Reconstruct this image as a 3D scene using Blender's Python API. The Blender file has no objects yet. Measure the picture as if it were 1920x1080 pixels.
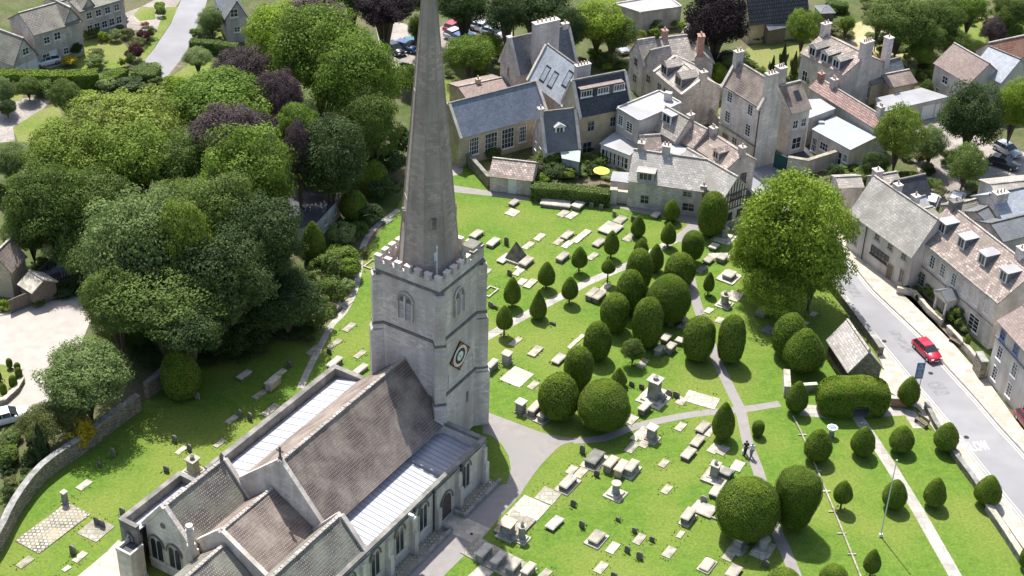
import bpy, math, random
import numpy as np
from mathutils import Vector, Matrix, noise
S = bpy.context.scene
R_ = math.radians
random.seed(7); rng = np.random.default_rng(7)

# ---------------- camera ----------------
FPX, PITCH, ROLL, CAMH = 2900.0, R_(33.2367), R_(1.9884), 100.0
F = Vector((0, math.cos(PITCH), -math.sin(PITCH)))
R0 = Vector((1, 0, 0)); U0 = R0.cross(F)
RR = math.cos(ROLL) * R0 + math.sin(ROLL) * U0
UU = -math.sin(ROLL) * R0 + math.cos(ROLL) * U0
cam = bpy.data.cameras.new('camera'); co = bpy.data.objects.new('camera', cam)
S.collection.objects.link(co); S.camera = co
co.matrix_world = Matrix(((RR.x, UU.x, -F.x, 0), (RR.y, UU.y, -F.y, 0), (RR.z, UU.z, -F.z, CAMH), (0, 0, 0, 1)))
cam.sensor_width = 36; cam.lens = FPX / 1920 * 36; cam.clip_start = 1; cam.clip_end = 3000

# ---------------- sky, sun, exposure ----------------
SUN_AZ, SUN_EL = R_(-20), R_(60.5)
wd = bpy.data.worlds.new('World'); S.world = wd; wd.use_nodes = True
nt = wd.node_tree; bg = nt.nodes['Background']
sky = nt.nodes.new('ShaderNodeTexSky'); sky.sky_type = 'NISHITA'; sky.sun_disc = False
sky.sun_elevation = SUN_EL; sky.sun_rotation = SUN_AZ; sky.altitude = 150; sky.dust_density = 2.5; sky.ozone_density = .4
nt.links.new(sky.outputs[0], bg.inputs[0]); bg.inputs[1].default_value = 0.115
sl = bpy.data.lights.new('sun', 'SUN'); sl.energy = 4.1; sl.angle = R_(0.5); sl.color = (1, .972, .925)
so = bpy.data.objects.new('sun', sl); S.collection.objects.link(so)
sd = Vector((math.sin(SUN_AZ) * math.cos(SUN_EL), math.cos(SUN_AZ) * math.cos(SUN_EL), math.sin(SUN_EL)))
so.rotation_euler = sd.to_track_quat('Z', 'Y').to_euler()
S.view_settings.view_transform = 'Standard'; S.view_settings.look = 'None'
S.view_settings.exposure = 0.9; S.view_settings.gamma = 1
S.cycles.max_bounces = 5; S.cycles.diffuse_bounces = 3; S.cycles.transparent_max_bounces = 6

# ---------------- measuring: where a sight line of the photograph meets a height or a wall ----------------
CP = Vector((0, 0, CAMH))
def ray(px): return F + RR * ((px[0] - 960) / FPX) - UU * ((px[1] - 540) / FPX)
def G(x, y, z=0.0):
    r = ray((x, y)); return CP + r * ((z - CAMH) / r.z)
def PX(w):
    d = Vector(w) - CP; k = d.dot(F); return 960 + FPX * d.dot(RR) / k, 540 - FPX * d.dot(UU) / k
def above(b, ytop):
    lo, hi = 0.0, 80.0
    for _ in range(40):
        m = (lo + hi) / 2
        if PX((b[0], b[1], m))[1] > ytop: lo = m
        else: hi = m
    return lo
def onplane(px, P, u):       # vertical plane through P along u
    r = ray(px); nn = Vector((-u.y, u.x, 0)); t = (Vector(P) - CP).dot(nn) / r.dot(nn); return CP + r * t
def dist(px, z=0.0): return (G(px[0], px[1], z) - CP).dot(F)

# ---------------- materials ----------------
MT = {}
def node(nt, t, **k):
    n = nt.nodes.new(t)
    for a, v in k.items(): setattr(n, a, v)
    return n
def mat(name, c1, c2=None, sc=1.0, rough=.85, bump=0.0, det=4, spec=.25, metal=0, c3=None, sc3=.15, coord='Object', trans=0.0, rnd=0.0, tile=None, coat=0.0, grain=0.0, streak=0.0, orand=0.0):
    m = bpy.data.materials.new(name); m.use_nodes = True; t = m.node_tree; L = t.links.new
    b = t.nodes['Principled BSDF']; b.inputs['Roughness'].default_value = rough
    b.inputs['Specular IOR Level'].default_value = spec; b.inputs['Metallic'].default_value = metal
    if coat: b.inputs['Coat Weight'].default_value = coat
    tc = node(t, 'ShaderNodeTexCoord')
    def rgb(c): n = node(t, 'ShaderNodeRGB'); n.outputs[0].default_value = (*c, 1); return n.outputs[0]
    def mix(f, a, c, mode='MIX'):
        n = node(t, 'ShaderNodeMix', data_type='RGBA', blend_type=mode)
        if isinstance(f, float): n.inputs[0].default_value = f
        else: L(f, n.inputs[0])
        L(a, n.inputs[6]); L(c, n.inputs[7]); return n.outputs[2]
    def nz(s, d=4, lo=.35, hi=.65):
        n = node(t, 'ShaderNodeTexNoise'); n.inputs['Scale'].default_value = s; n.inputs['Detail'].default_value = d
        L(tc.outputs[coord if coord != 'UV' else 'Object'], n.inputs['Vector'])
        r = node(t, 'ShaderNodeMapRange'); r.inputs[1].default_value = lo; r.inputs[2].default_value = hi
        L(n.outputs[0], r.inputs[0]); return r.outputs[0]
    col = rgb(c1); bf = None
    if tile:
        bw, bh, mort, mc, var = tile
        br = node(t, 'ShaderNodeTexBrick'); L(tc.outputs['UV'], br.inputs['Vector'])
        br.inputs['Scale'].default_value = 1; br.inputs['Brick Width'].default_value = bw; br.inputs['Row Height'].default_value = bh
        br.inputs['Mortar Size'].default_value = mort; br.inputs['Mortar Smooth'].default_value = .3; br.inputs['Bias'].default_value = 0
        br.inputs['Color1'].default_value = (*[min(1, v * (1 - var)) for v in c1], 1)
        br.inputs['Color2'].default_value = (*[min(1, v * (1 + var)) for v in (c2 or c1)], 1)
        br.inputs['Mortar'].default_value = (*mc, 1)
        col = br.outputs[0]; bf = br.outputs[1]
        if c3: col = mix(nz(sc3, 3), col, rgb(c3))
        f = nz(sc, det, .3, .7); d = mix(f, rgb((.86, .86, .86)), rgb((1.12, 1.11, 1.1))); col = mix(1.0, col, d, 'MULTIPLY')
    else:
        if c2: col = mix(nz(sc, det), col, rgb(c2))
        if c3: col = mix(nz(sc3, 3, .42, .62), col, rgb(c3))
    if orand:
        oi = node(t, 'ShaderNodeObjectInfo'); col = mix(1.0, col, mix(oi.outputs['Random'], rgb((1 - orand, 1 - orand, 1 - orand * 1.1)), rgb((1 + orand * .5,) * 3)), 'MULTIPLY')
    if grain: col = mix(1.0, col, mix(nz(grain, 8, .3, .7), rgb((.78, .8, .8)), rgb((1.22, 1.2, 1.2))), 'MULTIPLY')
    if streak:
        mp = node(t, 'ShaderNodeMapping'); mp.inputs['Scale'].default_value = (1, 1, .1); L(tc.outputs['Object'], mp.inputs['Vector'])
        n = node(t, 'ShaderNodeTexNoise'); n.inputs['Scale'].default_value = streak; n.inputs['Detail'].default_value = 5; L(mp.outputs[0], n.inputs['Vector'])
        r = node(t, 'ShaderNodeMapRange'); r.inputs[1].default_value = .38; r.inputs[2].default_value = .62; L(n.outputs[0], r.inputs[0])
        col = mix(1.0, col, mix(r.outputs[0], rgb((.84, .83, .82)), rgb((1.08, 1.08, 1.08))), 'MULTIPLY')
    if rnd:
        at = node(t, 'ShaderNodeAttribute', attribute_name='r')
        d = mix(at.outputs['Fac'], rgb((1 - rnd,) * 3), rgb((1 + rnd, 1 + rnd, 1 + rnd * .6))); col = mix(1.0, col, d, 'MULTIPLY')
        oi = node(t, 'ShaderNodeObjectInfo')
        d = mix(oi.outputs['Random'], rgb((.86, .9, .8)), rgb((1.14, 1.08, 1.1))); col = mix(1.0, col, d, 'MULTIPLY')
    L(col, b.inputs['Base Color'])
    if bump or bf is not None:
        n = node(t, 'ShaderNodeTexNoise'); n.inputs['Scale'].default_value = max(sc * 4, 3); n.inputs['Detail'].default_value = 5
        L(tc.outputs['Object'], n.inputs['Vector'])
        bp = node(t, 'ShaderNodeBump'); bp.inputs['Strength'].default_value = bump or .3; bp.inputs['Distance'].default_value = .06
        if bf is not None:
            ma = node(t, 'ShaderNodeMath', operation='MULTIPLY_ADD'); L(bf, ma.inputs[0]); ma.inputs[1].default_value = -1.0; L(n.outputs[0], ma.inputs[2]); L(ma.outputs[0], bp.inputs['Height'])
        else: L(n.outputs[0], bp.inputs['Height'])
        L(bp.outputs[0], b.inputs['Normal'])
    if trans:
        tr = node(t, 'ShaderNodeBsdfTranslucent'); L(col, tr.inputs[0]); mx = node(t, 'ShaderNodeMixShader'); mx.inputs[0].default_value = trans
        L(b.outputs[0], mx.inputs[1]); L(tr.outputs[0], mx.inputs[2]); L(mx.outputs[0], t.nodes['Material Output'].inputs[0])
    MT[name] = m; return m
DK = (.05, .047, .045)
mat('lawn', (.08, .15, .016), (.112, .185, .022), 1.1, .95, .3, c3=(.145, .19, .032), sc3=.11, det=10, grain=3.5)
mat('garden_lawn', (.11, .155, .025), (.145, .19, .035), .8, .95, .2, c3=(.18, .19, .06), sc3=.12, grain=3)
mat('soil', (.05, .075, .018), (.085, .11, .03), .4, .95, .4, c3=(.12, .11, .06), sc3=.12, grain=2)
mat('asphalt', (0.255, 0.253, 0.259), (0.289, 0.285, 0.289), .5, .9, .1, c3=(0.23, 0.225, 0.234), sc3=.09, det=8)
mat('path_asphalt', (.235, .215, .2), (.275, .252, .236), 1.2, .9, .1, c3=(.25, .235, .22), sc3=.2)
mat('pavement', (0.401, 0.358, 0.296), (0.481, 0.428, 0.362), .8, .9, .1, tile=(.9, .6, .012, (0.241, 0.218, 0.185), .08))
mat('flagstone', (0.324, 0.302, 0.27), (0.405, 0.378, 0.333), 1.5, .9, .1, tile=(1.1, .8, .02, (0.225, 0.216, 0.18), .08))
mat('gravel', (0.291, 0.26, 0.233), (0.352, 0.318, 0.284), .7, .95, .2, c3=(0.245, 0.218, 0.191), sc3=.2, grain=2.5)
mat('white_paint', (.72, .72, .68), (.6, .6, .57), 3, .7)
mat('line_paint', (.7, .68, .5), (.52, .5, .42), 2, .8)
mat('ashlar', (0.616, 0.55, 0.513), (0.761, 0.681, 0.629), .6, .9, .3, c3=(0.49, 0.437, 0.408), sc3=.3, tile=(.55, .28, .012, (0.4, 0.349, 0.338), .09), streak=0.9)
mat('ashlar_pale', (0.662, 0.598, 0.524), (0.751, 0.686, 0.612), .5, .9, .3, c3=(0.497, 0.453, 0.407), sc3=.35, tile=(.5, .25, .012, (0.421, 0.38, 0.35), .08), streak=1.1)
mat('spire_stone', (0.398, 0.326, 0.278), (0.511, 0.42, 0.361), .5, .9, .3, c3=(0.351, 0.303, 0.257), sc3=.25, tile=(.6, .3, .012, (0.272, 0.224, 0.193), .1), streak=1.0)
mat('dark_stone', (.13, .12, .11), (.2, .19, .17), 1.5, .9, .3)
mat('cotswold', (0.575, 0.514, 0.474), (0.688, 0.614, 0.575), .7, .9, .3, c3=(0.448, 0.397, 0.36), sc3=.4, tile=(.4, .2, .012, (0.384, 0.342, 0.31), .12), streak=1.2)
mat('cotswold_warm', (0.514, 0.43, 0.289), (0.597, 0.504, 0.345), .7, .9, .3, c3=(0.412, 0.347, 0.245), sc3=.4, tile=(.4, .2, .012, (0.309, 0.263, 0.2), .1))
mat('render_pale', (0.555, 0.511, 0.461), (0.643, 0.598, 0.549), .5, .9, .1, c3=(0.488, 0.446, 0.407), sc3=.3, streak=0.9)
mat('grey_render', (0.404, 0.392, 0.361), (0.489, 0.475, 0.434), .5, .9, .1, streak=1.0)
mat('rubble', (0.237, 0.207, 0.158), (0.322, 0.285, 0.223), 1.2, .95, .5, tile=(.35, .18, .03, (0.114, 0.102, 0.0786), .25))
mat('tile_brown', (0.345, 0.272, 0.23), (0.369, 0.29, 0.248), 2.5, .9, .7, c3=(0.311, 0.258, 0.217), sc3=.5, tile=(.2, .3, .075, (0.125, 0.101, 0.0902), .06))
mat('tile_mossy', (0.287, 0.253, 0.217), (0.402, 0.356, 0.316), .7, .9, .7, c3=(0.23, 0.23, 0.186), sc3=.4, tile=(.22, .28, .07, (0.103, 0.092, 0.0844), .2))
mat('stone_slate', (0.396, 0.35, 0.304), (0.527, 0.475, 0.421), .6, .9, .6, c3=(0.29, 0.264, 0.234), sc3=.35, tile=(.45, .34, .03, (0.172, 0.158, 0.138), .2))
mat('stone_slate_pale', (0.452, 0.418, 0.376), (0.559, 0.516, 0.474), .6, .9, .6, c3=(0.333, 0.315, 0.284), sc3=.35, tile=(.4, .32, .025, (0.258, 0.228, 0.209), .16))
mat('stone_slate_red', (0.331, 0.257, 0.228), (0.508, 0.412, 0.359), 1.2, .9, .6, c3=(0.254, 0.212, 0.18), sc3=.7, tile=(.4, .32, .03, (0.152, 0.128, 0.118), .3))
mat('slate', (0.125, 0.135, 0.156), (0.163, 0.175, 0.2), .4, .6, .3, c3=(0.15, 0.156, 0.156), sc3=.3, tile=(.4, .28, .02, (0.075, 0.0813, 0.0938), .12))
mat('slate_blue', (.15, .175, .22), (.18, .21, .255), .4, .6, .3, tile=(.4, .28, .02, (.11, .13, .16), .06))
mat('slate_dark', (.05, .056, .068), (.07, .076, .09), .4, .6, .3, tile=(.4, .28, .02, (.03, .033, .04), .1))
mat('slate_pale', (0.308, 0.33, 0.363), (0.363, 0.385, 0.424), .4, .6, .2, tile=(.4, .28, .015, (0.242, 0.259, 0.286), .06))
mat('tile_pinkbrown', (.26, .2, .18), (.3, .235, .21), .3, .9, .3, tile=(.3, .28, .02, (.16, .125, .11), .08))
mat('tile_red', (.3, .13, .085), (.36, .18, .12), .5, .9, .5, c3=(.24, .14, .1), sc3=.5, tile=(.3, .34, .045, (.1, .05, .04), .2))
mat('pantile_pink', (0.306, 0.207, 0.18), (0.378, 0.27, 0.234), .5, .9, .5, tile=(.3, .34, .05, (0.153, 0.099, 0.09), .15))
mat('tile_dark', (.12, .115, .12), (.16, .155, .16), .5, .9, .5, tile=(.3, .6, .09, (.05, .05, .055), .1))
mat('lead', (0.362, 0.369, 0.399), (0.434, 0.435, 0.476), .5, .5, .1, c3=(0.325, 0.332, 0.368), sc3=.3, spec=.4)
mat('lead_seam', (.26, .265, .3))
mat('flat_white', (0.341, 0.348, 0.363), (0.396, 0.402, 0.413), .4, .6, .05, c3=(0.286, 0.281, 0.286), sc3=.25)
mat('flat_bluegrey', (0.312, 0.359, 0.39), (0.343, 0.39, 0.421), .3, .7)
mat('flat_grey', (.26, .26, .27), (.33, .33, .34), .3, .8, .1)
mat('flat_dark', (.06, .06, .075), (.09, .09, .1), .5, .8, .1)
mat('tomb_pale', (0.43, 0.393, 0.317), (0.534, 0.493, 0.413), 2.2, .9, .3, c3=(0.31, 0.284, 0.222), sc3=1.4, det=6, orand=.3)
mat('tomb_top', (0.436, 0.387, 0.316), (0.538, 0.495, 0.427), 2.5, .9, .3, c3=(0.315, 0.297, 0.257), sc3=1.1, det=6, orand=.3)
mat('tomb_dark', (.14, .13, .11), (.26, .24, .2), 3, .9, .4, c3=(.1, .095, .08), sc3=1.5, orand=.3)
mat('tomb_grey', (.24, .235, .22), (.34, .33, .31), 2.5, .9, .3, c3=(.18, .175, .16), sc3=1.2, orand=.3)
mat('tomb_tan', (.42, .33, .26), (.5, .41, .33), 2, .9, .3)
mat('plot_stone', (0.482, 0.442, 0.371), (0.595, 0.552, 0.484), 2, .9, .3, c3=(0.333, 0.315, 0.258), sc3=1.2, tile=(.8, .6, .03, (0.158, 0.153, 0.105), .15), orand=.3)
mat('cobble', (.34, .32, .28), (.46, .44, .4), 2.5, .9, .4, c3=(.36, .31, .23), sc3=.5, tile=(.42, .42, .07, (.08, .09, .05), .2), orand=0)
mat('bark', (.1, .08, .06), (.16, .13, .1), 3, .95, .6)
for nm, c, c2 in (('leaf_green', (.125, .2, .03), (.185, .27, .05)), ('leaf_bright', (.2, .285, .03), (.265, .355, .05)), ('leaf_yellow', (.2, .29, .03), (.26, .35, .05)),
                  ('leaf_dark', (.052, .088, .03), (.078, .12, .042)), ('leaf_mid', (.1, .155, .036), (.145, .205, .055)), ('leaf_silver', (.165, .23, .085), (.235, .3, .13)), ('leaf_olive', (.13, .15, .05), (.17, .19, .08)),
                  ('leaf_copper', (.075, .055, .064), (.115, .085, .1)), ('leaf_copperdark', (.02, .014, .02), (.035, .024, .03)), ('leaf_gold', (.55, .42, .03), (.6, .5, .06)), ('leaf_purple', (.07, .025, .035), (.1, .04, .05)),
                  ('leaf_pink', (.5, .1, .16), (.3, .2, .1)), ('leaf_willow', (.18, .245, .045), (.235, .3, .065))):
    mat(nm, c, c2, .5, .7, 0, trans=.38, rnd=.45, spec=.2)
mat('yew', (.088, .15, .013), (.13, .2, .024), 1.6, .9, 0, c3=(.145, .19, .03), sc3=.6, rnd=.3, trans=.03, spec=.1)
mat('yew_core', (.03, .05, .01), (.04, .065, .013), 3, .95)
mat('glass', (.03, .035, .04), rough=.12, spec=.6)
mat('glass_pale', (.3, .34, .36), (.2, .23, .25), 2, rough=.2, spec=.5)
mat('window_stone', (.4, .37, .32), (.46, .43, .38), 2, .9)
mat('louvre', (.3, .29, .27), (.36, .35, .33), 2, .9)
mat('white_wood', (.7, .7, .68), rough=.6)
mat('wood', (.16, .12, .09), (.22, .17, .13), 3, .8, .3)
mat('fence_wood', (.14, .12, .1), (.2, .17, .14), 3, .9, .3)
mat('timber', (.07, .055, .05), (.1, .08, .07), 3, .8)
mat('iron', (.02, .02, .022), rough=.5)
mat('brick', (.35, .17, .12), (.42, .22, .16), 2, .9, .3, tile=(.22, .08, .01, (.3, .27, .24), .15))
mat('green_paint', (.03, .1, .085), rough=.5)
mat('blue_paint', (.2, .28, .5), rough=.6)
mat('pot', (.42, .33, .27), (.5, .42, .36), 3, .9)
mat('clock_red', (.42, .1, .04), rough=.6); mat('clock_white', (.78, .78, .76), rough=.5); mat('clock_black', (.02, .02, .02), rough=.5)
mat('gold', (.35, .3, .2), rough=.4, metal=.3)
for n_, c_ in (('car_red', (.42, .015, .04)), ('car_black', (.015, .015, .018)), ('car_white', (.75, .76, .78)), ('car_silver', (.4, .42, .45)), ('car_blue', (.04, .08, .2)), ('car_teal', (.02, .15, .17)), ('car_maroon', (.2, .02, .03))):
    mat(n_, c_, rough=.3, spec=.5, coat=.8)
mat('tyre', (.02, .02, .02), rough=.9); mat('rim', (.5, .5, .52), rough=.35, metal=.7)
mat('lamp_glass', (.7, .72, .75), rough=.2, spec=.6); mat('tail_red', (.4, .01, .01), rough=.3)
mat('skin', (.5, .32, .24), rough=.7); mat('hair', (.06, .04, .03), rough=.8); mat('grey_hair', (.4, .38, .36), rough=.8)
mat('cloth_dark', (.03, .03, .04), rough=.9); mat('cloth_white', (.6, .6, .62), rough=.9); mat('cloth_denim', (.07, .09, .15), rough=.9); mat('cloth_grey', (.2, .2, .22), rough=.9)
mat('sign_blue', (.16, .22, .36), rough=.5); mat('yellow_fabric', (.75, .68, .12), rough=.8); mat('flag_cloth', (.7, .7, .72), rough=.8); mat('flag_blue', (.06, .1, .3), rough=.8)
mat('copper_green', (.3, .35, .31), (.36, .4, .36), 1, .7)
mat('patio', (.55, .56, .6), (.62, .63, .66), 1, .8)
mat('shaded_parapet_stone', (.2, .187, .17), (.28, .262, .238), 1.2, .9, .4, c3=(.15, .142, .13), sc3=.8)  # stone darkened: shade of the inner parapet faces put into its colour
mat('long_grass', (.07, .12, .018), (.1, .16, .03), 2, .95, rnd=.3)
mat('daisy', (.7, .7, .62))
# ---------------- mesh helpers ----------------
BASE = {}
def link(o): S.collection.objects.link(o); return o
def thing(name, cat=None, label=None, loc=(0, 0, 0), rz=0.0, group=None):
    o = link(bpy.data.objects.new(name, None)); o.location = loc; o.rotation_euler.z = rz; o.empty_display_size = .5
    tag(o, cat, label, group); BASE[o.name] = Vector(loc); return o
def tag(o, cat=None, label=None, group=None, kind=None):
    if cat: o['category'] = cat
    if label: o['label'] = label
    if group: o['group'] = group
    if kind: o['kind'] = kind
    return o
class MB:
    def __init__(s): s.v = []; s.f = []; s.m = []; s.cm = 0
    def face(s, pts):
        i = len(s.v); s.v += [tuple(p) for p in pts]; s.f.append(list(range(i, i + len(pts)))); s.m.append(s.cm)
    def hexa(s, b, t):          # bottom & top loops, same order (ccw seen from above)
        i = len(s.v); n = len(b); s.v += [tuple(p) for p in b] + [tuple(p) for p in t]
        s.f.append(list(range(i + n - 1, i - 1, -1))); s.f.append(list(range(i + n, i + 2 * n)))
        for k in range(n):
            q = (k + 1) % n; s.f.append([i + k, i + q, i + n + q, i + n + k])
        s.m += [s.cm] * (n + 2)
    def box(s, c, u, v, a, b, z0, z1, taper=1.0):   # centred at c; half sizes a along u, b along v
        c = Vector(c); u = Vector(u).normalized(); v = Vector(v).normalized()
        if u.cross(v).z < 0: v = -v
        q = lambda z, k: [Vector((*(c + u * sx * a * k + v * sy * b * k).xy, z)) for sx, sy in ((-1, -1), (1, -1), (1, 1), (-1, 1))]
        s.hexa(q(z0, 1), q(z1, taper))
    def ngon(s, c, r0, z0, r1, z1, n=8, rot=0.0):
        q = lambda r, z: [(c[0] + r * math.cos(rot + k * 2 * math.pi / n), c[1] + r * math.sin(rot + k * 2 * math.pi / n), z) for k in range(n)]
        s.hexa(q(r0, z0), q(max(r1, 1e-3), z1))
    def prism(s, pts, z0, z1):
        pts = [Vector((p[0], p[1], 0)) for p in pts]
        ar = sum(pts[i].x * pts[(i + 1) % len(pts)].y - pts[(i + 1) % len(pts)].x * pts[i].y for i in range(len(pts)))
        if ar < 0: pts = pts[::-1]
        s.hexa([(p.x, p.y, z0) for p in pts], [(p.x, p.y, z1) for p in pts])
    def tube(s, a, b, r0, r1=None, n=6):
        a = Vector(a); b = Vector(b); r1 = r0 if r1 is None else r1; d = (b - a).normalized()
        x = d.orthogonal().normalized(); y = d.cross(x)
        q = lambda c, r: [c + (x * math.cos(k * 2 * math.pi / n) + y * math.sin(k * 2 * math.pi / n)) * r for k in range(n)]
        s.hexa(q(a, r0), q(b, r1))
    def slab(s, quad, t):       # quad thickened along its normal
        q = [Vector(p) for p in quad]; nn = (q[1] - q[0]).cross(q[-1] - q[0]).normalized()
        if nn.z < 0: q = q[::-1]; nn = -nn
        s.hexa(q, [p + nn * t for p in q])
    def build(s, name, m, parent=None, smooth=False, base=None):
        me = bpy.data.meshes.new(name); b = base
        if b is None: b = BASE.get(parent.name, Vector()) if parent else Vector()
        me.from_pydata([(p[0] - b.x, p[1] - b.y, p[2] - b.z) for p in s.v], [], s.f)
        for k in (m if isinstance(m, (list, tuple)) else [m]): me.materials.append(MT[k])
        if any(s.m): me.polygons.foreach_set('material_index', s.m)
        uvs(me)
        if smooth: me.polygons.foreach_set('use_smooth', [True] * len(me.polygons))
        o = link(bpy.data.objects.new(name, me))
        if parent: o.parent = parent; BASE[o.name] = b
        return o
def uvs(me):
    uv = me.uv_layers.new(name='UVMap').data
    for p in me.polygons:
        n = p.normal
        if abs(n.z) > .985: tu, tv = Vector((1, 0, 0)), Vector((0, 1, 0))
        else:
            tu = Vector((-n.y, n.x, 0)).normalized(); tv = n.cross(tu)
            if abs(n.z) < .02: tv = Vector((0, 0, 1))
        for li in p.loop_indices:
            c = me.vertices[me.loops[li].vertex_index].co; uv[li].uv = (c.dot(tu), c.dot(tv))
def copy_tree(o, parent=None):
    c = link(o.copy()); c.parent = parent
    if parent is None and o.name in BASE: pass
    for ch in list(o.children): copy_tree(ch, c)
    return c
def struct(o): o['kind'] = 'structure'; return o
def patch(name, pts, z, m, world=False, noisy=0):
    mb = MB(); P = [Vector((p[0], p[1], z)) if world else G(p[0], p[1], 0) for p in pts]
    mb.face([(p.x, p.y, z) for p in P]); o = mb.build(name, m)
    if o.data.polygons[0].normal.z < 0: o.data.flip_normals()
    return struct(o)
def ribbon(name, pts, w, z, m, world=False, w2=None):
    P = [Vector(p) if world else G(p[0], p[1]) for p in pts]; l = []; r = []
    for i, p in enumerate(P):
        d = (P[min(i + 1, len(P) - 1)] - P[max(i - 1, 0)]); d.z = 0; d.normalize(); q = Vector((-d.y, d.x, 0))
        ww = w if w2 is None else w + (w2 - w) * i / (len(P) - 1)
        l.append(p + q * ww / 2); r.append(p - q * ww / 2)
    mb = MB()
    for i in range(len(P) - 1): mb.face([(v.x, v.y, z) for v in (r[i], r[i + 1], l[i + 1], l[i])])
    o = mb.build(name, m)
    return struct(o)
def spline(pts, k=6):
    P = [Vector((p[0], p[1], 0)) for p in pts]; out = []
    for i in range(len(P) - 1):
        a, b, c, d = P[max(i - 1, 0)], P[i], P[i + 1], P[min(i + 2, len(P) - 1)]
        for j in range(k):
            t = j / k; out.append(.5 * ((2 * b) + (c - a) * t + (2 * a - 5 * b + 4 * c - d) * t * t + (3 * b - a - 3 * c + d) * t ** 3))
    out.append(P[-1]); return [(p.x, p.y) for p in out]

# ---------------- foliage ----------------
def leafmesh(name, pos, nrm, size, mats, extra=None):
    n = len(pos); nrm = nrm / np.linalg.norm(nrm, axis=1)[:, None]
    a = np.cross(nrm, rng.normal(size=(n, 3))); a /= np.linalg.norm(a, axis=1)[:, None]; b = np.cross(nrm, a)
    s = (size * rng.uniform(.6, 1.25, n))[:, None]
    V = np.stack([pos - a * s, pos - b * s * .62, pos + a * s, pos + b * s * .62], 1).reshape(-1, 3)
    me = bpy.data.meshes.new(name); ne = 0
    if extra: V = np.vstack([V, extra[0]]); ne = len(extra[1])
    me.vertices.add(len(V)); me.vertices.foreach_set('co', V.astype(np.float32).ravel())
    idx = list(np.arange(4 * n)); st = list(range(0, 4 * n, 4)); tot = [4] * n
    if extra:
        for f in extra[1]: st.append(len(idx)); tot.append(len(f)); idx += [4 * n + k for k in f]
    me.loops.add(len(idx)); me.loops.foreach_set('vertex_index', np.array(idx, np.int32))
    me.polygons.add(len(st)); me.polygons.foreach_set('loop_start', np.array(st, np.int32)); me.polygons.foreach_set('loop_total', np.array(tot, np.int32))
    mi = np.zeros(len(st), np.int32); mi[n:] = 1; me.polygons.foreach_set('material_index', mi)
    at = me.attributes.new('r', 'FLOAT', 'FACE'); rv = np.concatenate([rng.uniform(0, 1, n), np.full(ne, .5)]); at.data.foreach_set('value', rv.astype(np.float32))
    for k in mats: me.materials.append(MT[k])
    me.update(); me.validate(); return me
def sph(n):
    v = rng.normal(size=(n, 3)); return v / np.linalg.norm(v, axis=1)[:, None]
def crown_mesh(name, nl, n, size, lr=(.26, .42), low=-.55, flat=1.0):
    C = []; tries = 0
    while len(C) < nl and tries < 4000:
        tries += 1; d = sph(1)[0]
        if d[2] < low: continue
        c = d * rng.uniform(.5, .82) * np.array([1, 1, .95])
        if all(np.linalg.norm(c - q) > .24 for q, _ in C): C.append((c, rng.uniform(*lr) * (1.15 if np.linalg.norm(c) < .62 else .85)))
    for _ in range(nl // 3): C.append((sph(1)[0] * rng.uniform(.1, .4), .45))
    w = np.array([r * r for _, r in C]); w /= w.sum(); k = rng.choice(len(C), n, p=w)
    cc = np.array([c for c, _ in C])[k]; rr = np.array([r for _, r in C])[k]
    d = sph(n); out = cc / (np.linalg.norm(cc, axis=1)[:, None] + 1e-6); fl = (d * out).sum(1) < -.25; d[fl] *= -1
    ecc = (1 + .25 * np.sin(np.arange(len(C)) * 2.4))[k]; d = d * np.stack([ecc, 1.15 / ecc, np.full(n, .82)], 1)
    bmp = 1 + .12 * np.sin(d[:, 0] * 9 + k) * np.sin(d[:, 1] * 8 + k * 2) + .1 * np.sin(d[:, 2] * 11)
    pos = cc + d * (rr * bmp * rng.uniform(.7, 1.1, n))[:, None]
    keep = np.linalg.norm(pos, axis=1) > .4; pos = pos[keep]; d = d[keep]; lobe = rng.uniform(0, 1, len(C))[k][keep]
    nr = d + rng.normal(size=d.shape) * .42 + np.array([0, 0, .25])
    me = leafmesh(name, pos, nr, size, ['leaf_green']); me.attributes['r'].data.foreach_set('value', (.5 * lobe + .5 * rng.uniform(0, 1, len(lobe))).astype(np.float32)); return me
CROWN = {}
for i in range(5): CROWN['big%d' % i] = crown_mesh('crown', 42, 30000, .028, (.16, .4))
for i in range(3): CROWN['fine%d' % i] = crown_mesh('crown', 52, 30000, .026, (.14, .34))
for i in range(3): CROWN['small%d' % i] = crown_mesh('crown', 14, 3600, .072, (.3, .45), low=-.3)
def conif_mesh():
    n = 5000; t = rng.uniform(0, 1, n) ** .75; a = rng.uniform(0, 2 * np.pi, n); r = (1 - t) ** .8 * .95 * (.85 + .15 * np.sin(a * 5 + t * 9)) + .03
    pos = np.stack([np.cos(a) * r, np.sin(a) * r, 2 * t - 1], 1); nr = np.stack([np.cos(a), np.sin(a), .5 + 0 * a], 1) + rng.normal(size=(n, 3)) * .4
    return leafmesh('crown', pos, nr, .07, ['leaf_dark'])
CROWN['cone'] = conif_mesh()
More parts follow.
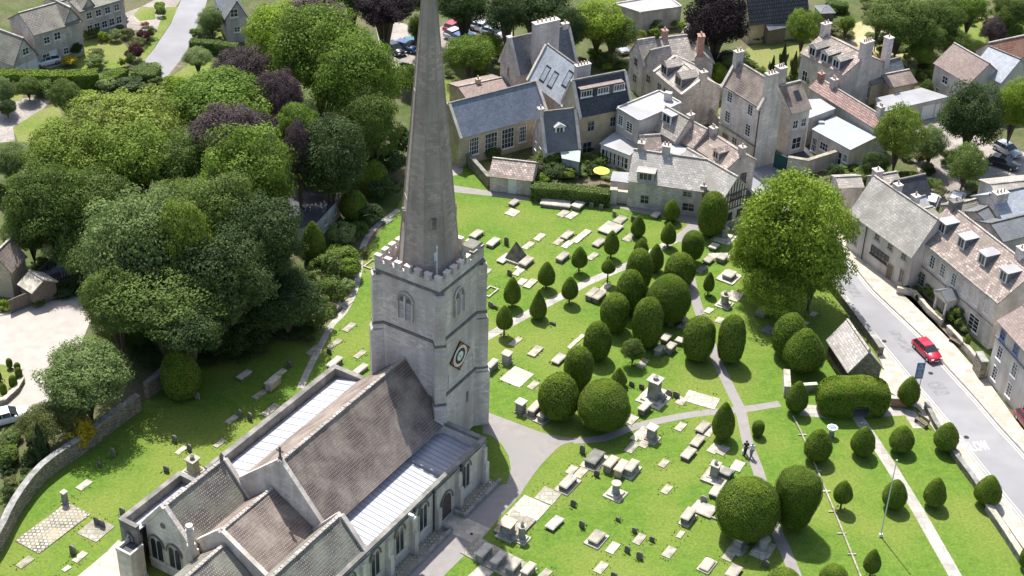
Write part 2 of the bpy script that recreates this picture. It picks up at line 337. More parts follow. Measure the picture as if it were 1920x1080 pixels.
PROF = {'mush': ((0, 0), (.02, .55), (.12, .74), (.3, .82), (.5, .93), (.68, 1), (.82, .93), (.92, .7), (.98, .32), (1, 0)),
        'egg': ((0, .0), (.02, .42), (.08, .72), (.2, .95), (.33, 1), (.5, .93), (.66, .76), (.8, .54), (.91, .32), (.98, .12), (1, 0)),
        'cone': ((0, 0), (.02, .6), (.1, .92), (.2, 1), (.35, .93), (.55, .7), (.75, .42), (.9, .2), (1, 0)),
        'barrel': ((0, 0), (.02, .55), (.08, .8), (.25, .95), (.45, 1), (.65, .96), (.8, .82), (.9, .62), (.97, .32), (1, 0)),
        'dome': ((0, 0), (.02, .6), (.1, .85), (.25, .98), (.42, 1), (.6, .93), (.76, .76), (.88, .54), (.96, .3), (1, 0))}
def yew_mesh(kind, seed, n=9000, size=.032, lump=.035):
    pr = PROF[kind]; T = np.array([p[0] for p in pr]); Q = np.array([p[1] for p in pr])
    rg = np.random.default_rng(seed); ph = rg.uniform(0, 6, 8)
    def rad(t, a):
        b = np.interp(t, T, Q)
        return b * (1 + lump * (np.sin(2 * a + ph[0] + 3 * t) + .6 * np.sin(3 * a + ph[1] - 4 * t) + .5 * np.sin(5 * a + ph[2] + 9 * t) + .35 * np.sin(9 * a + ph[3]) * np.sin(13 * t + ph[4])))
    nt_, na = 15, 22; V = []; Fc = []
    for i in range(nt_):
        t = i / (nt_ - 1)
        for j in range(na):
            a = 2 * np.pi * j / na; r = float(rad(t, a)) * .97; V.append((r * np.cos(a), r * np.sin(a), (2 * t - 1) * .98))
    for i in range(nt_ - 1):
        for j in range(na): Fc.append([i * na + j, i * na + (j + 1) % na, (i + 1) * na + (j + 1) % na, (i + 1) * na + j])
    t = rg.uniform(0, 1, n * 3); w = np.interp(t, T, Q) + .12; t = t[rg.uniform(0, 1.12, n * 3) < w][:n]; top = rg.uniform(0, 1, len(t)) < .1; t[top] = 1 - rg.uniform(0, .09, top.sum())
    a = rg.uniform(0, 2 * np.pi, len(t)); r = rad(t, a); h = 1e-2
    dr = (np.interp(np.minimum(t + h, 1), T, Q) - np.interp(np.maximum(t - h, 0), T, Q)) / (2 * h) / 2
    nr = np.stack([np.cos(a), np.sin(a), -dr], 1); nr /= np.linalg.norm(nr, axis=1)[:, None]
    pos = np.stack([r * np.cos(a), r * np.sin(a), 2 * t - 1], 1) + nr * rg.uniform(-.015, .02, len(t))[:, None]
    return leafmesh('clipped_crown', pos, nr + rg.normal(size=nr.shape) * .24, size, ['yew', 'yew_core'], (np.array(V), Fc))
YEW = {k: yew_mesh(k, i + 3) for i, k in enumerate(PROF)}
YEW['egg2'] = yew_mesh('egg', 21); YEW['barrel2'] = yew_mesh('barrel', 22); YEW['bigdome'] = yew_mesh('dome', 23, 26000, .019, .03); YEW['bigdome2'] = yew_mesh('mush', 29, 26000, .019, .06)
tk = MB(); tk.tube((0, 0, 0), (0, 0, 1), 1, .75, 8); TRUNK = tk.build('trunk', 'bark'); TRM = TRUNK.data; bpy.data.objects.remove(TRUNK)
tk = MB(); tk.tube((0, 0, 0), (0, 0, .62), 1, .7, 8)
for k in range(6):
    a = k * 1.05; e = Vector((math.cos(a) * 11, math.sin(a) * 11, .95 + .05 * (k % 3))); tk.tube((0, 0, .42 + .03 * k), e, .42, .12, 5)
tk.tube((0, 0, .6), (.5, .3, 1.15), .7, .2, 6); _o = tk.build('trunk', 'bark'); TRM2 = _o.data; bpy.data.objects.remove(_o)
AUTO = []      # (object, look, noun, pixel)
def ell(px, rx, ry, trunk):
    """crown ellipsoid: horizontal radius, vertical semi-axis and centre from its outline"""
    zc = 3.0
    for _ in range(12):
        c = G(px[0], px[1], zc); d = (c - CP).dot(F); el = math.asin((CAMH - zc) / (c - CP).length)
        Rm = rx * d / FPX; rym = ry * d / FPX; V = max(math.sqrt(max(rym ** 2 - (Rm * math.sin(el)) ** 2, (.2 * rym) ** 2)) / math.cos(el), .25 * Rm)
        zc = trunk + V
    return G(px[0], px[1], zc), Rm, V
def tree(px, rx, ry, trunk, mesh, m, look, noun='tree', name='broadleaf_tree', group='garden and woodland trees', lm=None, cat='tree'):
    c, Rm, V = ell(px, rx, ry, trunk)
    t = thing(name, cat, None, (c.x, c.y, 0), random.uniform(0, 6.28), group)
    o = link(bpy.data.objects.new('crown', CROWN[mesh])); o.parent = t; o.location = (0, 0, c.z); o.scale = (Rm, Rm, V)
    o.material_slots[0].link = 'OBJECT'; o.material_slots[0].material = MT[m]
    k = link(bpy.data.objects.new('trunk', TRM2)); k.parent = t; r = max(.033 * Rm, .07); k.scale = (r, r, c.z + V * .2)
    AUTO.append((t, look, noun, px)); return t
def bush(px, rx, ry, m, look, noun='shrub', name='shrub', mesh=None, lift=0.0, cat='shrub', group='garden shrubs'):
    c, Rm, V = ell(px, rx, ry, lift)
    o = link(bpy.data.objects.new(name, CROWN[mesh or random.choice(('small0', 'small1', 'small2'))])); o.location = c; o.scale = (Rm, Rm, V); o.rotation_euler.z = random.uniform(0, 6)
    o.material_slots[0].link = 'OBJECT'; o.material_slots[0].material = MT[m]; tag(o, cat, None, group); AUTO.append((o, look, noun, px)); return o
def yew(cx, top, bot, hw, kind, tb=None, look=None, name='clipped_yew'):
    px = (cx, (top + bot) / 2); c, Rm, V = ell(px, hw, (bot - top) / 2, .3); d = (c - CP).dot(F); e = math.radians(33)
    tm = min(max((math.hypot(Rm * math.sin(e), V * math.cos(e)) + ((tb or bot + 1) - bot) * d / FPX) / math.cos(e) - V, .15), 1.6)
    c, Rm, V = ell(px, hw, (bot - top) / 2, tm)
    t = thing(name, 'yew tree', None, (c.x, c.y, 0), random.uniform(0, 6.28), 'clipped yews of the churchyard')
    k = kind
    if kind in ('egg', 'barrel') and random.random() < .5: k = kind + '2'
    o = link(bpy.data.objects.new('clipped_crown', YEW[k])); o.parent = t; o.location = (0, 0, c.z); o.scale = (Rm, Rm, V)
    q = link(bpy.data.objects.new('trunk', TRM)); q.parent = t; r = max(.1, Rm * .12); q.scale = (r, r, tm + V * .5)
    sz = 'small' if hw < 15 else 'medium' if hw < 22 else 'large' if hw < 38 else 'huge'
    nm = {'egg': 'egg-shaped', 'cone': 'pointed', 'barrel': 'tall round-topped', 'dome': 'broad domed', 'bigdome': 'broad domed', 'bigdome2': 'broad lumpy', 'mush': 'broad lumpy'}[kind]
    AUTO.append((t, look or ('%s %s clipped' % (sz, nm)), 'yew', px)); return t
def hedge(pts, w, h, m='yew', label=None, name='hedge', world=False, core='yew_core', dens=60, look=None):
    P = [Vector(p) if world else G(p[0], p[1], h) for p in pts]; V = []; Fc = []; pos = []; nr = []
    for i in range(len(P) - 1):
        a, b = P[i].copy(), P[i + 1].copy(); a.z = b.z = 0; d = (b - a); Ls = d.length; d.normalize(); q = Vector((-d.y, d.x, 0)); k = len(V)
        for z in (0, h * .97):
            for e, s in ((a, -1), (b, -1), (b, 1), (a, 1)): v = e + q * s * w * .47; V.append((v.x, v.y, z))
        Fc += [[k, k + 1, k + 5, k + 4], [k + 1, k + 2, k + 6, k + 5], [k + 2, k + 3, k + 7, k + 6], [k + 3, k, k + 4, k + 7], [k + 4, k + 5, k + 6, k + 7]]
        n = int(dens * Ls * (w + 2 * h))
        for _ in range(n):
            u = random.uniform(-.1, Ls + .1); s = random.uniform(0, w + 2 * h)
            if s < w: p = a + d * u + q * (s - w / 2); z = h + .04 * math.sin(u * 2) + random.uniform(-.03, .04); N = (0, 0, 1)
            elif s < w + h: p = a + d * u - q * (w / 2 + random.uniform(-.04, .04)); z = s - w; N = (-q.x, -q.y, .1)
            else: p = a + d * u + q * (w / 2 + random.uniform(-.04, .04)); z = s - w - h; N = (q.x, q.y, .1)
            pos.append((p.x, p.y, z)); nr.append(N)
        for e, s in ((a, -1), (b, 1)):
            for _ in range(int(dens * w * h)): p = e + d * s * .05 + q * random.uniform(-w / 2, w / 2); pos.append((p.x, p.y, random.uniform(0, h))); nr.append((d.x * s, d.y * s, 0))
    pos = np.array(pos); nr = np.array(nr, float); nr += rng.normal(size=nr.shape) * .35
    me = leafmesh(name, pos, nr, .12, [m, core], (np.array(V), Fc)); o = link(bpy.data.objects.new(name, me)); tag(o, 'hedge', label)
    if look: AUTO.append((o, look, 'hedge', pts[len(pts) // 2]))
    return o
# ---------------- houses ----------------
def house(name, label, cat='house', group=None, at=None):
    return thing(name, cat, label, (at.x, at.y, 0) if at else (0, 0, 0), 0, group)
def core(root, P, u, n, L, D, he, hr, wm, rm, oh=.22, ridge=.5, wall='wall', cop=False, hip=False, caps=True, he2=None, t=.14):
    """walls and a pitched roof: P front-left corner, u along the front, n towards the back"""
    he2 = he if he2 is None else he2
    c = lambda a, b, z: Vector((*(P + u * a + n * b).xy, z)); m = D * ridge
    w = MB(); w.face([c(0, 0, 0), c(L, 0, 0), c(L, 0, he), c(0, 0, he)]); w.face([c(L, D, 0), c(0, D, 0), c(0, D, he2), c(L, D, he2)])
    if hip:
        w.face([c(0, D, 0), c(0, 0, 0), c(0, 0, he), c(0, D, he2)]); w.face([c(L, 0, 0), c(L, D, 0), c(L, D, he2), c(L, 0, he)])
    else:
        w.face([c(0, D, 0), c(0, 0, 0), c(0, 0, he), c(0, m, hr), c(0, D, he2)]); w.face([c(L, 0, 0), c(L, D, 0), c(L, D, he2), c(L, m, hr), c(L, 0, he)])
    w.build(wall, wm, root)
    r = MB(); s1 = (hr - he) / max(m, .1); s2 = (hr - he2) / max(D - m, .1); g = -.1 if cop else .14
    if hip:
        k = min(m, L * .45)
        r.slab([c(-.2, -.2, he), c(L + .2, -.2, he), c(L - k, m, hr), c(k, m, hr)], t); r.slab([c(L + .2, D + .2, he2), c(-.2, D + .2, he2), c(k, m, hr), c(L - k, m, hr)], t)
        for a, b in ((-.2, k), (L + .2, L - k)): r.slab([c(a, -.2, he), c(b, m, hr), c(a, D + .2, he2)] if a > 0 else [c(a, D + .2, he2), c(b, m, hr), c(a, -.2, he)], t)
    else:
        r.slab([c(-g, -oh, he - oh * s1), c(L + g, -oh, he - oh * s1), c(L + g, m, hr), c(-g, m, hr)], t)
        r.slab([c(L + g, D + oh, he2 - oh * s2), c(-g, D + oh, he2 - oh * s2), c(-g, m, hr), c(L + g, m, hr)], t)
    ro = r.build('roof', rm, root)
    if caps:
        q = MB(); k = min(m, L * .45) if hip else 0; q.box(c(L / 2, m, 0), u, n, L / 2 + (g if not hip else -k), .13, hr + t * .4, hr + t + .12)
        q.build('ridge', 'dark_stone' if rm.startswith(('slate', 'tile_dark')) else 'stone_slate', ro)
    if cop:
        for a in (.12, L - .12):
            q = MB()
            for b0, z0, b1, z1 in ((-.25, he - .25 * s1, m, hr), (D + .25, he2 - .25 * s2, m, hr)):
                q.slab([c(a - .2, b0, z0 + .02), c(a + .2, b0, z0 + .02), c(a + .2, b1, z1 + .02), c(a - .2, b1, z1 + .02)], .34)
            q.build('gable_coping', 'ashlar_pale', root)
    return dict(root=root, roof=ro, P=P, u=u, n=n, L=L, D=D, he=he, hr=hr, m=m, he2=he2, ridge=ridge)
def wing(root, e0, e1, he, r, wm, rm, at1=False, dmin=3.0, dmax=14, D=None, ext=0.0, **k):
    P0 = G(e0[0], e0[1], he); P1 = G(e1[0], e1[1], he); u = (P1 - P0); u.z = 0; L = u.length; u.normalize(); n = Vector((-u.y, u.x, 0))
    if n.dot(P0 - CP) < 0: n = -n
    Q = onplane(r, P1 if at1 else P0, n); half = (Q - (P1 if at1 else P0)).dot(n); hr = Q.z
    print('WING %-22s L%.1f half%.1f he%.1f hr%.1f' % (root.name, L, half, he, hr))
    h0 = half; half = min(max(half, dmin / 2), dmax / 2)
    if abs(half - h0) > .05: Q2 = (P1 if at1 else P0) + n * half; hr = above((Q2.x, Q2.y), r[1])
    hr = min(max(hr, he + .3), he + 7)
    if D is None: D = 2 * half; rd = .5
    else: rd = half / D
    P = P0.copy(); P.z = 0
    return core(root, P, u, n, L + ext, D, he, hr, wm, rm, ridge=rd, **k)
def gwing(root, gl, gr, he, pk, length, wm, rm, **k):
    """gable end faces us: gl, gr eave corners, pk peak"""
    A = G(gl[0], gl[1], he); B = G(gr[0], gr[1], he); n = (B - A); n.z = 0; D = n.length; n.normalize(); u = Vector((n.y, -n.x, 0))
    if u.dot(A - CP) < 0: u = -u
    Q = onplane(pk, A, n); m = (Q - A).dot(n) / D; hr = Q.z
    print('GWING %-22s D%.1f m%.2f he%.1f hr%.1f' % (root.name, D, m, he, hr))
    m = min(max(m, .3), .7); hr = min(max(hr, he + .3), he + 6)
    A.z = 0
    return core(root, A, u, n, length, D, he, hr, wm, rm, ridge=m, **k)
def face_of(w, f):
    P, u, n, L, D = w['P'], w['u'], w['n'], w['L'], w['D']
    return {'F': (P, u, -n, L), 'B': (P + n * D, u, n, L), 'L': (P, n, -u, D), 'R': (P + u * L, n, u, D)}[f]
def window(root, O, d, nn, a, z, w, h, fm='white_wood', nx=2, ny=2, glass='glass', sill=True, bar=.05, name='window', off=0.0):
    """window centred at distance a along d from O, centre height z"""
    c = lambda x, y, o: Vector((*(O + d * (a + x) + nn * (o + off)).xy, z + y))
    f = MB(); b = bar
    def bx(x0, x1, y0, y1, o0, o1):
        q = [c(x0, y0, o0), c(x1, y0, o0), c(x1, y0, o1), c(x0, y0, o1)]; f.hexa(q, [v + Vector((0, 0, y1 - y0)) for v in q])
    bx(-w / 2, -w / 2 + 1.6 * b, -h / 2, h / 2, .004, .07); bx(w / 2 - 1.6 * b, w / 2, -h / 2, h / 2, .004, .07)
    bx(-w / 2 + 1.6 * b, w / 2 - 1.6 * b, h / 2 - 1.6 * b, h / 2, .004, .07); bx(-w / 2 + 1.6 * b, w / 2 - 1.6 * b, -h / 2, -h / 2 + 1.6 * b, .004, .07)
    for i in range(1, nx): x = -w / 2 + w * i / nx; bx(x - b / 2, x + b / 2, -h / 2 + 1.6 * b, h / 2 - 1.6 * b, .006, .055)
    for i in range(1, ny): y = -h / 2 + h * i / ny; bx(-w / 2 + 1.6 * b, w / 2 - 1.6 * b, y - b / 2, y + b / 2, .008, .045)
    if sill: bx(-w / 2 - .1, w / 2 + .1, -h / 2 - .12, -h / 2, .004, .14)
    o = f.build(name, fm, root)
    p = MB(); p.face([c(-w / 2 + b, -h / 2 + b, .02), c(w / 2 - b, -h / 2 + b, .02), c(w / 2 - b, h / 2 - b, .02), c(-w / 2 + b, h / 2 - b, .02)]); p.build('pane', glass, o)
    return o
def wins(w, f, lst, **k):      # lst of (fraction along, z, w, h)
    O, d, nn, L = face_of(w, f)
    for q in lst: window(w['root'], O, d, nn, q[0] * L, q[1], q[2], q[3], **{**k, **(q[4] if len(q) > 4 else {})})
def row(n, z, w, h, a=.08, b=.92): return [(a + (b - a) * (i + .5) / n, z, w, h) for i in range(n)]
def door(w, f, a, wd=1.0, h=2.1, m='wood', z0=0.0):
    O, d, nn, L = face_of(w, f); c = lambda x, y, o: Vector((*(O + d * (a * L + x) + nn * o).xy, y)); q = MB()
    q.hexa([c(-wd / 2, z0, .005), c(wd / 2, z0, .005), c(wd / 2, z0, .05), c(-wd / 2, z0, .05)], [c(-wd / 2, z0 + h, .005), c(wd / 2, z0 + h, .005), c(wd / 2, z0 + h, .05), c(-wd / 2, z0 + h, .05)])
    o = q.build('door', m, w['root']); s = MB(); x = c(wd * .35, z0 + 1, .05); s.box(x, d, nn, .04, .04, z0 + .95, z0 + 1.07); s.build('handle', 'iron', o)
    q = MB()
    for x0, x1, y0, y1 in ((-wd / 2 - .1, -wd / 2, z0, z0 + h + .1), (wd / 2, wd / 2 + .1, z0, z0 + h + .1), (-wd / 2, wd / 2, z0 + h, z0 + h + .1)):
        b = [c(x0, y0, .005), c(x1, y0, .005), c(x1, y0, .08), c(x0, y0, .08)]; q.hexa(b, [v + Vector((0, 0, y1 - y0)) for v in b])
    q.build('door_frame', 'white_wood' if m == 'white_wood' else 'window_stone', o)
def chim(w, a, b, wa, wb, top, m='ashlar_pale', pots=2, parent=None):
    """chimney at fraction a along the ridge, b metres from the front"""
    P = w['P'] + w['u'] * (a * w['L']) + w['n'] * b; z1 = w['hr'] + top; D, mm = w['D'], w['m']
    zr = w['he'] + (w['hr'] - w['he']) * (b / mm if b < mm else max(0, (D - b)) / max(D - mm, .1))
    q = MB(); q.box(P, w['u'], w['n'], wa, wb, max(.5, zr - wb * 1.3 - .3), z1); q.box(P, w['u'], w['n'], wa + .07, wb + .07, z1 + .003, z1 + .16)
    o = q.build('chimney', m, w['roof'])
    # pots belong to the chimney, which is itself a sub-part: same mesh family
    q = MB()
    for i in range(pots):
        d = w['u'] if wa >= wb else w['n']; e = max(wa, wb); p = P + d * ((i + .5) / pots * 2 - 1) * e * .85; q.ngon((p.x, p.y), .13, z1 + .165, .1, z1 + .6, 8)
    if pots: q.build('chimney_pot', 'pot', w['roof'])
def dormer(w, a, back, wd, h, flat=False, mt='white_wood', rm='flat_white', f='F', side='slate', nx=2, len_=None):
    """dormer: a fraction along the eave, front face 'back' metres behind the eave"""
    P, u, n = w['P'], w['u'], w['n']; sl = (w['hr'] - w['he']) / w['m']; s = 1
    O = P
    if f == 'B': O = P + n * w['D']; n = -n; sl = (w['hr'] - w['he2']) / (w['D'] - w['m'])
    C = O + u * a * w['L'] + n * back; z0 = w['he'] + sl * back + .1; z1 = z0 + h; ln = (h + .05) / sl
    ln = min(ln, (w['m'] if f == 'F' else w['D'] - w['m']) - back - .05)
    q = MB(); c = lambda x, y, z: Vector((*(C + u * x + n * y).xy, z))
    q.cm = 0; q.face([c(-wd / 2, 0, z0 - .15), c(wd / 2, 0, z0 - .15), c(wd / 2, 0, z1), c(-wd / 2, 0, z1)])
    if not flat: q.face([c(-wd / 2, 0, z1), c(wd / 2, 0, z1), c(0, 0, z1 + wd * .3)])
    q.cm = 1
    for x in (-wd / 2, wd / 2): q.face([c(x, 0, z0 - .15), c(x, ln, z0 + sl * ln - .15), c(x, ln, z1), c(x, 0, z1)])
    o = q.build('dormer', [mt, side], w['root'])
    q = MB()
    if flat: q.slab([c(-wd / 2 - .12, -.15, z1 + .003), c(wd / 2 + .12, -.15, z1 + .003), c(wd / 2 + .12, ln + .1, z1 + .003), c(-wd / 2 - .12, ln + .1, z1 + .003)], .1)
    else:
        pk = z1 + wd * .3 + .02; l2 = min(ln + wd * .3 / sl, (w['m'] if f == 'F' else w['D'] - w['m']) - back)
        q.slab([c(-wd / 2 - .12, -.15, z1 - .06), c(0, -.15, pk), c(0, l2, pk), c(-wd / 2 - .12, ln, z1 - .06)], .08)
        q.slab([c(wd / 2 + .12, -.15, z1 - .06), c(0, -.15, pk), c(0, l2, pk), c(wd / 2 + .12, ln, z1 - .06)], .08)
    q.build('dormer_roof', rm, o)
    O2 = C.copy(); O2.z = 0; f_ = MB(); W, H = wd * .72, h * .72; zc = z0 + h * .52
    c2 = lambda x, y, o_: Vector((*(O2 + u * x - n * o_).xy, zc + y))
    for i in range(nx):
        x0 = -W / 2 + i * W / nx + .05; x1 = x0 + W / nx - .1; f_.face([c2(x0, -H / 2, .02), c2(x1, -H / 2, .02), c2(x1, H / 2, .02), c2(x0, H / 2, .02)])
    f_.build('window_pane', 'glass', o)
def flatroof(root, pts, h, wm, rm, par=.25, z0=0.0):
    P = [G(p[0], p[1], h) for p in pts]; ar = sum(P[i].x * P[(i + 1) % len(P)].y - P[(i + 1) % len(P)].x * P[i].y for i in range(len(P)))
    if ar < 0: P = P[::-1]
    w = MB(); n = len(P)
    for i in range(n): a, b = P[i], P[(i + 1) % n]; w.face([(a.x, a.y, z0), (b.x, b.y, z0), (b.x, b.y, h - .12), (a.x, a.y, h - .12)])
    w.build('wall', wm, root); r = MB(); c = sum(P, Vector()) / n; ex = [p + (p - c).normalized() * .15 for p in P]
    r.hexa([(p.x, p.y, h - .12) for p in ex], [(p.x, p.y, h) for p in ex]); ro = r.build('roof', rm, root)
    if par:
        q = MB()
        for i in range(n):
            a, b = P[i], P[(i + 1) % n]; d = (b - a).normalized(); s = Vector((-d.y, d.x, 0)); m = (a + b) / 2; q.box((m.x, m.y, 0), d, s, (b - a).length / 2 - .1, .1, h + .003, h + par)
        q.build('parapet', wm, root)
    return P
def pwin(root, P0, P1, lst, **k):   # windows on the wall between two pixels' ground traces (world points)
    d = (P1 - P0); d.z = 0; L = d.length; d.normalize(); nn = Vector((d.y, -d.x, 0))
    if nn.dot(CP - P0) < 0: nn = -nn
    for q in lst: window(root, P0, d, nn, q[0] * L, q[1], q[2], q[3], **{**k, **(q[4] if len(q) > 4 else {})})

# ---------------- the church ----------------
TH = R_(31.036); WV = Vector((math.sin(TH), math.cos(TH), 0)); NV = Vector((math.cos(TH), -math.sin(TH), 0))
C0 = G(824, 549, 20.0); C0.z = 0
def W(a, b, z): return Vector((*(C0 + WV * a + NV * b).xy, z))
def sb(mb, a0, a1, b0, b1, z0, z1): mb.hexa([W(a0, b0, z0), W(a0, b1, z0), W(a1, b1, z0), W(a1, b0, z0)][::-1], [W(a0, b0, z1), W(a0, b1, z1), W(a1, b1, z1), W(a1, b0, z1)][::-1])
def dbox(mb, a, b, half, out, z0, z1, sa, sb_):   # diagonal buttress at corner (a,b), pointing (sa,sb_)
    d = (WV * sa + NV * sb_).normalized(); s = Vector((-d.y, d.x, 0)); c = W(a, b, 0); mb.box(c + d * (out / 2 - .5), d, s, out / 2 + .5, half, z0, z1)
    e = c + d * out
    return d, s, c
def church():
    root = thing('church', 'church', 'grey stone parish church with a tall spire, clock and lead aisle roofs', (C0.x, C0.y, 0))
    T = 7.2
    m = MB(); sb(m, 0, T, -T - .1, 0, 0, 20); tw = m.build('tower', 'ashlar', root)
    for (a, b, sa, s2) in ((0, 0, -1, 1), (T, 0, 1, 1), (0, -T - .1, -1, -1), (T, -T - .1, 1, -1)):
        m = MB()
        for half, out, z0, z1 in ((.62, 1.0, 0, 6.8), (.56, .75, 6.9, 13.3), (.5, .5, 13.4, 19.6)):
            d, s, c = dbox(m, a, b, half, out, z0, z1, sa, s2)
            e0 = c + d * (out + .003); nx = {1.0: .75, .75: .5, .5: .1}[out]; e1 = c + d * nx
            m.hexa([Vector((*(e0 + s * half).xy, z1 + .003)), Vector((*(e0 - s * half).xy, z1 + .003)), Vector((*(e1 - s * half).xy, z1 + .003)), Vector((*(e1 + s * half).xy, z1 + .003))][::-1],
                   [Vector((*(e1 * .9 + e0 * .1 + s * half).xy, z1 + .32)), Vector((*(e1 * .9 + e0 * .1 - s * half).xy, z1 + .32)), Vector((*(e1 - s * half).xy, z1 + .34)), Vector((*(e1 + s * half).xy, z1 + .34))][::-1])
        m.build('buttress', 'ashlar', root)
    for z, o in ((7.2, .16), (14.0, .14), (19.85, .2)):
        m = MB()
        sb(m, -o, 0, -T - .1 - o, o, z, z + .28); sb(m, T, T + o, -T - .1 - o, o, z, z + .28); sb(m, 0, T, 0, o, z, z + .28); sb(m, 0, T, -T - .1 - o, -T - .1, z, z + .28)
        for (a, b, sa, s2) in ((0, 0, -1, 1), (T, 0, 1, 1), (0, -T - .1, -1, -1), (T, -T - .1, 1, -1)):
            out = {7.2: .82, 14.0: .58, 19.85: .35}[z]; dbox(m, a, b, .6 if z < 19 else .4, out, z + .01, z + .27, sa, s2)
        m.build('string_course', 'dark_stone', root)
    # battlemented parapet
    m = MB(); th = .4; o = .12; A0, A1, B0, B1 = -o, T + o, -T - .1 - o, o; z = 20.14
    for a0, a1, b0, b1 in ((A0, A0 + th, B0, B1), (A1 - th, A1, B0, B1), (A0 + th, A1 - th, B0, B0 + th), (A0 + th, A1 - th, B1 - th, B1)): sb(m, a0, a1, b0, b1, z, 21.0)
    n = 7; wl = .62
    for k in range(n):
        f = k / (n - 1)
        for ax in (0, 1):
            lo, hi = (B0, B1) if ax == 0 else (A0, A1); p = lo + wl / 2 + (hi - lo - wl) * f
            if ax == 1 and k in (0, n - 1): continue
            for e in (0, 1):
                if ax == 0: q = (A0, A0 + th) if e == 0 else (A1 - th, A1); sb(m, q[0], q[1], p - wl / 2, p + wl / 2, 21.0, 21.6); sb(m, q[0] - .05, q[1] + .05, p - wl / 2 - .05, p + wl / 2 + .05, 21.603, 21.68)
                else: q = (B0, B0 + th) if e == 0 else (B1 - th, B1); sb(m, p - wl / 2, p + wl / 2, q[0], q[1], 21.0, 21.6); sb(m, p - wl / 2 - .05, p + wl / 2 + .05, q[0] - .05, q[1] + .05, 21.603, 21.68)
    m.build('parapet', 'ashlar', root)
    m = MB(); sb(m, .1, T - .1, -T, -.1, 19.9, 20.2); m.build('tower_roof', 'lead', root)
    # spire with rolls on its edges and two bands
    c = W(T / 2, -T / 2 - .05, 0); rt = -TH + R_(22.5) ; m = MB(); Rb = 3.05; zt = 54.6; z0 = 20.1
    rad = lambda zz: Rb * (zt - zz) / (zt - z0)
    steps = [z0, 27, 34, 41, 48, 54.4]
    for i in range(len(steps) - 1): m.ngon((c.x, c.y), rad(steps[i]), steps[i], rad(steps[i + 1]), steps[i + 1], 8, rt)
    sp = m.build('spire', 'spire_stone', root)
    m = MB()
    for k in range(8):
        a = rt + k * math.pi / 4; d = Vector((math.cos(a), math.sin(a), 0)); m.tube(c + d * (rad(z0) - .02) + Vector((0, 0, z0)), c + d * .05 + Vector((0, 0, 54.3)), .1, .05, 5)
    m.build('spire_roll', 'spire_stone', sp)
    m = MB()
    for zz in (27.6, 38.5): m.ngon((c.x, c.y), rad(zz) + .05, zz, rad(zz) + .03, zz + .16, 8, rt)
    m.build('spire_band', 'spire_stone', sp)
    for zz in (25.2,):
        for k in range(8):
            a = rt + (k + .5) * math.pi / 4; d = Vector((math.cos(a), math.sin(a), 0)); s = Vector((-d.y, d.x, 0)); ap = rad(zz) * math.cos(math.pi / 8)
            if k % 2: continue
            m = MB(); m.box(c + d * (ap - .05), s, d, .34, .22, zz, zz + 1.2); m.cm = 1; m.box(c + d * (ap + .02), s, d, .2, .18, zz + .15, zz + 1.3); m.build('spire_light', ['spire_stone', 'dark_stone'], sp)
    m = MB(); m.tube((c.x, c.y, 54.3), (c.x, c.y, 56), .05); m.ngon((c.x, c.y), .2, 54.5, .14, 54.9, 8); m.build('finial', 'gold', sp)
    # stair turret and corner pinnacle
    p = W(T - .7, -.7, 0); m = MB(); m.box(p, WV, NV, .95, .8, 20.2, 21.45); m.cm = 1; m.box(p, WV, NV, 1.05, .9, 21.453, 21.9, .72); m.build('stair_turret', ['spire_stone', 'tile_mossy'], root)
    p = W(T - 2.9, -.25, 0); m = MB(); m.box(p, WV, NV, .22, .22, 21.0, 22.0); m.ngon((p.x, p.y), .28, 22.0, .02, 23.1, 4, rt); m.build('pinnacle', 'tomb_pale', root)
    m = MB(); m.tube(W(0.6, -.7, 20.2), W(.6, -.7, 24.4), .05); m.ngon(W(.6, -.7, 0)[:2], .1, 24.4, .06, 24.6, 8); fp = m.build('flag_mast', 'white_paint', root)
    m = MB(); a = W(.6, -.7, 0); d = Vector((-.62, -.5, 0)); pts = []
    for k in range(7):
        x = k * .1; off = .07 * math.sin(k * 1.4); pts.append((a + d * x + Vector((off, -off, 0)), 24.2 - x * 1.1))
    for k in range(6):
        (p0, h0), (p1, h1) = pts[k], pts[k + 1]; m.cm = 1 if k > 3 else 0
        m.face([(p0.x, p0.y, h0 - 1.0 + k * .03), (p1.x, p1.y, h1 - .97 + k * .03), (p1.x, p1.y, h1), (p0.x, p0.y, h0)])
    m.build('flag', ['flag_cloth', 'flag_blue'], fp)
    # belfry windows
    def belfry(O, d, nn, w, h, z):
        q = MB(); c = lambda x, y, o: O + d * x + nn * o + Vector((0, 0, z + y))
        def arc(wd, hh, o, n=9):
            pts = [c(-wd / 2, 0, o), c(wd / 2, 0, o), c(wd / 2, hh * .68, o)]
            for k in range(1, n): t = k / n; pts.append(c(wd / 2 * math.cos(t * math.pi), hh * .68 + hh * .32 * math.sin(t * math.pi), o))
            return pts + [c(-wd / 2, hh * .68, o)]
        a, b = arc(w, h, .03), arc(w + .35, h + .25, .02); q.hexa(arc(w + .3, h + .2, .005), arc(w + .3, h + .2, .06)); ob = q.build('belfry_opening', 'louvre', root)
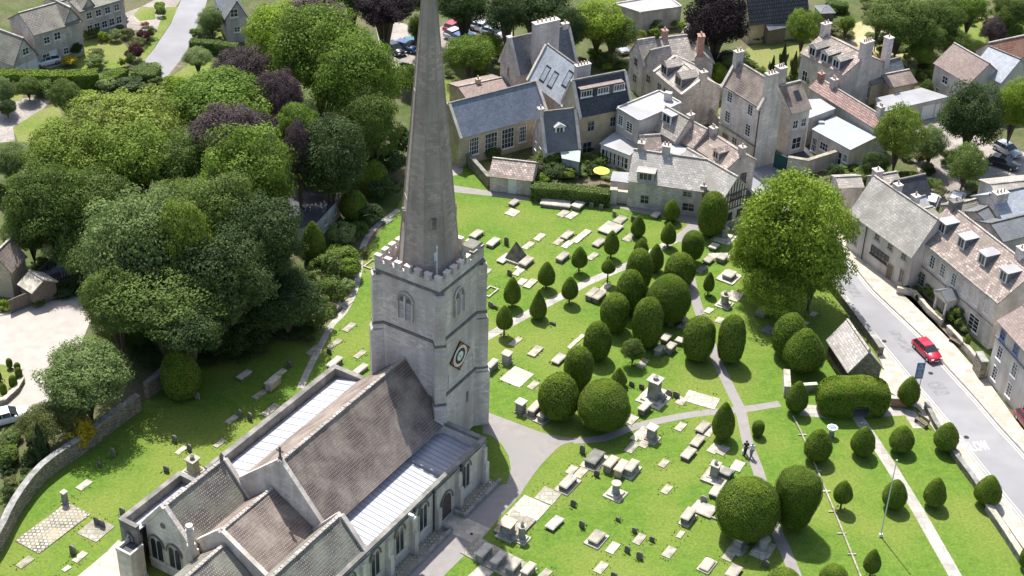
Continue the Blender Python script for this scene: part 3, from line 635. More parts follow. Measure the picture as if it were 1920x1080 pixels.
        for sx in (-.25, .25):
            q = MB(); ww = w * .36; O2 = c(sx * w, 0, 0)
            for k in range(8):
                y = .2 + k * h * .085; q.hexa([c(sx * w - ww / 2, y, .06), c(sx * w + ww / 2, y, .06), c(sx * w + ww / 2, y - .1, .2), c(sx * w - ww / 2, y - .1, .2)], [c(sx * w - ww / 2, y + .05, .06), c(sx * w + ww / 2, y + .05, .06), c(sx * w + ww / 2, y - .05, .2), c(sx * w - ww / 2, y - .05, .2)])
            q.build('louvre', 'ashlar', ob)
            q = MB(); q.hexa([c(sx * w - ww / 2, .1, .065), c(sx * w + ww / 2, .1, .065), c(sx * w + ww / 2, h * .8, .065), c(sx * w, h * .9, .065), c(sx * w - ww / 2, h * .8, .065)], [c(sx * w - ww / 2, .1, .07), c(sx * w + ww / 2, .1, .07), c(sx * w + ww / 2, h * .8, .07), c(sx * w, h * .9, .07), c(sx * w - ww / 2, h * .8, .07)]); q.build('recess', 'dark_stone', ob)
        q = MB()
        for x in (-w / 2 - .08, 0, w / 2 + .08): q.hexa([c(x - .08, 0, .06), c(x + .08, 0, .06), c(x + .08, 0, .26), c(x - .08, 0, .26)], [c(x - .08, h * (.95 if x == 0 else .7), .06), c(x + .08, h * (.95 if x == 0 else .7), .06), c(x + .08, h * (.95 if x == 0 else .7), .26), c(x - .08, h * (.95 if x == 0 else .7), .26)])
        ar = arc(w + .3, h + .2, .06)
        for k in range(2, len(ar) - 1): q.tube(ar[k] + nn * .08, ar[k + 1] + nn * .08, .1, .1, 4)
        q.build('tracery', 'ashlar_pale', ob)
    belfry(W(0, -3.9, 0), NV, -WV, 1.5, 2.9, 15.5); belfry(W(3.3, 0, 0), WV, NV, 1.4, 2.9, 15.8)
    # clock: a square board hung on its corner
    O = W(3.5, 0, 10.7); cc = lambda x, y, o: O + WV * x + NV * o + Vector((0, 0, y)); h = 1.78
    q = MB(); q.hexa([cc(-h, 0, .03), cc(0, -h, .03), cc(h, 0, .03), cc(0, h, .03)], [cc(-h, 0, .12), cc(0, -h, .12), cc(h, 0, .12), cc(0, h, .12)]); ck = q.build('clock', 'clock_black', root)
    def disc(r, o, n=40): return [cc(r * math.cos(k * 2 * math.pi / n), r * math.sin(k * 2 * math.pi / n), o) for k in range(n)]
    q = MB(); g = h - .16; q.face([cc(-g, 0, .125), cc(0, -g, .125), cc(g, 0, .125), cc(0, g, .125)]); q.build('clock_board', 'clock_red', ck)
    for r, o, mm in ((1.16, .13, 'clock_white'), (1.0, .134, 'clock_black'), (.98, .138, 'clock_white'), (.86, .142, 'clock_black'), (.52, .146, 'clock_white')):
        q = MB(); q.face(disc(r, o)); q.build('dial_ring', mm, ck)
    q = MB()
    for k in range(12):
        a = k * math.pi / 6; d = (math.cos(a), math.sin(a)); q.face([cc(d[0] * r - d[1] * s, d[1] * r + d[0] * s, .15) for r, s in ((.6, -.035), (.8, -.035), (.8, .035), (.6, .035))])
    q.build('hour_marks', 'gold', ck)
    q = MB()
    for a, L in ((R_(150), .8), (R_(-75), .55)): d = (math.cos(a), math.sin(a)); q.face([cc(d[0] * r - d[1] * s, d[1] * r + d[0] * s, .155) for r, s in ((-.1, -.04), (L, -.02), (L, .02), (-.1, .04))])
    q.build('clock_hands', 'gold', ck)
    # nave
    zr, ae = 10.7, -19.2
    def gable_roof(name, a0, a1, bs, zs, br, zz, bn, zn, rm='tile_brown', wallm='ashlar_pale', zw=0, cop=True, gE=True, gW=False, over=.12):
        w = MB(); w.face([W(a0, bs, zw), W(a0, bs, zs), W(a0, br, zz), W(a0, bn, zn), W(a0, bn, zw)]); w.face([W(a1, bs, zw), W(a1, bs, zs), W(a1, br, zz), W(a1, bn, zn), W(a1, bn, zw)])
        w.face([W(a0, bn, zw), W(a1, bn, zw), W(a1, bn, zn), W(a0, bn, zn)]); w.face([W(a0, bs, zw), W(a1, bs, zw), W(a1, bs, zs), W(a0, bs, zs)]); w.build(name + '_wall', wallm, root)
        r = MB(); kn = (zz - zn) / (bn - br); ks = (zz - zs) / (br - bs)
        r.slab([W(a0 + .1, bn + over, zn - kn * over), W(a1 - .03, bn + over, zn - kn * over), W(a1 - .03, br, zz), W(a0 + .1, br, zz)], .14)
        r.slab([W(a0 + .1, bs - over, zs - ks * over), W(a1 - .03, bs - over, zs - ks * over), W(a1 - .03, br, zz), W(a0 + .1, br, zz)], .14)
        ro = r.build(name + '_roof', rm, root)
        q = MB(); x = a0 + .3
        while x < a1 - .2:
            sb(q, x, min(x + .42, a1 - .05), br - .17, br + .17, zz + .05, zz + .24 + random.uniform(-.03, .03)); x += .46
        q.build('ridge_tiles', 'stone_slate', ro)
        if cop:
            for a in ([a0] if gE else []) + ([a1] if gW else []):
                q = MB()
                for b_, z_ in ((bn + .25, zn - kn * .25), (bs - .25, zs - ks * .25)):
                    q.slab([W(a - .08, b_, z_ + .02), W(a + .38, b_, z_ + .02), W(a + .38, br, zz + .02), W(a - .08, br, zz + .02)], .36)
                q.build('gable_coping', 'ashlar_pale', root)
        return ro
    gable_roof('nave', ae, -.02, -9.3, 6.0, -4.1, zr, .4, 5.3, over=.4)
    def cross(a, b, z, s=1.0):
        q = MB(); sb(q, a - .1, a + .1, b - .2 * s, b + .2 * s, z, z + .3 * s); sb(q, a - .07, a + .07, b - .08, b + .08, z + .3 * s, z + 1.5 * s); sb(q, a - .071, a + .071, b - .4 * s, b + .4 * s, z + .95 * s, z + 1.12 * s); q.build('gable_cross', 'dark_stone', root)
    cross(ae + .15, -4.1, zr + .35, .95)
    gable_roof('south_chapel', -27.4, -19.45, -13.2, 5.0, -10.74, 8.05, -7.95, 4.65, rm='tile_mossy', gW=True)
    q = MB(); p = W(-19.6, -10.74, 0); q.ngon(p[:2], .18, 8.3, .2, 8.7, 6); q.ngon(p[:2], .25, 8.7, .02, 9.1, 6); q.build('finial', 'dark_stone', root)
    gable_roof('chancel', -26.4, -19.25, -7.85, 4.7, -5.1, 7.25, -.05, 4.4)
    gable_roof('north_chapel', -30.5, -19.45, .05, 4.9, 2.65, 7.9, 5.15, 5.0, rm='tile_mossy', gE=False, gW=True)
    gable_roof('sanctuary', -36, -26.5, -7.4, 3.7, -4.6, 6.15, -1.6, 3.9, rm='tile_mossy', gE=True)
    q = MB(); sb(q, -26.35, -19.3, -.04, .3, 4.45, 4.75); sb(q, -27.3, -19.5, -8.0, -7.86, 4.5, 4.72); q.build('valley_gutter', 'lead', root)
    # leaded aisle roofs
    def lead_roof(a0, a1, b0, z0, b1, z1, step=.62, th=.1, soff=0.0):
        q = MB(); q.slab([W(a0, b0, z0), W(a1, b0, z0), W(a1, b1, z1), W(a0, b1, z1)], th); ro = q.build('lead_roof', 'lead', root)
        q = MB(); x = a0 + step * .6
        while x < a1 - .1:
            q.tube(W(x, b0, z0 + th + .01), W(x, b1, z1 + th + .01), .035, .035, 5); x += step
        q.build('lead_roll', 'lead_seam', ro)
    lead_roof(-19.2, -6.1, .46, 4.1, 5.05, 3.7); lead_roof(-6.0, -.3, .46, 3.95, 5.05, 3.6)
    q = MB(); sb(q, -6.16, -5.95, .46, 5.1, 3.9, 4.35); q.build('lead_step', 'lead_seam', root)
    lead_roof(-19.1, -.05, -12.55, 4.95, -9.34, 5.75, 1.15)
    lead_roof(-28.2, -20.8, -14.85, 4.25, -13.25, 4.75, 1.15)
    q = MB(); sb(q, -30.2, -28.55, -14.3, -12.6, 0, 3.35); q.build('boiler_room', 'ashlar_pale', root)
    q = MB(); sb(q, -30.0, -28.6, -14.1, -12.8, 3.353, 3.4); q.build('boiler_roof', 'slate_dark', root)
    q = MB()
    for a0, a1, b0, b1 in ((-30.25, -30.05, -14.35, -12.55), (-30.05, -28.56, -14.35, -14.15), (-30.05, -28.56, -12.75, -12.55)): sb(q, a0, a1, b0, b1, 3.36, 3.75)
    q.build('parapet', 'ashlar_pale', root)
    # outer walls with parapets
    q = MB()
    sb(q, -30.6, -.05, 5.16, 5.55, 0, 5.0); sb(q, -.45, -.05, .5, 5.16, 0, 4.9); q.build('north_wall', 'ashlar_pale', root)
    q = MB(); sb(q, -30.6, .0, 5.15, 5.62, 5.0, 5.25); sb(q, -30.6, 0, 5.12, 5.7, 4.7, 4.82); sb(q, -.5, .02, .4, 5.15, 4.9, 5.25); q.build('north_parapet', 'shaded_parapet_stone', root)
    q = MB(); sb(q, -19.4, .2, -13.1, -12.65, 0, 6.0); sb(q, -.25, .2, -12.65, -9.3, 0, 6.0); sb(q, -19.6, -19.25, -12.65, -9.35, 0, 6.0)
    q.build('south_wall', 'shaded_parapet_stone', root)
    q = MB(); sb(q, -19.5, .28, -13.18, -12.6, 6.0, 6.2); sb(q, -.3, .28, -12.6, -9.3, 6.0, 6.2); q.build('south_parapet', 'shaded_parapet_stone', root)
    q = MB(); sb(q, -28.55, -20.6, -15.3, -14.9, 0, 5.3); sb(q, -20.95, -20.6, -14.9, -13.2, 0, 5.3); sb(q, -28.55, -28.2, -14.9, -13.2, 0, 5.3); q.build('vestry_wall', 'shaded_parapet_stone', root)
    q = MB(); sb(q, -28.62, -20.53, -15.37, -14.85, 5.303, 5.45); sb(q, -21.0, -20.53, -14.85, -13.2, 5.303, 5.45); sb(q, -28.62, -28.15, -14.85, -13.2, 5.303, 5.45); q.build('vestry_parapet', 'shaded_parapet_stone', root)
    # chapel east windows
    def lancet(O, d, nn, x, z, w, h, lights=1, gm='glass', nm='window'):
        c = lambda u_, y, o: O + d * (x + u_) + nn * o + Vector((0, 0, z + y))
        def arch(wd, hh, o, cx=0, n=8):
            pts = [c(cx - wd / 2, 0, o), c(cx + wd / 2, 0, o), c(cx + wd / 2, hh - wd * .62, o)]
            for k in range(1, n): t = k / n * math.pi; pts.append(c(cx + wd / 2 * math.cos(t), hh - wd * .62 + wd * .62 * math.sin(t), o))
            return pts + [c(cx - wd / 2, hh - wd * .62, o)]
        q = MB(); q.hexa(arch(w + .36, h + .2, .004), arch(w + .36, h + .2, .05)); fr = q.build(nm, 'window_stone', root)
        q = MB(); ww = (w - .12 * (lights - 1)) / lights
        for i in range(lights): q.face(arch(ww, h if lights == 1 else h * .93, .056, -w / 2 + ww / 2 + i * (ww + .12)))
        q.build('pane', gm, fr)
        q = MB(); ar = arch(w + .5, h + .3, .05)
        for k in range(2, len(ar) - 1): q.tube(ar[k] + nn * .05, ar[k + 1] + nn * .05, .09, .09, 5)
        q.build('hood_mould', 'dark_stone', fr); q = MB(); q.hexa([c(-w / 2 - .3, -.2, .004), c(w / 2 + .3, -.2, .004), c(w / 2 + .3, -.2, .2), c(-w / 2 - .3, -.2, .2)], [c(-w / 2 - .3, 0, .004), c(w / 2 + .3, 0, .004), c(w / 2 + .3, 0, .1), c(-w / 2 - .3, 0, .1)]); q.build('sill', 'window_stone', fr)
        return fr
    O = W(-27.4, 0, 0)
    for b in (-12.1, -9.95): lancet(O, NV, -WV, b, 1.3, 1.35, 2.6, 2)
    q = MB(); c = W(-27.42, -11.0, 5.9); pts = [c + NV * .3 * math.cos(k * .785) + Vector((0, 0, .3 * math.sin(k * .785))) for k in range(8)]; q.hexa(pts, [p - WV * .06 for p in pts]); ro = q.build('roundel', 'dark_stone', root)
    lancet(W(-28.58, 0, 0), NV, -WV, -14.2, 3.2, .35, .8); 
    for a in (-3.55, -10.75, -14.5, -18.25, -22.0, -25.8): lancet(W(0, 5.55, 0), WV, NV, a, 1.45, 1.15, 2.95, 2)
    dr = lancet(W(0, 5.55, 0), WV, NV, -6.85, .1, 1.5, 2.85, 1, 'timber', 'door')
    for a in (-.5, -5.0, -8.75, -12.6, -16.4, -20.2, -24.0, -27.8):
        q = MB(); sb(q, a - .28, a + .28, 5.552, 6.15, 0, 2.6); sb(q, a - .26, a + .26, 5.552, 5.9, 2.603, 4.3)
        q.build('pilaster', 'ashlar_pale', root)
    for a in (-4.6, -9.1, -12.2):
        q = MB(); q.tube(W(a, 5.66, .1), W(a, 5.66, 4.9), .06); sb(q, a - .14, a + .14, 5.56, 5.8, 4.7, 4.95); q.build('downpipe', 'iron', root)
    q = MB(); sb(q, -13.3, -13.0, 5.63, 6.2, 4.9, 5.15); sb(q, -13.3, -12.9, 6.0, 6.35, 4.6, 4.9); q.build('floodlight', 'white_paint', root)
    for a, b, z in ((-8.6, 6.2, 2.6),): pass
    # octagonal turret between chapels
    p = W(-27.4, -7.75, 0); q = MB(); q.box(p, WV, NV, .5, .5, 0, 4.7, .9); q.ngon(p[:2], .5, 4.7, .4, 5.4, 8); q.ngon(p[:2], .3, 5.4, .3, 6.9, 8); q.ngon(p[:2], .42, 6.9, .4, 7.1, 8); q.ngon(p[:2], .3, 7.1, .34, 7.6, 8); q.build('turret', 'ashlar_pale', root)
    q = MB(); sb(q, -27.44, -27.1, -15.0, -14.2, 0, 3.2); q.build('buttress', 'ashlar_pale', root)
    # tower door slit and ledges
    q = MB(); sb(q, 4.9, 5.2, .003, .05, 4.0, 5.3); q.build('slit_window', 'dark_stone', root)
    for a in (1.6, 5.9): q = MB(); q.tube(W(a, .06, 7.6), W(a, .06, 9.6), .05); q.build('downpipe', 'white_paint', root)
    return root
# ---------------- ground, road, paths ----------------
mb = MB(); mb.face([(-900, -300, 0), (900, -300, 0), (900, 1500, 0), (-900, 1500, 0)]); struct(mb.build('ground', 'soil'))
LAWN = [(-90, 1130), (-30, 1050), (33, 950), (83, 893), (160, 838), (217, 790), (262, 758), (300, 735), (345, 690), (440, 640), (560, 640), (600, 590), (640, 540), (690, 465), (745, 390), (770, 330), (850, 290), (918, 352), (1000, 364), (1180, 385), (1320, 402), (1400, 395), (1500, 455), (1530, 510), (1570, 562), (1634, 645), (1660, 700), (1715, 765), (1755, 812), (1800, 868), (1850, 952), (1915, 1045), (1990, 1150), (1990, 1250), (-90, 1250)]
patch('churchyard_lawn', LAWN, .004, 'lawn')
# main street: carriageway sunk between raised pavements
lk = [(1380, 330), (1445, 405), (1525, 500), (1575, 553), (1642, 639), (1700, 709), (1730, 743), (1770, 791), (1803, 836), (1849, 894), (1877, 931), (1920, 983), (1990, 1070)]
rk = [(1415, 318), (1490, 385), (1589, 484), (1639, 545), (1730, 631), (1775, 686), (1829, 745), (1875, 799), (1920, 848), (2000, 940)]
patch('road', lk + rk[::-1], .01, 'asphalt')
def raised(name, pts, z, m):
    q = MB(); q.prism([G(p[0], p[1]) for p in pts], 0, z); return struct(q.build(name, m))
raised('pavement', rk[1:] + [(2050, 930), (1960, 860), (1905, 790), (1850, 712), (1835, 700), (1795, 655), (1765, 622), (1700, 548), (1640, 492), (1600, 462), (1545, 410)], .1, 'pavement')
raised('pavement', lk[1:] + [(1960, 1090), (1895, 995), (1830, 905), (1795, 868), (1755, 812), (1722, 768), (1640, 720), (1655, 690), (1640, 650), (1600, 595), (1575, 566), (1530, 512), (1470, 440)], .1, 'pavement')
for nm, K, off in (('kerb_line', lk, .28), ('kerb_line', rk, -.28)):
    P = [G(*k) for k in K]; 
    for o2 in (off, off * 2.1):
        L2 = []
        for i, p in enumerate(P):
            d = (P[min(i + 1, len(P) - 1)] - P[max(i - 1, 0)]).normalized(); q = Vector((-d.y, d.x, 0)); L2.append(p + q * o2)
        ribbon(nm, L2, .1, .014, 'line_paint', world=True)
    ribbon('kerb', [p + Vector((0, 0, 0)) for p in P], .16, .106, 'flagstone', world=True)
# SLOW on the carriageway
def slow():
    a, b, c = G(1820, 847), G(1860, 843.5), G(1806, 829.5); cu = bpy.data.curves.new('slow', 'FONT'); cu.body = 'SLOW'; cu.offset = .018; cu.resolution_u = 3; cu.space_character = 1.08
    o = link(bpy.data.objects.new('slow', cu)); bpy.context.view_layer.update(); me = bpy.data.meshes.new_from_object(o.evaluated_get(bpy.context.evaluated_depsgraph_get())); bpy.data.objects.remove(o)
    xs = [v.co.x for v in me.vertices]; ys = [v.co.y for v in me.vertices]; x0, x1, y0, y1 = min(xs), max(xs), min(ys), max(ys)
    for v in me.vertices:
        p = a + (b - a) * ((v.co.x - x0) / (x1 - x0)) + (c - a) * ((v.co.y - y0) / (y1 - y0)); v.co = (p.x, p.y, .0165)
    me.materials.clear(); me.materials.append(MT['white_paint']); o = link(bpy.data.objects.new('road_marking', me)); tag(o, 'road marking', 'white word SLOW painted on the grey carriageway of the main street')
mat('asphalt_dark', (.2, .2, .205), (.24, .24, .245), 1.5, .9, .1, grain=2)
slow()
for px, a_, b_ in (((1600, 545), 1.4, .7), ((1690, 640), 2.2, .6), ((1760, 728), 1.2, .9), ((1560, 505), 1.0, .6)):
    c = G(*px); d = (G(1700, 640) - G(1600, 520)).normalized(); s_ = Vector((-d.y, d.x, 0)); patch('road_repair', [c + d * x * a_ + s_ * y * b_ for x, y in ((-1, -1), (1, -1), (1.05, .9), (-1, 1))], .0125, 'asphalt_dark', world=True)
for px in ((1812, 820), (1658, 640), (1745, 700)):
    c = G(*px); q = MB(); q.ngon(c[:2], .28, .012, .28, .022, 14); tag(q.build('manhole_cover', 'iron'), 'manhole cover'); AUTO.append((bpy.data.objects[-1] if False else S.collection.objects[-1], 'round dark iron', 'manhole cover', px))
# churchyard paths
big = spline([(905, 770), (960, 790), (1020, 812), (1080, 823), (1094, 825), (1060, 832), (1040, 845), (1010, 877), (985, 912), (972, 932), (940, 966), (900, 1014), (860, 1052), (820, 1092)], 5)
end = [(760, 1140)]
P = [G(*p) for p in big] + [W(-21, 7.1, 0), W(-.3, 7.1, 0), G(950, 908), G(958, 880), G(954, 855), G(940, 832), G(922, 817), G(905, 812)]
patch('churchyard_path', P, .012, 'path_asphalt', world=True)
ribbon('churchyard_path', spline([(1075, 826), (1130, 822), (1190, 800), (1280, 780), (1340, 772), (1390, 768), (1462, 757)]), 1.0, .009, 'path_asphalt')
ribbon('churchyard_path', spline([(1290, 500), (1300, 545), (1313, 590), (1336, 655), (1353, 695), (1372, 735), (1389, 772), (1402, 830), (1424, 890), (1452, 985), (1478, 1045), (1500, 1100)]), 1.15, .0105, 'path_asphalt')
ribbon('churchyard_path', [(1318, 412), (1270, 447), (1180, 496), (1100, 530), (1000, 583), (930, 622), (880, 650)], 1.15, .008, 'flagstone')
patch('churchyard_path', [(848, 347), (918, 358), (1000, 371), (1180, 388), (1240, 396), (1330, 402), (1400, 398), (1412, 425), (1385, 450), (1372, 425), (1345, 420), (1310, 432), (1275, 455), (1262, 450), (1290, 420), (1225, 404), (1187, 397), (1168, 391), (1000, 378), (925, 368), (848, 360)], .0115, 'path_asphalt')
ribbon('churchyard_path', [(1598, 768), (1636, 822), (1665, 866), (1720, 955), (1790, 1078), (1830, 1150)], 1.25, .0095, 'flagstone')
patch('churchyard_path', [(1490, 757), (1530, 760), (1600, 760), (1690, 765), (1716, 772), (1738, 802), (1712, 803), (1697, 779), (1640, 782), (1560, 785), (1500, 779)], .0075, 'flagstone')
o = ribbon('edging', spline([(563, 728), (580, 690), (603, 645), (622, 610), (645, 585), (664, 548), (673, 510), (678, 470), (700, 430), (748, 393)]), .75, .02, 'flagstone')
patch('churchyard_path', [W(-8.5, 7.1, 0), W(-8.5, 10, 0), W(-5.9, 10, 0), W(-5.9, 5.6, 0), W(-8.1, 5.6, 0), W(-8.1, 7.1, 0)], .022, 'pavement', world=True)
patch('churchyard_path', [(222, 1012), (200, 1035), (140, 1085), (100, 1120), (300, 1120), (260, 1040)], .01, 'pavement')
patch('church_gutter', [W(-5.9, 5.5, 0), W(-5.9, 7.0, 0), W(.2, 7.0, 0), W(.2, 5.5, 0)], .0145, 'cobble', world=True)
patch('church_gutter', [W(-22, 5.5, 0), W(-22, 7.0, 0), W(-8.2, 7.0, 0), W(-8.2, 5.5, 0)], .0145, 'cobble', world=True)
q = MB(); sb(q, -5.9, .5, 6.95, 7.25, 0, .45); sb(q, -6.1, -5.9, 5.9, 7.25, 0, .5); q2 = q.build('kerb_wall', 'tomb_grey'); tag(q2, 'wall', 'low stone kerb wall round the sunken gutter near the tower')
q = MB(); sb(q, -22, -8.5, 6.95, 7.25, 0, .45); sb(q, -8.5, -8.2, 5.9, 7.25, 0, .5); q2 = q.build('kerb_wall', 'tomb_grey'); tag(q2, 'wall', 'long low stone kerb wall beside the church wall left of the door')
q = MB(); c = W(-8.4 + .9, 8.9, 0); q.box(c, WV, NV, .14, .14, .023, .03); tag(q.build('drain_cover', 'iron'), 'drain cover', 'small square dark drain cover in the slab before the church door')
# gardens, drives, car park
for nm, pts, m, z in (
    ('garden_lawn', [(140, 95), (150, 72), (205, 68), (233, 82), (245, 100), (232, 128), (150, 130), (135, 115)], 'garden_lawn', .006),
    ('driveway', [(150, 48), (190, 40), (262, 14), (300, -6), (345, -8), (305, 45), (295, 58), (240, 56), (180, 52)], 'gravel', .005),
    ('driveway', [(70, 104), (110, 86), (118, 120), (95, 128), (60, 125)], 'gravel', .005),
    ('garden_lawn', [(250, 28), (265, 12), (290, 14), (292, 36), (262, 40)], 'garden_lawn', .009),
    ('lane', [(345, -12), (392, -12), (384, 15), (355, 85), (345, 105), (312, 145), (285, 145), (262, 125), (290, 90), (320, 45)], 'asphalt', .012),
    ('verge', [(310, 14), (338, 12), (312, 55), (266, 122), (250, 112), (292, 62)], 'garden_lawn', .007),
    ('verge', [(300, 150), (318, 122), (360, 112), (400, 118), (380, 150), (320, 165)], 'garden_lawn', .007),
    ('flower_bed', [(322, 112), (350, 102), (352, 122), (320, 145)], 'flower_soil', .009),
    ('garden_lawn', [(400, 52), (446, 50), (450, 72), (400, 78)], 'garden_lawn', .006),
    ('driveway', [(-30, 190), (60, 183), (95, 188), (80, 206), (25, 238), (28, 265), (-30, 270)], 'gravel', .005),
    ('garden_lawn', [(24, 240), (75, 207), (110, 196), (120, 230), (60, 268), (34, 266)], 'garden_lawn', .008),
    ('garden_lawn', [(20, 175), (30, 168), (45, 175), (40, 190), (20, 190)], 'garden_lawn', .008),
    ('driveway', [(-60, 605), (30, 580), (150, 552), (170, 600), (150, 650), (118, 700), (80, 770), (-60, 800)], 'gravel_pale', .006),
    ('car_park', [(700, 30), (760, 45), (805, 70), (808, 110), (770, 150), (720, 125)], 'gravel', .005),
    ('car_park', [(806, 60), (880, 25), (915, 12), (960, 60), (965, 85), (860, 96), (812, 112)], 'gravel', .006),
    ('garden_lawn', [(1398, 92), (1420, 80), (1480, 78), (1515, 92), (1512, 135), (1430, 150), (1405, 120)], 'garden_lawn', .006),
    ('garden_lawn', [(1590, 50), (1625, 35), (1660, 60), (1705, 105), (1700, 125), (1620, 110), (1560, 75)], 'garden_dry', .006),
    ('garden_lawn', [(1795, 42), (1846, 30), (1850, 70), (1840, 105), (1815, 90)], 'garden_lawn', .006),
    ('garden_lawn', [(1312, 222), (1312, 198), (1358, 190), (1362, 240), (1340, 240)], 'garden_lawn', .006),
    ('yard', [(1690, 235), (1780, 215), (1850, 270), (1990, 300), (1990, 335), (1840, 352), (1800, 372), (1740, 395), (1725, 330)], 'gravel', .005),
    ('driveway', [(848, 300), (870, 308), (866, 326), (848, 330)], 'gravel', .0125),
    ('garden_lawn', [(900, 303), (935, 288), (962, 288), (945, 312), (915, 318)], 'garden_lawn', .006),
    ('garden_lawn', [(832, 150), (870, 155), (862, 195), (834, 190)], 'garden_lawn', .006),
    ('yard', [(1440, 300), (1475, 270), (1525, 280), (1515, 305), (1470, 320)], 'flat_dark', .0065),
    ('lane', [(1390, 270), (1410, 262), (1450, 290), (1480, 322), (1440, 345), (1400, 350)], 'asphalt', .0115),
    ('patio', [(90, 505), (128, 474), (158, 478), (165, 505), (90, 530), (70, 527)], 'patio', .006),
    ('flower_bed', [(1680, 540), (1770, 600), (1840, 680), (1838, 695), (1795, 655), (1700, 548)], 'flower_soil', .108),
    ('flower_bed', [(640, 470), (690, 455), (672, 510), (662, 548), (640, 585), (600, 620), (560, 640), (560, 560)], 'flower_soil', .0135),
    ('flower_bed', [(1000, 310), (1140, 300), (1160, 345), (1000, 362)], 'flower_soil', .007)):
    if m == 'flower_soil' and m not in MT: mat('flower_soil', (.13, .1, .07), (.2, .16, .11), 1.5, .95, .4, c3=(.07, .09, .03), sc3=.6)
    if m == 'gravel_pale' and m not in MT: mat('gravel_pale', (.35, .315, .28), (.41, .37, .33), .7, .95, .2)
    if m == 'garden_dry' and m not in MT: mat('garden_dry', (.28, .27, .09), (.36, .32, .16), .6, .95, .3, c3=(.42, .36, .24), sc3=.2)
    patch(nm, pts, z, m)
patch('garden_lawn', [G(-30 + 78 * math.cos(a * .26), 714 + 34 * math.sin(a * .26)) for a in range(24)], .01, 'garden_lawn', world=True)

# ---------------- church ----------------
church()

# ---------------- houses ----------------
def H(label, px, cat='house', name='stone_house'): return house(name, label, cat, None, G(px[0], px[1]))
# hall with a long blue-grey slate roof
h = H('long low hall with a big blue-grey slate roof and tall white windows', (930, 285), 'hall', 'village_hall')
w = wing(h, (860, 256), (1026, 212), 4.6, (840, 196), 'cotswold_warm', 'slate_blue', cop=True)
wins(w, 'F', [(.17, 2.6, 1.5, 2.6), (.36, 2.4, 2.0, 3.0), (.55, 2.4, 2.0, 3.0), (.72, 2.4, 1.2, 2.4)], nx=4, ny=4)
h = H('annexe with a plain brown tiled roof behind the long hall', (900, 195), 'outbuilding', 'annexe')
w = wing(h, (877, 188), (957, 171), 3.0, (860, 164), 'cotswold_warm', 'tile_pinkbrown'); chim(w, .45, w['m'], .3, .3, .6, 'cotswold_warm', 1)
# old school house of several slate roofed blocks
h = H('tall gabled stone school house with grey slate roofs and a row of chimneys', (1040, 200), 'house', 'school_house')
w = wing(h, (969, 137), (1080, 111), 6.0, (955, 74), 'cotswold', 'slate', dmax=9, cop=True)
chim(w, .93, w['m'], .5, .3, .5, 'ashlar', 1); chim(w, .0, w['m'], .3, .3, .3, 'ashlar', 0)
for a in (.46,): chim(w, a, w['m'] - 2.2, 2.0, .5, 2.6, 'ashlar', 5)
window(h, *face_of(w, 'L')[:3], w['D'] * .5, 5.2, .5, 1.5, 'window_stone', 1, 2)
w = wing(h, (993, 145), (1060, 196), 6.2, (1025, 84), 'cotswold', 'slate_pale', cop=True, dmax=12)
O, d, nn, L = face_of(w, 'F')
for fx, k in ((.3, .3), (.52, .3), (.8, .55)):
    c = w['P'] + w['u'] * L * fx + w['n'] * w['m'] * k; zz = w['he'] + (w['hr'] - w['he']) * k + .2; sl = (w['hr'] - w['he']) / w['m']; q = MB()
    for m_, e, o_ in ((0, .62, .0), (1, .48, .03)):
        q.cm = m_; q.slab([Vector((*(c + w['u'] * sx * e + w['n'] * sy * e).xy, zz + o_ + sl * sy * e)) for sx, sy in ((-1, -1), (1, -1), (1, 1), (-1, 1))], .06)
    q.build('skylight', ['iron', 'glass_pale'], w['roof'])
chim(w, .98, w['m'], .35, 1.1, .8, 'ashlar', 4)
w = wing(h, (1084, 216), (1184, 196), 6.6, (1072, 153), 'cotswold_warm', 'slate_dark', cop=True, dmax=10)
wins(w, 'F', [(.25, 4.6, 1.1, 1.6), (.66, 4.6, .9, 1.5), (.2, 1.4, 1.4, 1.8), (.93, 3.0, .6, .9)], fm='window_stone')
wins(w, 'L', [(.55, 5.0, .6, 1.8)], fm='window_stone', nx=1); door(w, 'F', .6, 1.2, 2.2)
dormer(w, .48, .9, w['L'] * .78, 1.5, True, 'slate', 'tile_pinkbrown', nx=1)
sl = (w['hr'] - w['he']) / w['m']; zc = w['he'] + sl * .9 + .95
for a in (.19, .5, .8): window(h, w['P'] + w['n'] * .88, w['u'], -w['n'], a * w['L'], zc, 1.7, .95, 'white_wood', 4, 1, 'glass', off=.03)
h = H('small stone cottage with a mossy stone-slate roof and one white dormer', (1045, 285), 'cottage', 'cottage')
w = wing(h, (1020, 281), (1087, 273), 3.0, (1012, 212), 'cotswold', 'slate', dmax=8, cop=True); dormer(w, .48, .9, 1.3, .95, False, 'white_wood', 'flat_white'); chim(w, .02, w['m'], .35, .35, .6, 'ashlar', 1)
wins(w, 'L', [(.3, 2.0, .8, 1.1), (.7, 1.9, .6, 1.2)])
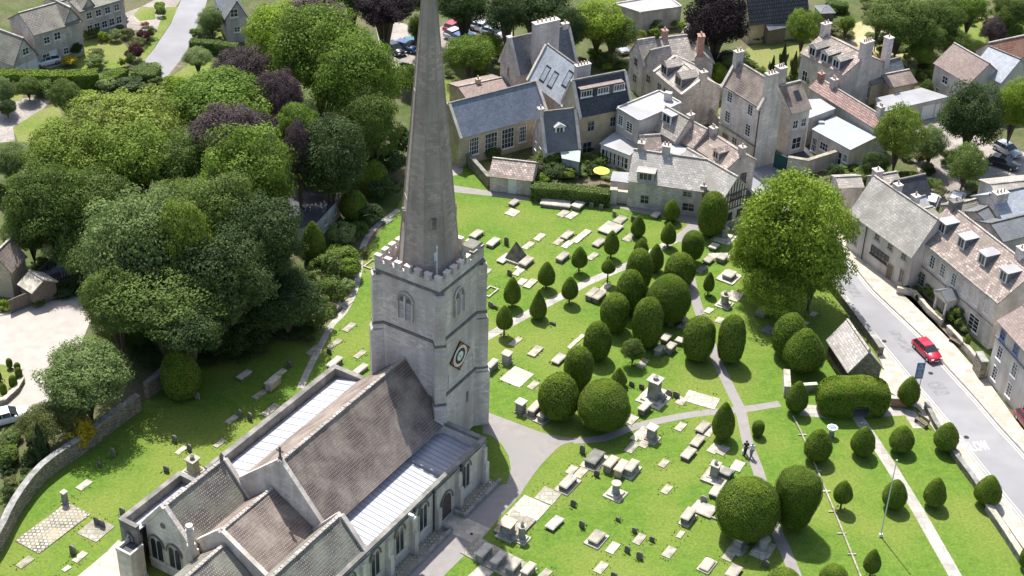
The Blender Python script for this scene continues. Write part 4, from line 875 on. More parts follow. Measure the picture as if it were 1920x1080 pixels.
# manor with many gables
h = H('old stone manor house with many steep stone-tiled gables and a red brick chimney', (1265, 180), 'house', 'manor_house')
w = wing(h, (1229, 134), (1282, 178), 5.4, (1265, 107), 'cotswold', 'stone_slate', dmax=9, cop=True)
for a in (.22, .72): dormer(w, a, .3, 1.9, 1.5, False, 'cotswold', 'stone_slate')
wins(w, 'F', row(4, 3.6, 1.1, 1.3) + row(4, 1.3, 1.1, 1.3), fm='window_stone'); chim(w, .98, w['m'], .35, .5, 1.1, 'cotswold', 1)
w2 = wing(h, (1206, 120), (1236, 115), 5.4, (1196, 77), 'cotswold', 'stone_slate', dmax=8); wins(w2, 'L', [(.5, 4.8, 1.1, 1.3), (.5, 2.2, 1.2, 1.3)], fm='window_stone')
w3 = wing(h, (1229, 134), (1262, 126), 5.2, (1222, 96), 'cotswold', 'stone_slate', dmax=8); wins(w3, 'L', [(.5, 3.4, 1.1, 1.3)], fm='window_stone')
w4 = wing(h, (1252, 118), (1300, 112), 5.6, (1238, 73), 'cotswold', 'stone_slate', dmax=9); chim(w4, .15, w4['m'], .4, .4, 1.2, 'brick', 1)
w5 = gwing(h, (1297, 118), (1337, 118), 5.0, (1313, 96), 10, 'cotswold', 'stone_slate'); chim(w5, .04, w5['m'], .55, .45, 2.2, 'brick', 2)
wins(w5, 'L', [(.5, 3.0, 1.2, 1.3)], fm='window_stone')
# house with a flat white roof
h = H('tall grey stone house with a flat white roof behind the long cottage', (1190, 260), 'house', 'flat_roofed_house')
P = flatroof(h, [(1157, 203), (1199, 228), (1277, 194), (1236, 171)], 7.0, 'grey_render', 'flat_white', .22)
pwin(h, G(1157, 203, 7), G(1199, 228, 7), [(.2, 5.6, 1.0, 1.5), (.6, 5.4, 1.3, 1.5), (.2, 2.6, 1.0, 1.6), (.62, 2.6, 1.0, 2.2)], ny=4)
q = MB(); c = G(1252, 188, 7); q.box(c, (1, -.4, 0), (.4, 1, 0), .5, .35, 7.003, 8.2); q.build('chimney', 'ashlar', h)
# row of cottages running down to the timbered house
h = H('stone cottage with a white flat-topped dormer between flat white roof and long row', (1250, 250), 'cottage', 'cottage')
w = wing(h, (1226, 238), (1268, 262), 5.0, (1249, 201), 'cotswold', 'stone_slate', dmax=9); dormer(w, .35, .7, 1.9, 1.4, True, 'white_wood', 'flat_white')
h = H('stone cottage with a brown tiled roof in the middle of the descending row', (1285, 268), 'cottage', 'cottage')
w = wing(h, (1270, 259), (1301, 276), 4.6, (1294, 227), 'cotswold', 'stone_slate_red', dmax=8); chim(w, .0, w['m'], .3, .45, .9, 'cotswold', 1)
h = H('last stone cottage of the descending row with mottled roof and gable facing the street', (1340, 310), 'cottage', 'cottage')
w = wing(h, (1301, 274), (1364, 316), 4.4, (1329, 248), 'cotswold', 'stone_slate_red', dmax=9); wins(w, 'R', [(.62, 2.2, 1.0, 1.5)], fm='timber')
dormer(w, .62, .1, 1.3, 1.1, False, 'cotswold', 'stone_slate_red'); chim(w, .12, w['m'], .4, .4, 1.0, 'cotswold', 2); chim(w, .97, w['m'], .4, .35, .9, 'cotswold', 1)
h = H('low brown-roofed stone outhouse behind the long cottage with a round chimney', (1235, 285), 'outbuilding', 'outhouse')
w = wing(h, (1205, 282), (1240, 280), 4.0, (1201, 256), 'cotswold', 'stone_slate_red', dmax=8)
h = H('pale square flat-topped block with white roof between two stone roofs', (1270, 285), 'outbuilding', 'outhouse')
flatroof(h, [(1237, 286), (1262, 296), (1293, 281), (1262, 268)], 4.2, 'render_pale', 'flat_white', 0)
# long cottage on the churchyard edge, with its timbered wing
h = H('long stone cottage with a big pale stone-slate roof along the churchyard path', (1250, 385), 'cottage', 'long_cottage')
w = wing(h, (1179, 337), (1318, 357), 3.9, (1190, 282), 'cotswold', 'stone_slate_pale', dmax=9.5)
wins(w, 'F', [(.235, 1.4, 1.15, 1.25), (.83, 1.2, 1.6, 1.2), (.8, 3.05, 1.2, .8)], fm='window_stone'); dormer(w, .22, .05, 2.2, 1.15, True, 'window_stone', 'stone_slate_pale', nx=3)
chim(w, .08, w['m'] + .3, .4, .4, 1.0, 'cotswold', 1); chim(w, .42, w['m'] + .3, .5, .45, 1.1, 'cotswold', 2); chim(w, 1.0, .5, .35, .35, -2.2, 'cotswold', 1)
w2 = gwing(h, (1359, 369), (1402, 352), 4.3, (1382, 333), 9, 'render_pale', 'stone_slate_pale')
O, d, nn, L = face_of(w2, 'L'); q = MB()
def tb(x0, x1, z0, z1, o=.05): q.hexa([Vector((*(O + d * x + nn * y).xy, z0)) for x, y in ((x0, .004), (x1, .004), (x1, o), (x0, o))], [Vector((*(O + d * x + nn * y).xy, z1)) for x, y in ((x0, .004), (x1, .004), (x1, o), (x0, o))])
for k in range(9):
    x = L * (k + .3) / 8.6; top = w2['he'] + (w2['hr'] - w2['he']) * min(x / w2['m'], (L - x) / max(L - w2['m'], .1)) - .15; tb(x - .08, x + .08, 2.2, max(top, 2.3))
tb(.02, L - .02, 2.05, 2.2, .06); tb(.02, L - .02, 3.2, 3.32, .045); tb(.3, L - .3, w2['he'] - .1, w2['he'] + .05, .06)
q.build('timber_frame', 'timber', h)
wins(w2, 'L', [(.5, 3.75, L * .5, .75, dict(off=.05)), (.3, 1.1, .9, 1.0), (.75, 1.1, .9, 1.0)], fm='timber', nx=4, ny=1)
w3 = gwing(h, (1326, 352), (1352, 352), 4.0, (1343, 338), 4, 'cotswold', 'stone_slate_pale')
h = H('low outhouse with pale sheet roof joined left of the long cottage', (1155, 360), 'outbuilding', 'outhouse'); 
flatroof(h, [(1146, 338), (1178, 342), (1181, 324), (1150, 322)], 2.4, 'render_pale', 'flat_grey', 0)
h = H('white-roofed conservatory behind the yellow parasol garden', (1150, 285), 'conservatory', 'conservatory')
w = wing(h, (1127, 270), (1181, 291), 3.0, (1155, 251), 'white_wood', 'flat_white', dmax=6, caps=False, D=5.5); wins(w, 'F', row(6, 1.6, 1.1, 1.7), ny=2)
h = H('lean-to glasshouse with pale green slatted roof beside the mossy cottage', (1070, 305), 'greenhouse', 'lean_to')
flatroof(h, [(1055, 296), (1086, 303), (1088, 277), (1052, 283)], 2.6, 'glass_pale', 'copper_green', 0)
# tall house
h = H('tall three-storey pale stone town house with brown roof and big gable chimneys', (1415, 300), 'house', 'town_house')
w = wing(h, (1357, 158), (1427, 202), 9.2, (1452, 158), 'ashlar_pale', 'tile_brown', at1=True, cop=True, dmax=11)
wins(w, 'F', [(.2, 8.0, 1.1, 1.6), (.75, 8.0, 1.1, 1.6), (.2, 5.0, 1.1, 1.7), (.75, 5.0, 1.1, 1.8), (.45, 1.9, 1.1, 1.8)], nx=2, ny=4)
wins(w, 'F', [(.47, 8.0, .9, 1.5), (.47, 5.0, .9, 1.6)], fm='ashlar_pale', glass='render_blank') if 'render_blank' in MT else None
door(w, 'F', .2, 1.2, 2.4); chim(w, .03, w['m'], .4, .6, 1.5, 'ashlar_pale', 2); chim(w, .97, w['m'] - .5, .4, .8, 1.5, 'ashlar_pale', 3)
q = MB(); O, d, nn, L = face_of(w, 'F'); q.box(O + d * L / 2 + nn * .12, d, nn, L / 2 + .1, .14, 9.0, 9.22); q.box(O + d * L / 2 + nn * .08, d, nn, L / 2 + .05, .08, 3.3, 3.5); q.build('cornice', 'tomb_grey', h)
q = MB(); q.tube(O + d * (L + .0) + nn * .2 + Vector((0, 0, .1)), O + d * L + nn * .2 + Vector((0, 0, 9)), .07); q.build('downpipe', 'iron', h)
w2 = wing(h, (1484, 211), (1519, 202), 6.6, (1464, 162), 'ashlar_pale', 'tile_brown', dmax=8); wins(w2, 'F', [(.3, 4.6, .9, 1.3), (.75, 4.6, .9, 1.3), (.5, 1.6, 1.6, 1.8)]); chim(w2, .1, w2['m'] + .8, .6, .6, 2.4, 'ashlar_pale', 3)
c = w2['P'] + w2['u'] * w2['L'] * .6 + w2['n'] * w2['m'] * .5; sl = (w2['hr'] - w2['he']) / w2['m']; q = MB(); q.slab([Vector((*(c + w2['u'] * sx * .45 + w2['n'] * sy * .5).xy, w2['he'] + (w2['hr'] - w2['he']) * .5 + .2 + sl * sy * .5)) for sx, sy in ((-1, -1), (1, -1), (1, 1), (-1, 1))], .06); q.build('skylight', 'glass', w2['roof'])
h = H('small white flat-roofed extension between tall town house and pink pantiled range', (1535, 210), 'extension', 'extension')
flatroof(h, [(1514, 187), (1538, 186), (1565, 203), (1517, 221)], 4.4, 'grey_render', 'flat_white', 0)
h = H('single-storey extension with a flat pale blue-grey roof behind the walled yard', (1580, 270), 'extension', 'extension')
P = flatroof(h, [(1524, 242), (1565, 217), (1641, 257), (1594, 280)], 3.4, 'render_pale', 'flat_bluegrey', 0)
pwin(h, G(1524, 242, 3.4), G(1594, 280, 3.4), [(.1, 1.3, .9, 2.1), (.35, 1.8, 1.5, 1.2), (.7, 1.3, 1.9, 2.0), (.92, 1.8, .8, 1.2)], nx=3)
q = MB(); c = G(1540, 231, 3.4); q.box(c, (1, 0, 0), (0, 1, 0), .4, .3, 3.403, 3.65); q.build('rooflight', 'flat_white', h)
h = H('long narrow range with a pink pantiled roof running behind the yard', (1580, 220), 'house', 'pantiled_range')
w = wing(h, (1519, 164), (1640, 239), 4.4, (1532, 148), 'grey_render', 'pantile_pink', dmax=7); chim(w, .02, w['m'], .35, .4, .9, 'brick', 1); chim(w, .22, w['m'], .4, .4, 1.2, 'ashlar', 2); chim(w, .93, w['m'], .4, .4, 1.3, 'ashlar_pale', 2)
# house with three dormers
h = H('stone house with three white dormers and tall chimneys behind the pink pantiled range', (1560, 170), 'house', 'dormered_house')
w = wing(h, (1503, 99), (1582, 140), 6.2, (1544, 64), 'ashlar_pale', 'stone_slate_red', dmax=10)
for a in (.22, .5, .78): dormer(w, a, .15, 1.5, 1.4, False, 'white_wood', 'stone_slate')
wins(w, 'F', [(.85, 3.0, 1.1, 2.2), (.5, 3.0, 1.1, 1.7), (.15, 3, 1.1, 1.7)]); wins(w, 'R', [(.75, 2.0, 1.0, 1.8)])
chim(w, .03, w['m'], .4, .7, 1.7, 'ashlar', 2); chim(w, .98, w['m'], .4, 1.0, 2.0, 'ashlar', 4); chim(w, .98, w['m'] + 4.5, .5, .5, 1.6, 'ashlar', 1)
w2 = wing(h, (1634, 158), (1672, 148), 3.4, (1636, 133), 'cotswold_warm', 'tile_mossy', dmin=4, dmax=6); w3 = wing(h, (1668, 164), (1717, 154), 3.0, (1673, 142), 'cotswold_warm', 'tile_brown', dmin=4, dmax=6); wins(w3, 'F', [(.4, 1.7, .9, .9), (.75, 1.7, .7, .9)])
w4 = wing(h, (1655, 148), (1696, 136), 3.6, (1655, 121), 'cotswold', 'slate', dmax=6)
h = H('low garage block with a flat grey felt roof and a white door', (1730, 200), 'garage', 'garage')
P = flatroof(h, [(1642, 184), (1727, 165), (1778, 181), (1652, 210)], 2.9, 'grey_render', 'flat_grey', 0)
pwin(h, G(1652, 210, 2.9), G(1778, 181, 2.9), [(.72, 1.2, 2.3, 2.1), (.86, 1.1, .8, 2.0)], nx=1, ny=5, glass='white_wood')
h = H('long rendered house with a plain pinkish-brown roof at the right edge', (1790, 170), 'house', 'rendered_house')
w = wing(h, (1754, 118), (1818, 156), 5.6, (1772, 83), 'render_pale', 'tile_pinkbrown', dmin=6, dmax=10); wins(w, 'F', [(.35, 4.0, 1.2, 1.2), (.2, 1.8, .8, .9)]); wins(w, 'L', [(.5, 2.6, .7, 4.2)])
w = wing(h, (1822, 130), (1878, 154), 5.8, (1856, 89), 'render_pale', 'slate_pale', dmax=12)
h = H('large building with a bright red tiled roof at the right edge', (1900, 125), 'house', 'red_roofed_house')
w = wing(h, (1868, 116), (1960, 96), 5.6, (1854, 82), 'render_pale', 'tile_red', dmax=12)
# street row on the right
h = H('long pale stone cottage row with a plain light stone roof beside the main street', (1660, 510), 'cottage', 'street_cottage')
w = wing(h, (1597, 396), (1712, 479), 5.2, (1624, 332), 'render_pale', 'stone_slate_pale', dmin=5.5, dmax=10)
wins(w, 'F', [(.12, 4.0, .9, 1.3), (.12, 1.9, .9, 1.4), (.45, 4.3, .9, .9), (.66, 4.3, .9, .9), (.88, 4.3, .9, .9), (.9, 1.7, .8, 1.9)], fm='window_stone'); wins(w, 'F', [(.53, 2.3, 3.2, 1.2)], fm='timber', nx=5, ny=2)
O, d, nn, L = face_of(w, 'F'); q = MB(); q.tube(O + d * L * .28 + nn * .12 + Vector((0, 0, .1)), O + d * L * .28 + nn * .12 + Vector((0, 0, 5.1)), .06); q.build('downpipe', 'iron', h)
chim(w, .32, w['m'] + .5, .4, .4, .6, 'ashlar', 1); chim(w, .6, w['m'] + .5, .4, .4, .7, 'ashlar', 1); door(w, 'F', .72, 1.0, 2.1)
h = H('stone house with a hipped mossy roof behind the big leafy street tree', (1590, 380), 'house', 'stone_house')
w = wing(h, (1574, 352), (1618, 350), 5.0, (1580, 334), 'cotswold', 'stone_slate', dmax=7); w = wing(h, (1650, 352), (1690, 345), 5.0, (1646, 331), 'cotswold', 'stone_slate', dmax=7); chim(w, .1, w['m'], .5, .5, .8, 'ashlar', 1)
h = H('Georgian stone house with four white box dormers and a columned porch', (1790, 600), 'house', 'georgian_house')
w = wing(h, (1720, 442), (1873, 567), 6.4, (1783, 387), 'ashlar_pale', 'stone_slate_red', dmax=11.5)
for a in (.16, .4, .65, .9): dormer(w, a - .02, 1.5, 1.35, 1.45, True, 'white_wood', 'flat_white')
wins(w, 'F', [(x, 4.8, .95, 1.7) for x in (.1, .23, .36, .5)] + [(x, 4.8, .95, 1.7, dict(glass='render_pale')) for x in (.64, .77, .9)] + [(.14, 1.7, 1.5, 1.8, dict(fm='window_stone')), (.8, 1.7, 1.8, 2.0)], nx=2, ny=4)
O, d, nn, L = face_of(w, 'F'); q = MB(); q.box(O + d * L / 2 + nn * .14, d, nn, L / 2 + .1, .16, 6.25, 6.42); q.box(O + d * L / 2 + nn * .06, d, nn, L / 2, .07, 3.2, 3.32); q.build('cornice', 'tomb_grey', h)
q = MB(); pc = O + d * L * .52
for s in (-.9, .9):
    for o in (1.5, .15): c = pc + d * s + nn * o; q.ngon(c[:2], .17, .1, .14, 2.7, 10); q.box(c, d, nn, .2, .2, 2.7, 2.82)
q.box(pc + nn * .85, d, nn, 1.2, .95, 2.83, 3.05)
po = q.build('porch', 'ashlar_pale', h); q = MB(); z = 3.06
q.slab([Vector((*(pc + d * -1.3 + nn * 1.95).xy, z)), Vector((*(pc + nn * 1.95).xy, z + .8)), Vector((*(pc + nn * -.0).xy, z + .8)), Vector((*(pc + d * -1.3).xy, z))], .1); q.slab([Vector((*(pc + d * 1.3 + nn * 1.95).xy, z)), Vector((*(pc + nn * 1.95).xy, z + .8)), Vector((*(pc + nn * -.0).xy, z + .8)), Vector((*(pc + d * 1.3).xy, z))], .1); q.build('porch_roof', 'slate', po)
q = MB(); q.hexa([Vector((*(pc + d * x + nn * y).xy, z)) for x, y in ((-1.2, 1.75), (1.2, 1.75), (1.2, 1.85), (-1.2, 1.85))], [Vector((*(pc + d * x + nn * y).xy, z + .75)) for x, y in ((-.02, 1.75), (.02, 1.75), (.02, 1.85), (-.02, 1.85))]); q.build('pediment', 'ashlar_pale', po)
door(w, 'F', .52, 1.1, 2.3, 'white_wood'); chim(w, .03, w['m'] + .2, .45, .7, .9, 'dark_stone', 1); chim(w, .82, w['m'] + .6, .5, .9, 1.3, 'ashlar', 4)
h = H('pale stone house with blue-framed upper windows at the bottom right street corner', (1890, 740), 'house', 'corner_house')
w = wing(h, (1874, 602), (1985, 725), 7.6, (1920, 575), 'render_pale', 'tile_pinkbrown', dmax=10, D=9)
wins(w, 'F', [(.1, 6.6, 1.0, 1.2), (.33, 6.6, 1.0, 1.2), (.56, 6.6, 1.0, 1.2)], fm='blue_paint'); wins(w, 'F', [(x, z, 1.0, 1.7) for x in (.12, .38, .66) for z in (4.4, 1.7)], ny=4)
O, d, nn, L = face_of(w, 'F'); q = MB(); q.box(O + d * L / 2 + nn * .06, d, nn, L / 2, .07, 5.6, 5.75); q.build('string_course', 'tomb_grey', h)
# roofs behind the street row
h = H('low dark slate-roofed outbuilding behind the street cottages', (1710, 372), 'outbuilding', 'outbuilding')
w = wing(h, (1688, 374), (1742, 362), 4.2, (1683, 340), 'cotswold', 'slate_dark', dmax=7); w2 = wing(h, (1722, 398), (1745, 392), 3.6, (1716, 375), 'cotswold', 'slate_pale', dmax=6)
h = H('outbuilding with a striped weathered tile roof behind the Georgian house', (1810, 400), 'outbuilding', 'outbuilding')
w = wing(h, (1800, 409), (1842, 398), 4.4, (1786, 386), 'cotswold', 'tile_mossy', dmax=7); w2 = wing(h, (1728, 412), (1760, 404), 4.4, (1720, 398), 'cotswold', 'tile_mossy', dmax=6)
h = H('gabled stone house behind the Georgian house with a green-paned gable window', (1860, 400), 'house', 'stone_house')
w = wing(h, (1874, 375), (1960, 366), 5.4, (1866, 347), 'grey_render', 'stone_slate', dmin=5, dmax=9); wins(w, 'L', [(.5, 4.6, 1.1, 1.4)], glass='glass_pale')
w = wing(h, (1848, 416), (1876, 402), 4.8, (1838, 398), 'cotswold', 'slate', dmax=6); w = wing(h, (1880, 412), (1960, 395), 5.2, (1885, 366), 'grey_render', 'slate_pale', dmin=6, dmax=11); chim(w, .12, 2.2, .9, .5, .6, 'ashlar', 3)
w = wing(h, (1880, 452), (1960, 432), 4.4, (1888, 420), 'cotswold', 'slate', dmin=5, dmax=8)
# top left
h = H('large two-storey stone house with a grey tiled roof at the top left', (100, 90), 'house', 'stone_house')
w = wing(h, (63, 65), (150, 40), 5.4, (36, 26), 'cotswold', 'tile_mossy', dmax=11); wins(w, 'F', [(.25, 4.0, 1.0, 1.1), (.48, 4.2, 1.1, 1.2), (.2, 1.4, 1.4, 1.2), (.62, 1.5, .9, 1.1), (.88, 1.5, 1.1, 1.1)]); door(w, 'F', .34, 1.1, 2.1, 'white_wood')
w2 = gwing(h, (121, 48), (151, 38), 5.4, (132, 16), 6, 'cotswold', 'tile_mossy'); wins(w2, 'L', [(.5, 4.4, 1.1, 1.5)])
h = H('stone garage house with two white garage doors and a gable at the left edge', (45, 120), 'house', 'garage_house')
w = gwing(h, (27, 119), (68, 101), 2.8, (43, 73), 14, 'cotswold', 'tile_mossy'); wins(w, 'L', [(.55, 3.9, 1.2, 1.1)]); wins(w, 'L', [(.28, 1.1, 2.2, 2.1), (.74, 1.1, 2.2, 2.1)], nx=1, ny=5, glass='white_wood')
h = H('row of joined stone houses along the top left forecourt', (190, 30), 'house', 'stone_house')
w = wing(h, (150, 22), (232, -2), 4.6, (140, 2), 'cotswold', 'tile_mossy', dmin=6, dmax=9); wins(w, 'F', row(4, 3.6, 1.0, 1.1) + row(5, 1.5, 1.0, 1.2))
w2 = gwing(h, (153, 20), (178, 12), 4.6, (166, -2), 5, 'cotswold', 'tile_mossy')
h = H('grey slate-roofed house at the top of the lane with one gable window', (435, 50), 'house', 'stone_house')
w = gwing(h, (424, 34), (462, 30), 4.2, (444, 4), 12, 'cotswold', 'slate'); wins(w, 'L', [(.4, 4.9, 1.2, 1.3), (.5, 2.2, 1.0, .9)])
# top middle / right
h = H('low flat white-roofed building at the top edge by the copper beech', (1230, 40), 'outbuilding', 'flat_roofed_building')
flatroof(h, [(1150, 8), (1200, 24), (1278, 13), (1250, -8)], 3.4, 'cotswold', 'flat_white', .2)
h = H('barn with a dark ribbed tile roof at the top edge', (1460, 60), 'barn', 'barn')
w = wing(h, (1406, 43), (1516, 30), 3.6, (1400, -10), 'cotswold_warm', 'tile_dark', dmax=14)
h = H('small grey-roofed garden shed on the lawn below the barn', (1460, 75), 'shed', 'shed')
w = wing(h, (1441, 56), (1474, 50), 2.6, (1440, 40), 'fence_wood', 'slate', dmax=5)
h = H('tiny garden hut with a grey pyramid roof beyond the dry lawn', (1552, 28), 'shed', 'garden_hut')
w = wing(h, (1540, 26), (1564, 25), 2.2, (1546, 15), 'fence_wood', 'slate', dmax=4, hip=True, caps=False)
# churchyard buildings
h = H('small stone churchyard store with a white door and mossy tiled roof', (955, 362), 'store', 'churchyard_store')
w = wing(h, (919, 329), (997, 338), 2.3, (937, 298), 'cotswold', 'stone_slate_red', dmax=4.6); door(w, 'F', .54, .9, 2.0, 'white_wood')
h = H('small stone lychgate hut with a steep stone roof by the street wall', (1595, 700), 'hut', 'lychgate_hut')
w = wing(h, (1555, 636), (1594, 695), 2.4, (1589, 602), 'rubble', 'stone_slate_pale', dmax=6)
O, d, nn, L = face_of(w, 'F'); q = MB()
for k in range(6): c = O + d * L * (k + .5) / 6 + nn * .06; q.box(c, d, nn, .06, .05, .9, 2.3)
q.build('timber_post', 'timber', h)
wins(w, 'F', [(.5, 1.6, L * .9, 1.3)], fm='timber', nx=7, ny=1, glass='timber'); q = MB(); c = w['P'] + w['u'] * w['L'] + w['n'] * w['m']; q.ngon(c[:2], .16, w['hr'], .2, w['hr'] + .3, 6); q.ngon(c[:2], .2, w['hr'] + .3, .02, w['hr'] + .6, 6); q.build('finial', 'tomb_pale', w['roof'])
h = H('low flat dark-roofed building half hidden in the shade of the wood', (600, 400), 'outbuilding', 'flat_roofed_hut')
P = flatroof(h, [(540, 362), (552, 356), (638, 367), (593, 416), (545, 430)], 2.8, 'render_pale', 'flat_dark', 0)
pwin(h, G(593, 416, 2.8), G(638, 367, 2.8), [(.35, 1.5, .7, 1.0), (.75, 1.5, .7, 1.0)])
h = H('brown stone building end at the left edge beside the patio', (20, 540), 'house', 'stone_building')
w = wing(h, (18, 508), (46, 480), 3.8, (-10, 478), 'cotswold_warm', 'tile_brown', dmax=9)
h = H('small garden shed with a pale boarded roof beside the patio', (50, 545), 'shed', 'shed')
w = wing(h, (37, 532), (62, 548), 2.2, (47, 510), 'fence_wood', 'fence_pale', dmax=5) if 'fence_pale' in MT else wing(h, (37, 532), (62, 548), 2.2, (47, 510), 'fence_wood', 'tomb_pale', dmax=5)
# ---------------- walls and fences ----------------
def wall(pts, w, h, m, label, cop=None, name='stone_wall', cat='wall', hz=False):
    P = [G(p[0], p[1], h if hz else 0) for p in pts]; t = thing(name, cat, label, (P[0].x, P[0].y, 0)); q = MB(); c = MB(); lf, rt = [], []
    for i, p in enumerate(P):
        d1 = (P[i] - P[i - 1]) if i else (P[1] - P[0]); d2 = (P[i + 1] - P[i]) if i < len(P) - 1 else d1; d1.z = d2.z = 0; d1.normalize(); d2.normalize(); b = (d1 + d2).normalized(); n_ = Vector((-b.y, b.x, 0)); k = 1 / max(.5, n_.dot(Vector((-d2.y, d2.x, 0))))
        lf.append((p + n_ * k * w / 2, p + n_ * k * (w / 2 + .06))); rt.append((p - n_ * k * w / 2, p - n_ * k * (w / 2 + .06)))
    for i in range(len(P) - 1):
        a = [rt[i][0], rt[i + 1][0], lf[i + 1][0], lf[i][0]]; q.hexa([(v.x, v.y, 0) for v in a], [(v.x, v.y, h) for v in a])
        if cop:
            a = [rt[i][1], rt[i + 1][1], lf[i + 1][1], lf[i][1]]; c.hexa([(v.x, v.y, h + .003) for v in a], [(v.x, v.y, h + .14) for v in a])
    q.build('wall', m, t)
    if cop: c.build('coping', cop, t)
    return t
wall(spline([(-60, 1110), (0, 1030), (33, 965), (83, 900), (160, 845), (217, 800), (262, 768)], 3), .55, 1.9, 'rubble', 'long curving rubble wall along the left side of the churchyard', 'tomb_grey')
wall([(276, 748), (300, 728), (318, 712)], .55, 1.9, 'rubble', 'short rubble wall in shade beyond the gap in the churchyard wall', 'tomb_grey')
wall(spline([(1500, 470), (1545, 527), (1583, 575), (1640, 652), (1650, 668)], 3), .55, 1.1, 'rubble', 'stone churchyard wall beside the street under the big leafy tree', 'tomb_grey')
wall([(1735, 765), (1752, 800), (1772, 830), (1793, 865), (1823, 905), (1848, 945)], .4, .7, 'rubble', 'low stone kerb wall between lawn and street near the white road word', 'tomb_grey')
wall([(1850, 958), (1881, 1003), (1908, 1045), (1940, 1095)], .5, .8, 'tomb_grey', 'low wall of dressed stone with wide coping at the bottom right', 'tomb_pale')
wall([(1474, 322), (1510, 328), (1560, 312), (1640, 280)], .5, 2.2, 'cotswold', 'high stone yard wall below the flat blue-grey roof', 'tomb_pale')
wall([(1450, 312), (1473, 322)], .2, 2.2, 'green_paint', 'dark green gate closing the yard by the tall town house', None, 'gate', 'gate')
wall([(995, 366), (1060, 372), (1140, 379)], .5, .9, 'cotswold', 'stone wall below the hedge along the top churchyard path', 'tomb_pale')
wall([(1142, 380), (1156, 381)], .7, 2.0, 'render_pale', 'pale square gate pier left of the long cottage', 'tomb_pale', 'gate_pier', 'pier')
wall([(1157, 379), (1178, 381)], .45, 1.6, 'cotswold', 'short stone wall joining pier and long cottage', 'tomb_pale')
wall([(868, 300), (890, 322), (916, 352)], .45, 1.6, 'rubble', 'stepped dark stone wall running down to the churchyard store', 'tomb_grey')
wall([(848, 288), (852, 262), (846, 225)], .4, 2.0, 'cotswold', 'stone wall along the left end of the long hall', 'tomb_pale')
wall([(1311, 208), (1357, 184)], .4, 2.4, 'cotswold_warm', 'warm stone garden wall linking manor and town house', 'tomb_pale')
wall([(1292, 208), (1330, 232), (1360, 262)], .4, 2.2, 'cotswold', 'stone garden wall behind the descending cottage row', 'tomb_pale')
wall([(1300, 95), (1400, 180)], .3, .01, 'soil', 'x', None) if False else None
wall([(1680, 550), (1712, 556), (1740, 590), (1765, 612)], .3, .8, 'cotswold', 'low garden wall in front of the Georgian house left of its porch', 'tomb_pale')
wall([(1775, 622), (1800, 648), (1828, 680)], .3, .8, 'cotswold', 'low garden wall in front of the Georgian house right of its porch', 'tomb_pale')
wall([(1828, 692), (1840, 712)], .7, 2.3, 'rubble', 'ivy-clad stone wall pier beside the gateway to the corner house', 'tomb_grey')
wall([(1700, 762), (1668, 760)], .4, 1.0, 'brick', 'short brick wall with steps beside the arched yew', 'tomb_pale')
wall([(20, 588), (38, 580), (58, 572)], .12, 1.8, 'fence_wood', 'boarded wooden gate at the edge of the pale drive', None, 'boarded_gate', 'gate')
wall([(1472, 712), (1474, 745)], .6, 1.3, 'tomb_pale', 'pair of pale square stone gate piers joined at the path end', 'tomb_pale', 'gate_pier', 'pier')
wall([(1500, 735), (1530, 733)], .35, .9, 'tomb_grey', 'low stone wall behind the yews by the path end gate', 'tomb_pale')
wall([G_ for G_ in [(-62, 760), (-30, 766), (10, 755), (32, 735), (43, 715)]], .4, .5, 'rubble', 'low curved stone wall round the circular lawn on the pale drive', 'tomb_pale')
# picket fence on the deck
t = thing('picket_fence', 'fence', 'dark picket fence along the front edge of the patio', tuple(G(90, 528)))
for k in range(12):
    p = G(86 + k * 5.6, 533 - k * 1.9); q = MB(); q.box(p, (1, 0, 0), (0, 1, 0), .12, .05, 0, 1.1); q.build('picket', 'fence_wood', t)
wall([(72, 527), (100, 500), (122, 474)], .1, 1.3, 'fence_wood', 'board fence along the left edge of the patio', None, 'board_fence', 'fence')
# low white rail fence through the lawn
P = [G(*p) for p in ((1487, 783), (1500, 808), (1530, 878), (1560, 950), (1586, 1014), (1616, 1090))]
t = thing('rail_fence', 'fence', 'long low white rail on cross feet running down the lawn', tuple(P[0])); q = MB()
for i in range(len(P) - 1): q.tube(P[i] + Vector((0, 0, .16)), P[i + 1] + Vector((0, 0, .16)), .09, .09, 6)
q.build('rail', 'plot_pale' if 'plot_pale' in MT else 'tomb_pale', t)
for pp in ((1504, 816), (1519, 852), (1532, 884), (1549, 922), (1561, 960), (1578, 1001), (1597, 1040)):
    c = G(*pp); q = MB(); q.box(c, (1, .05, 0), (0, 1, 0), .42, .07, 0, .12); q.build('foot', 'tomb_pale', t)
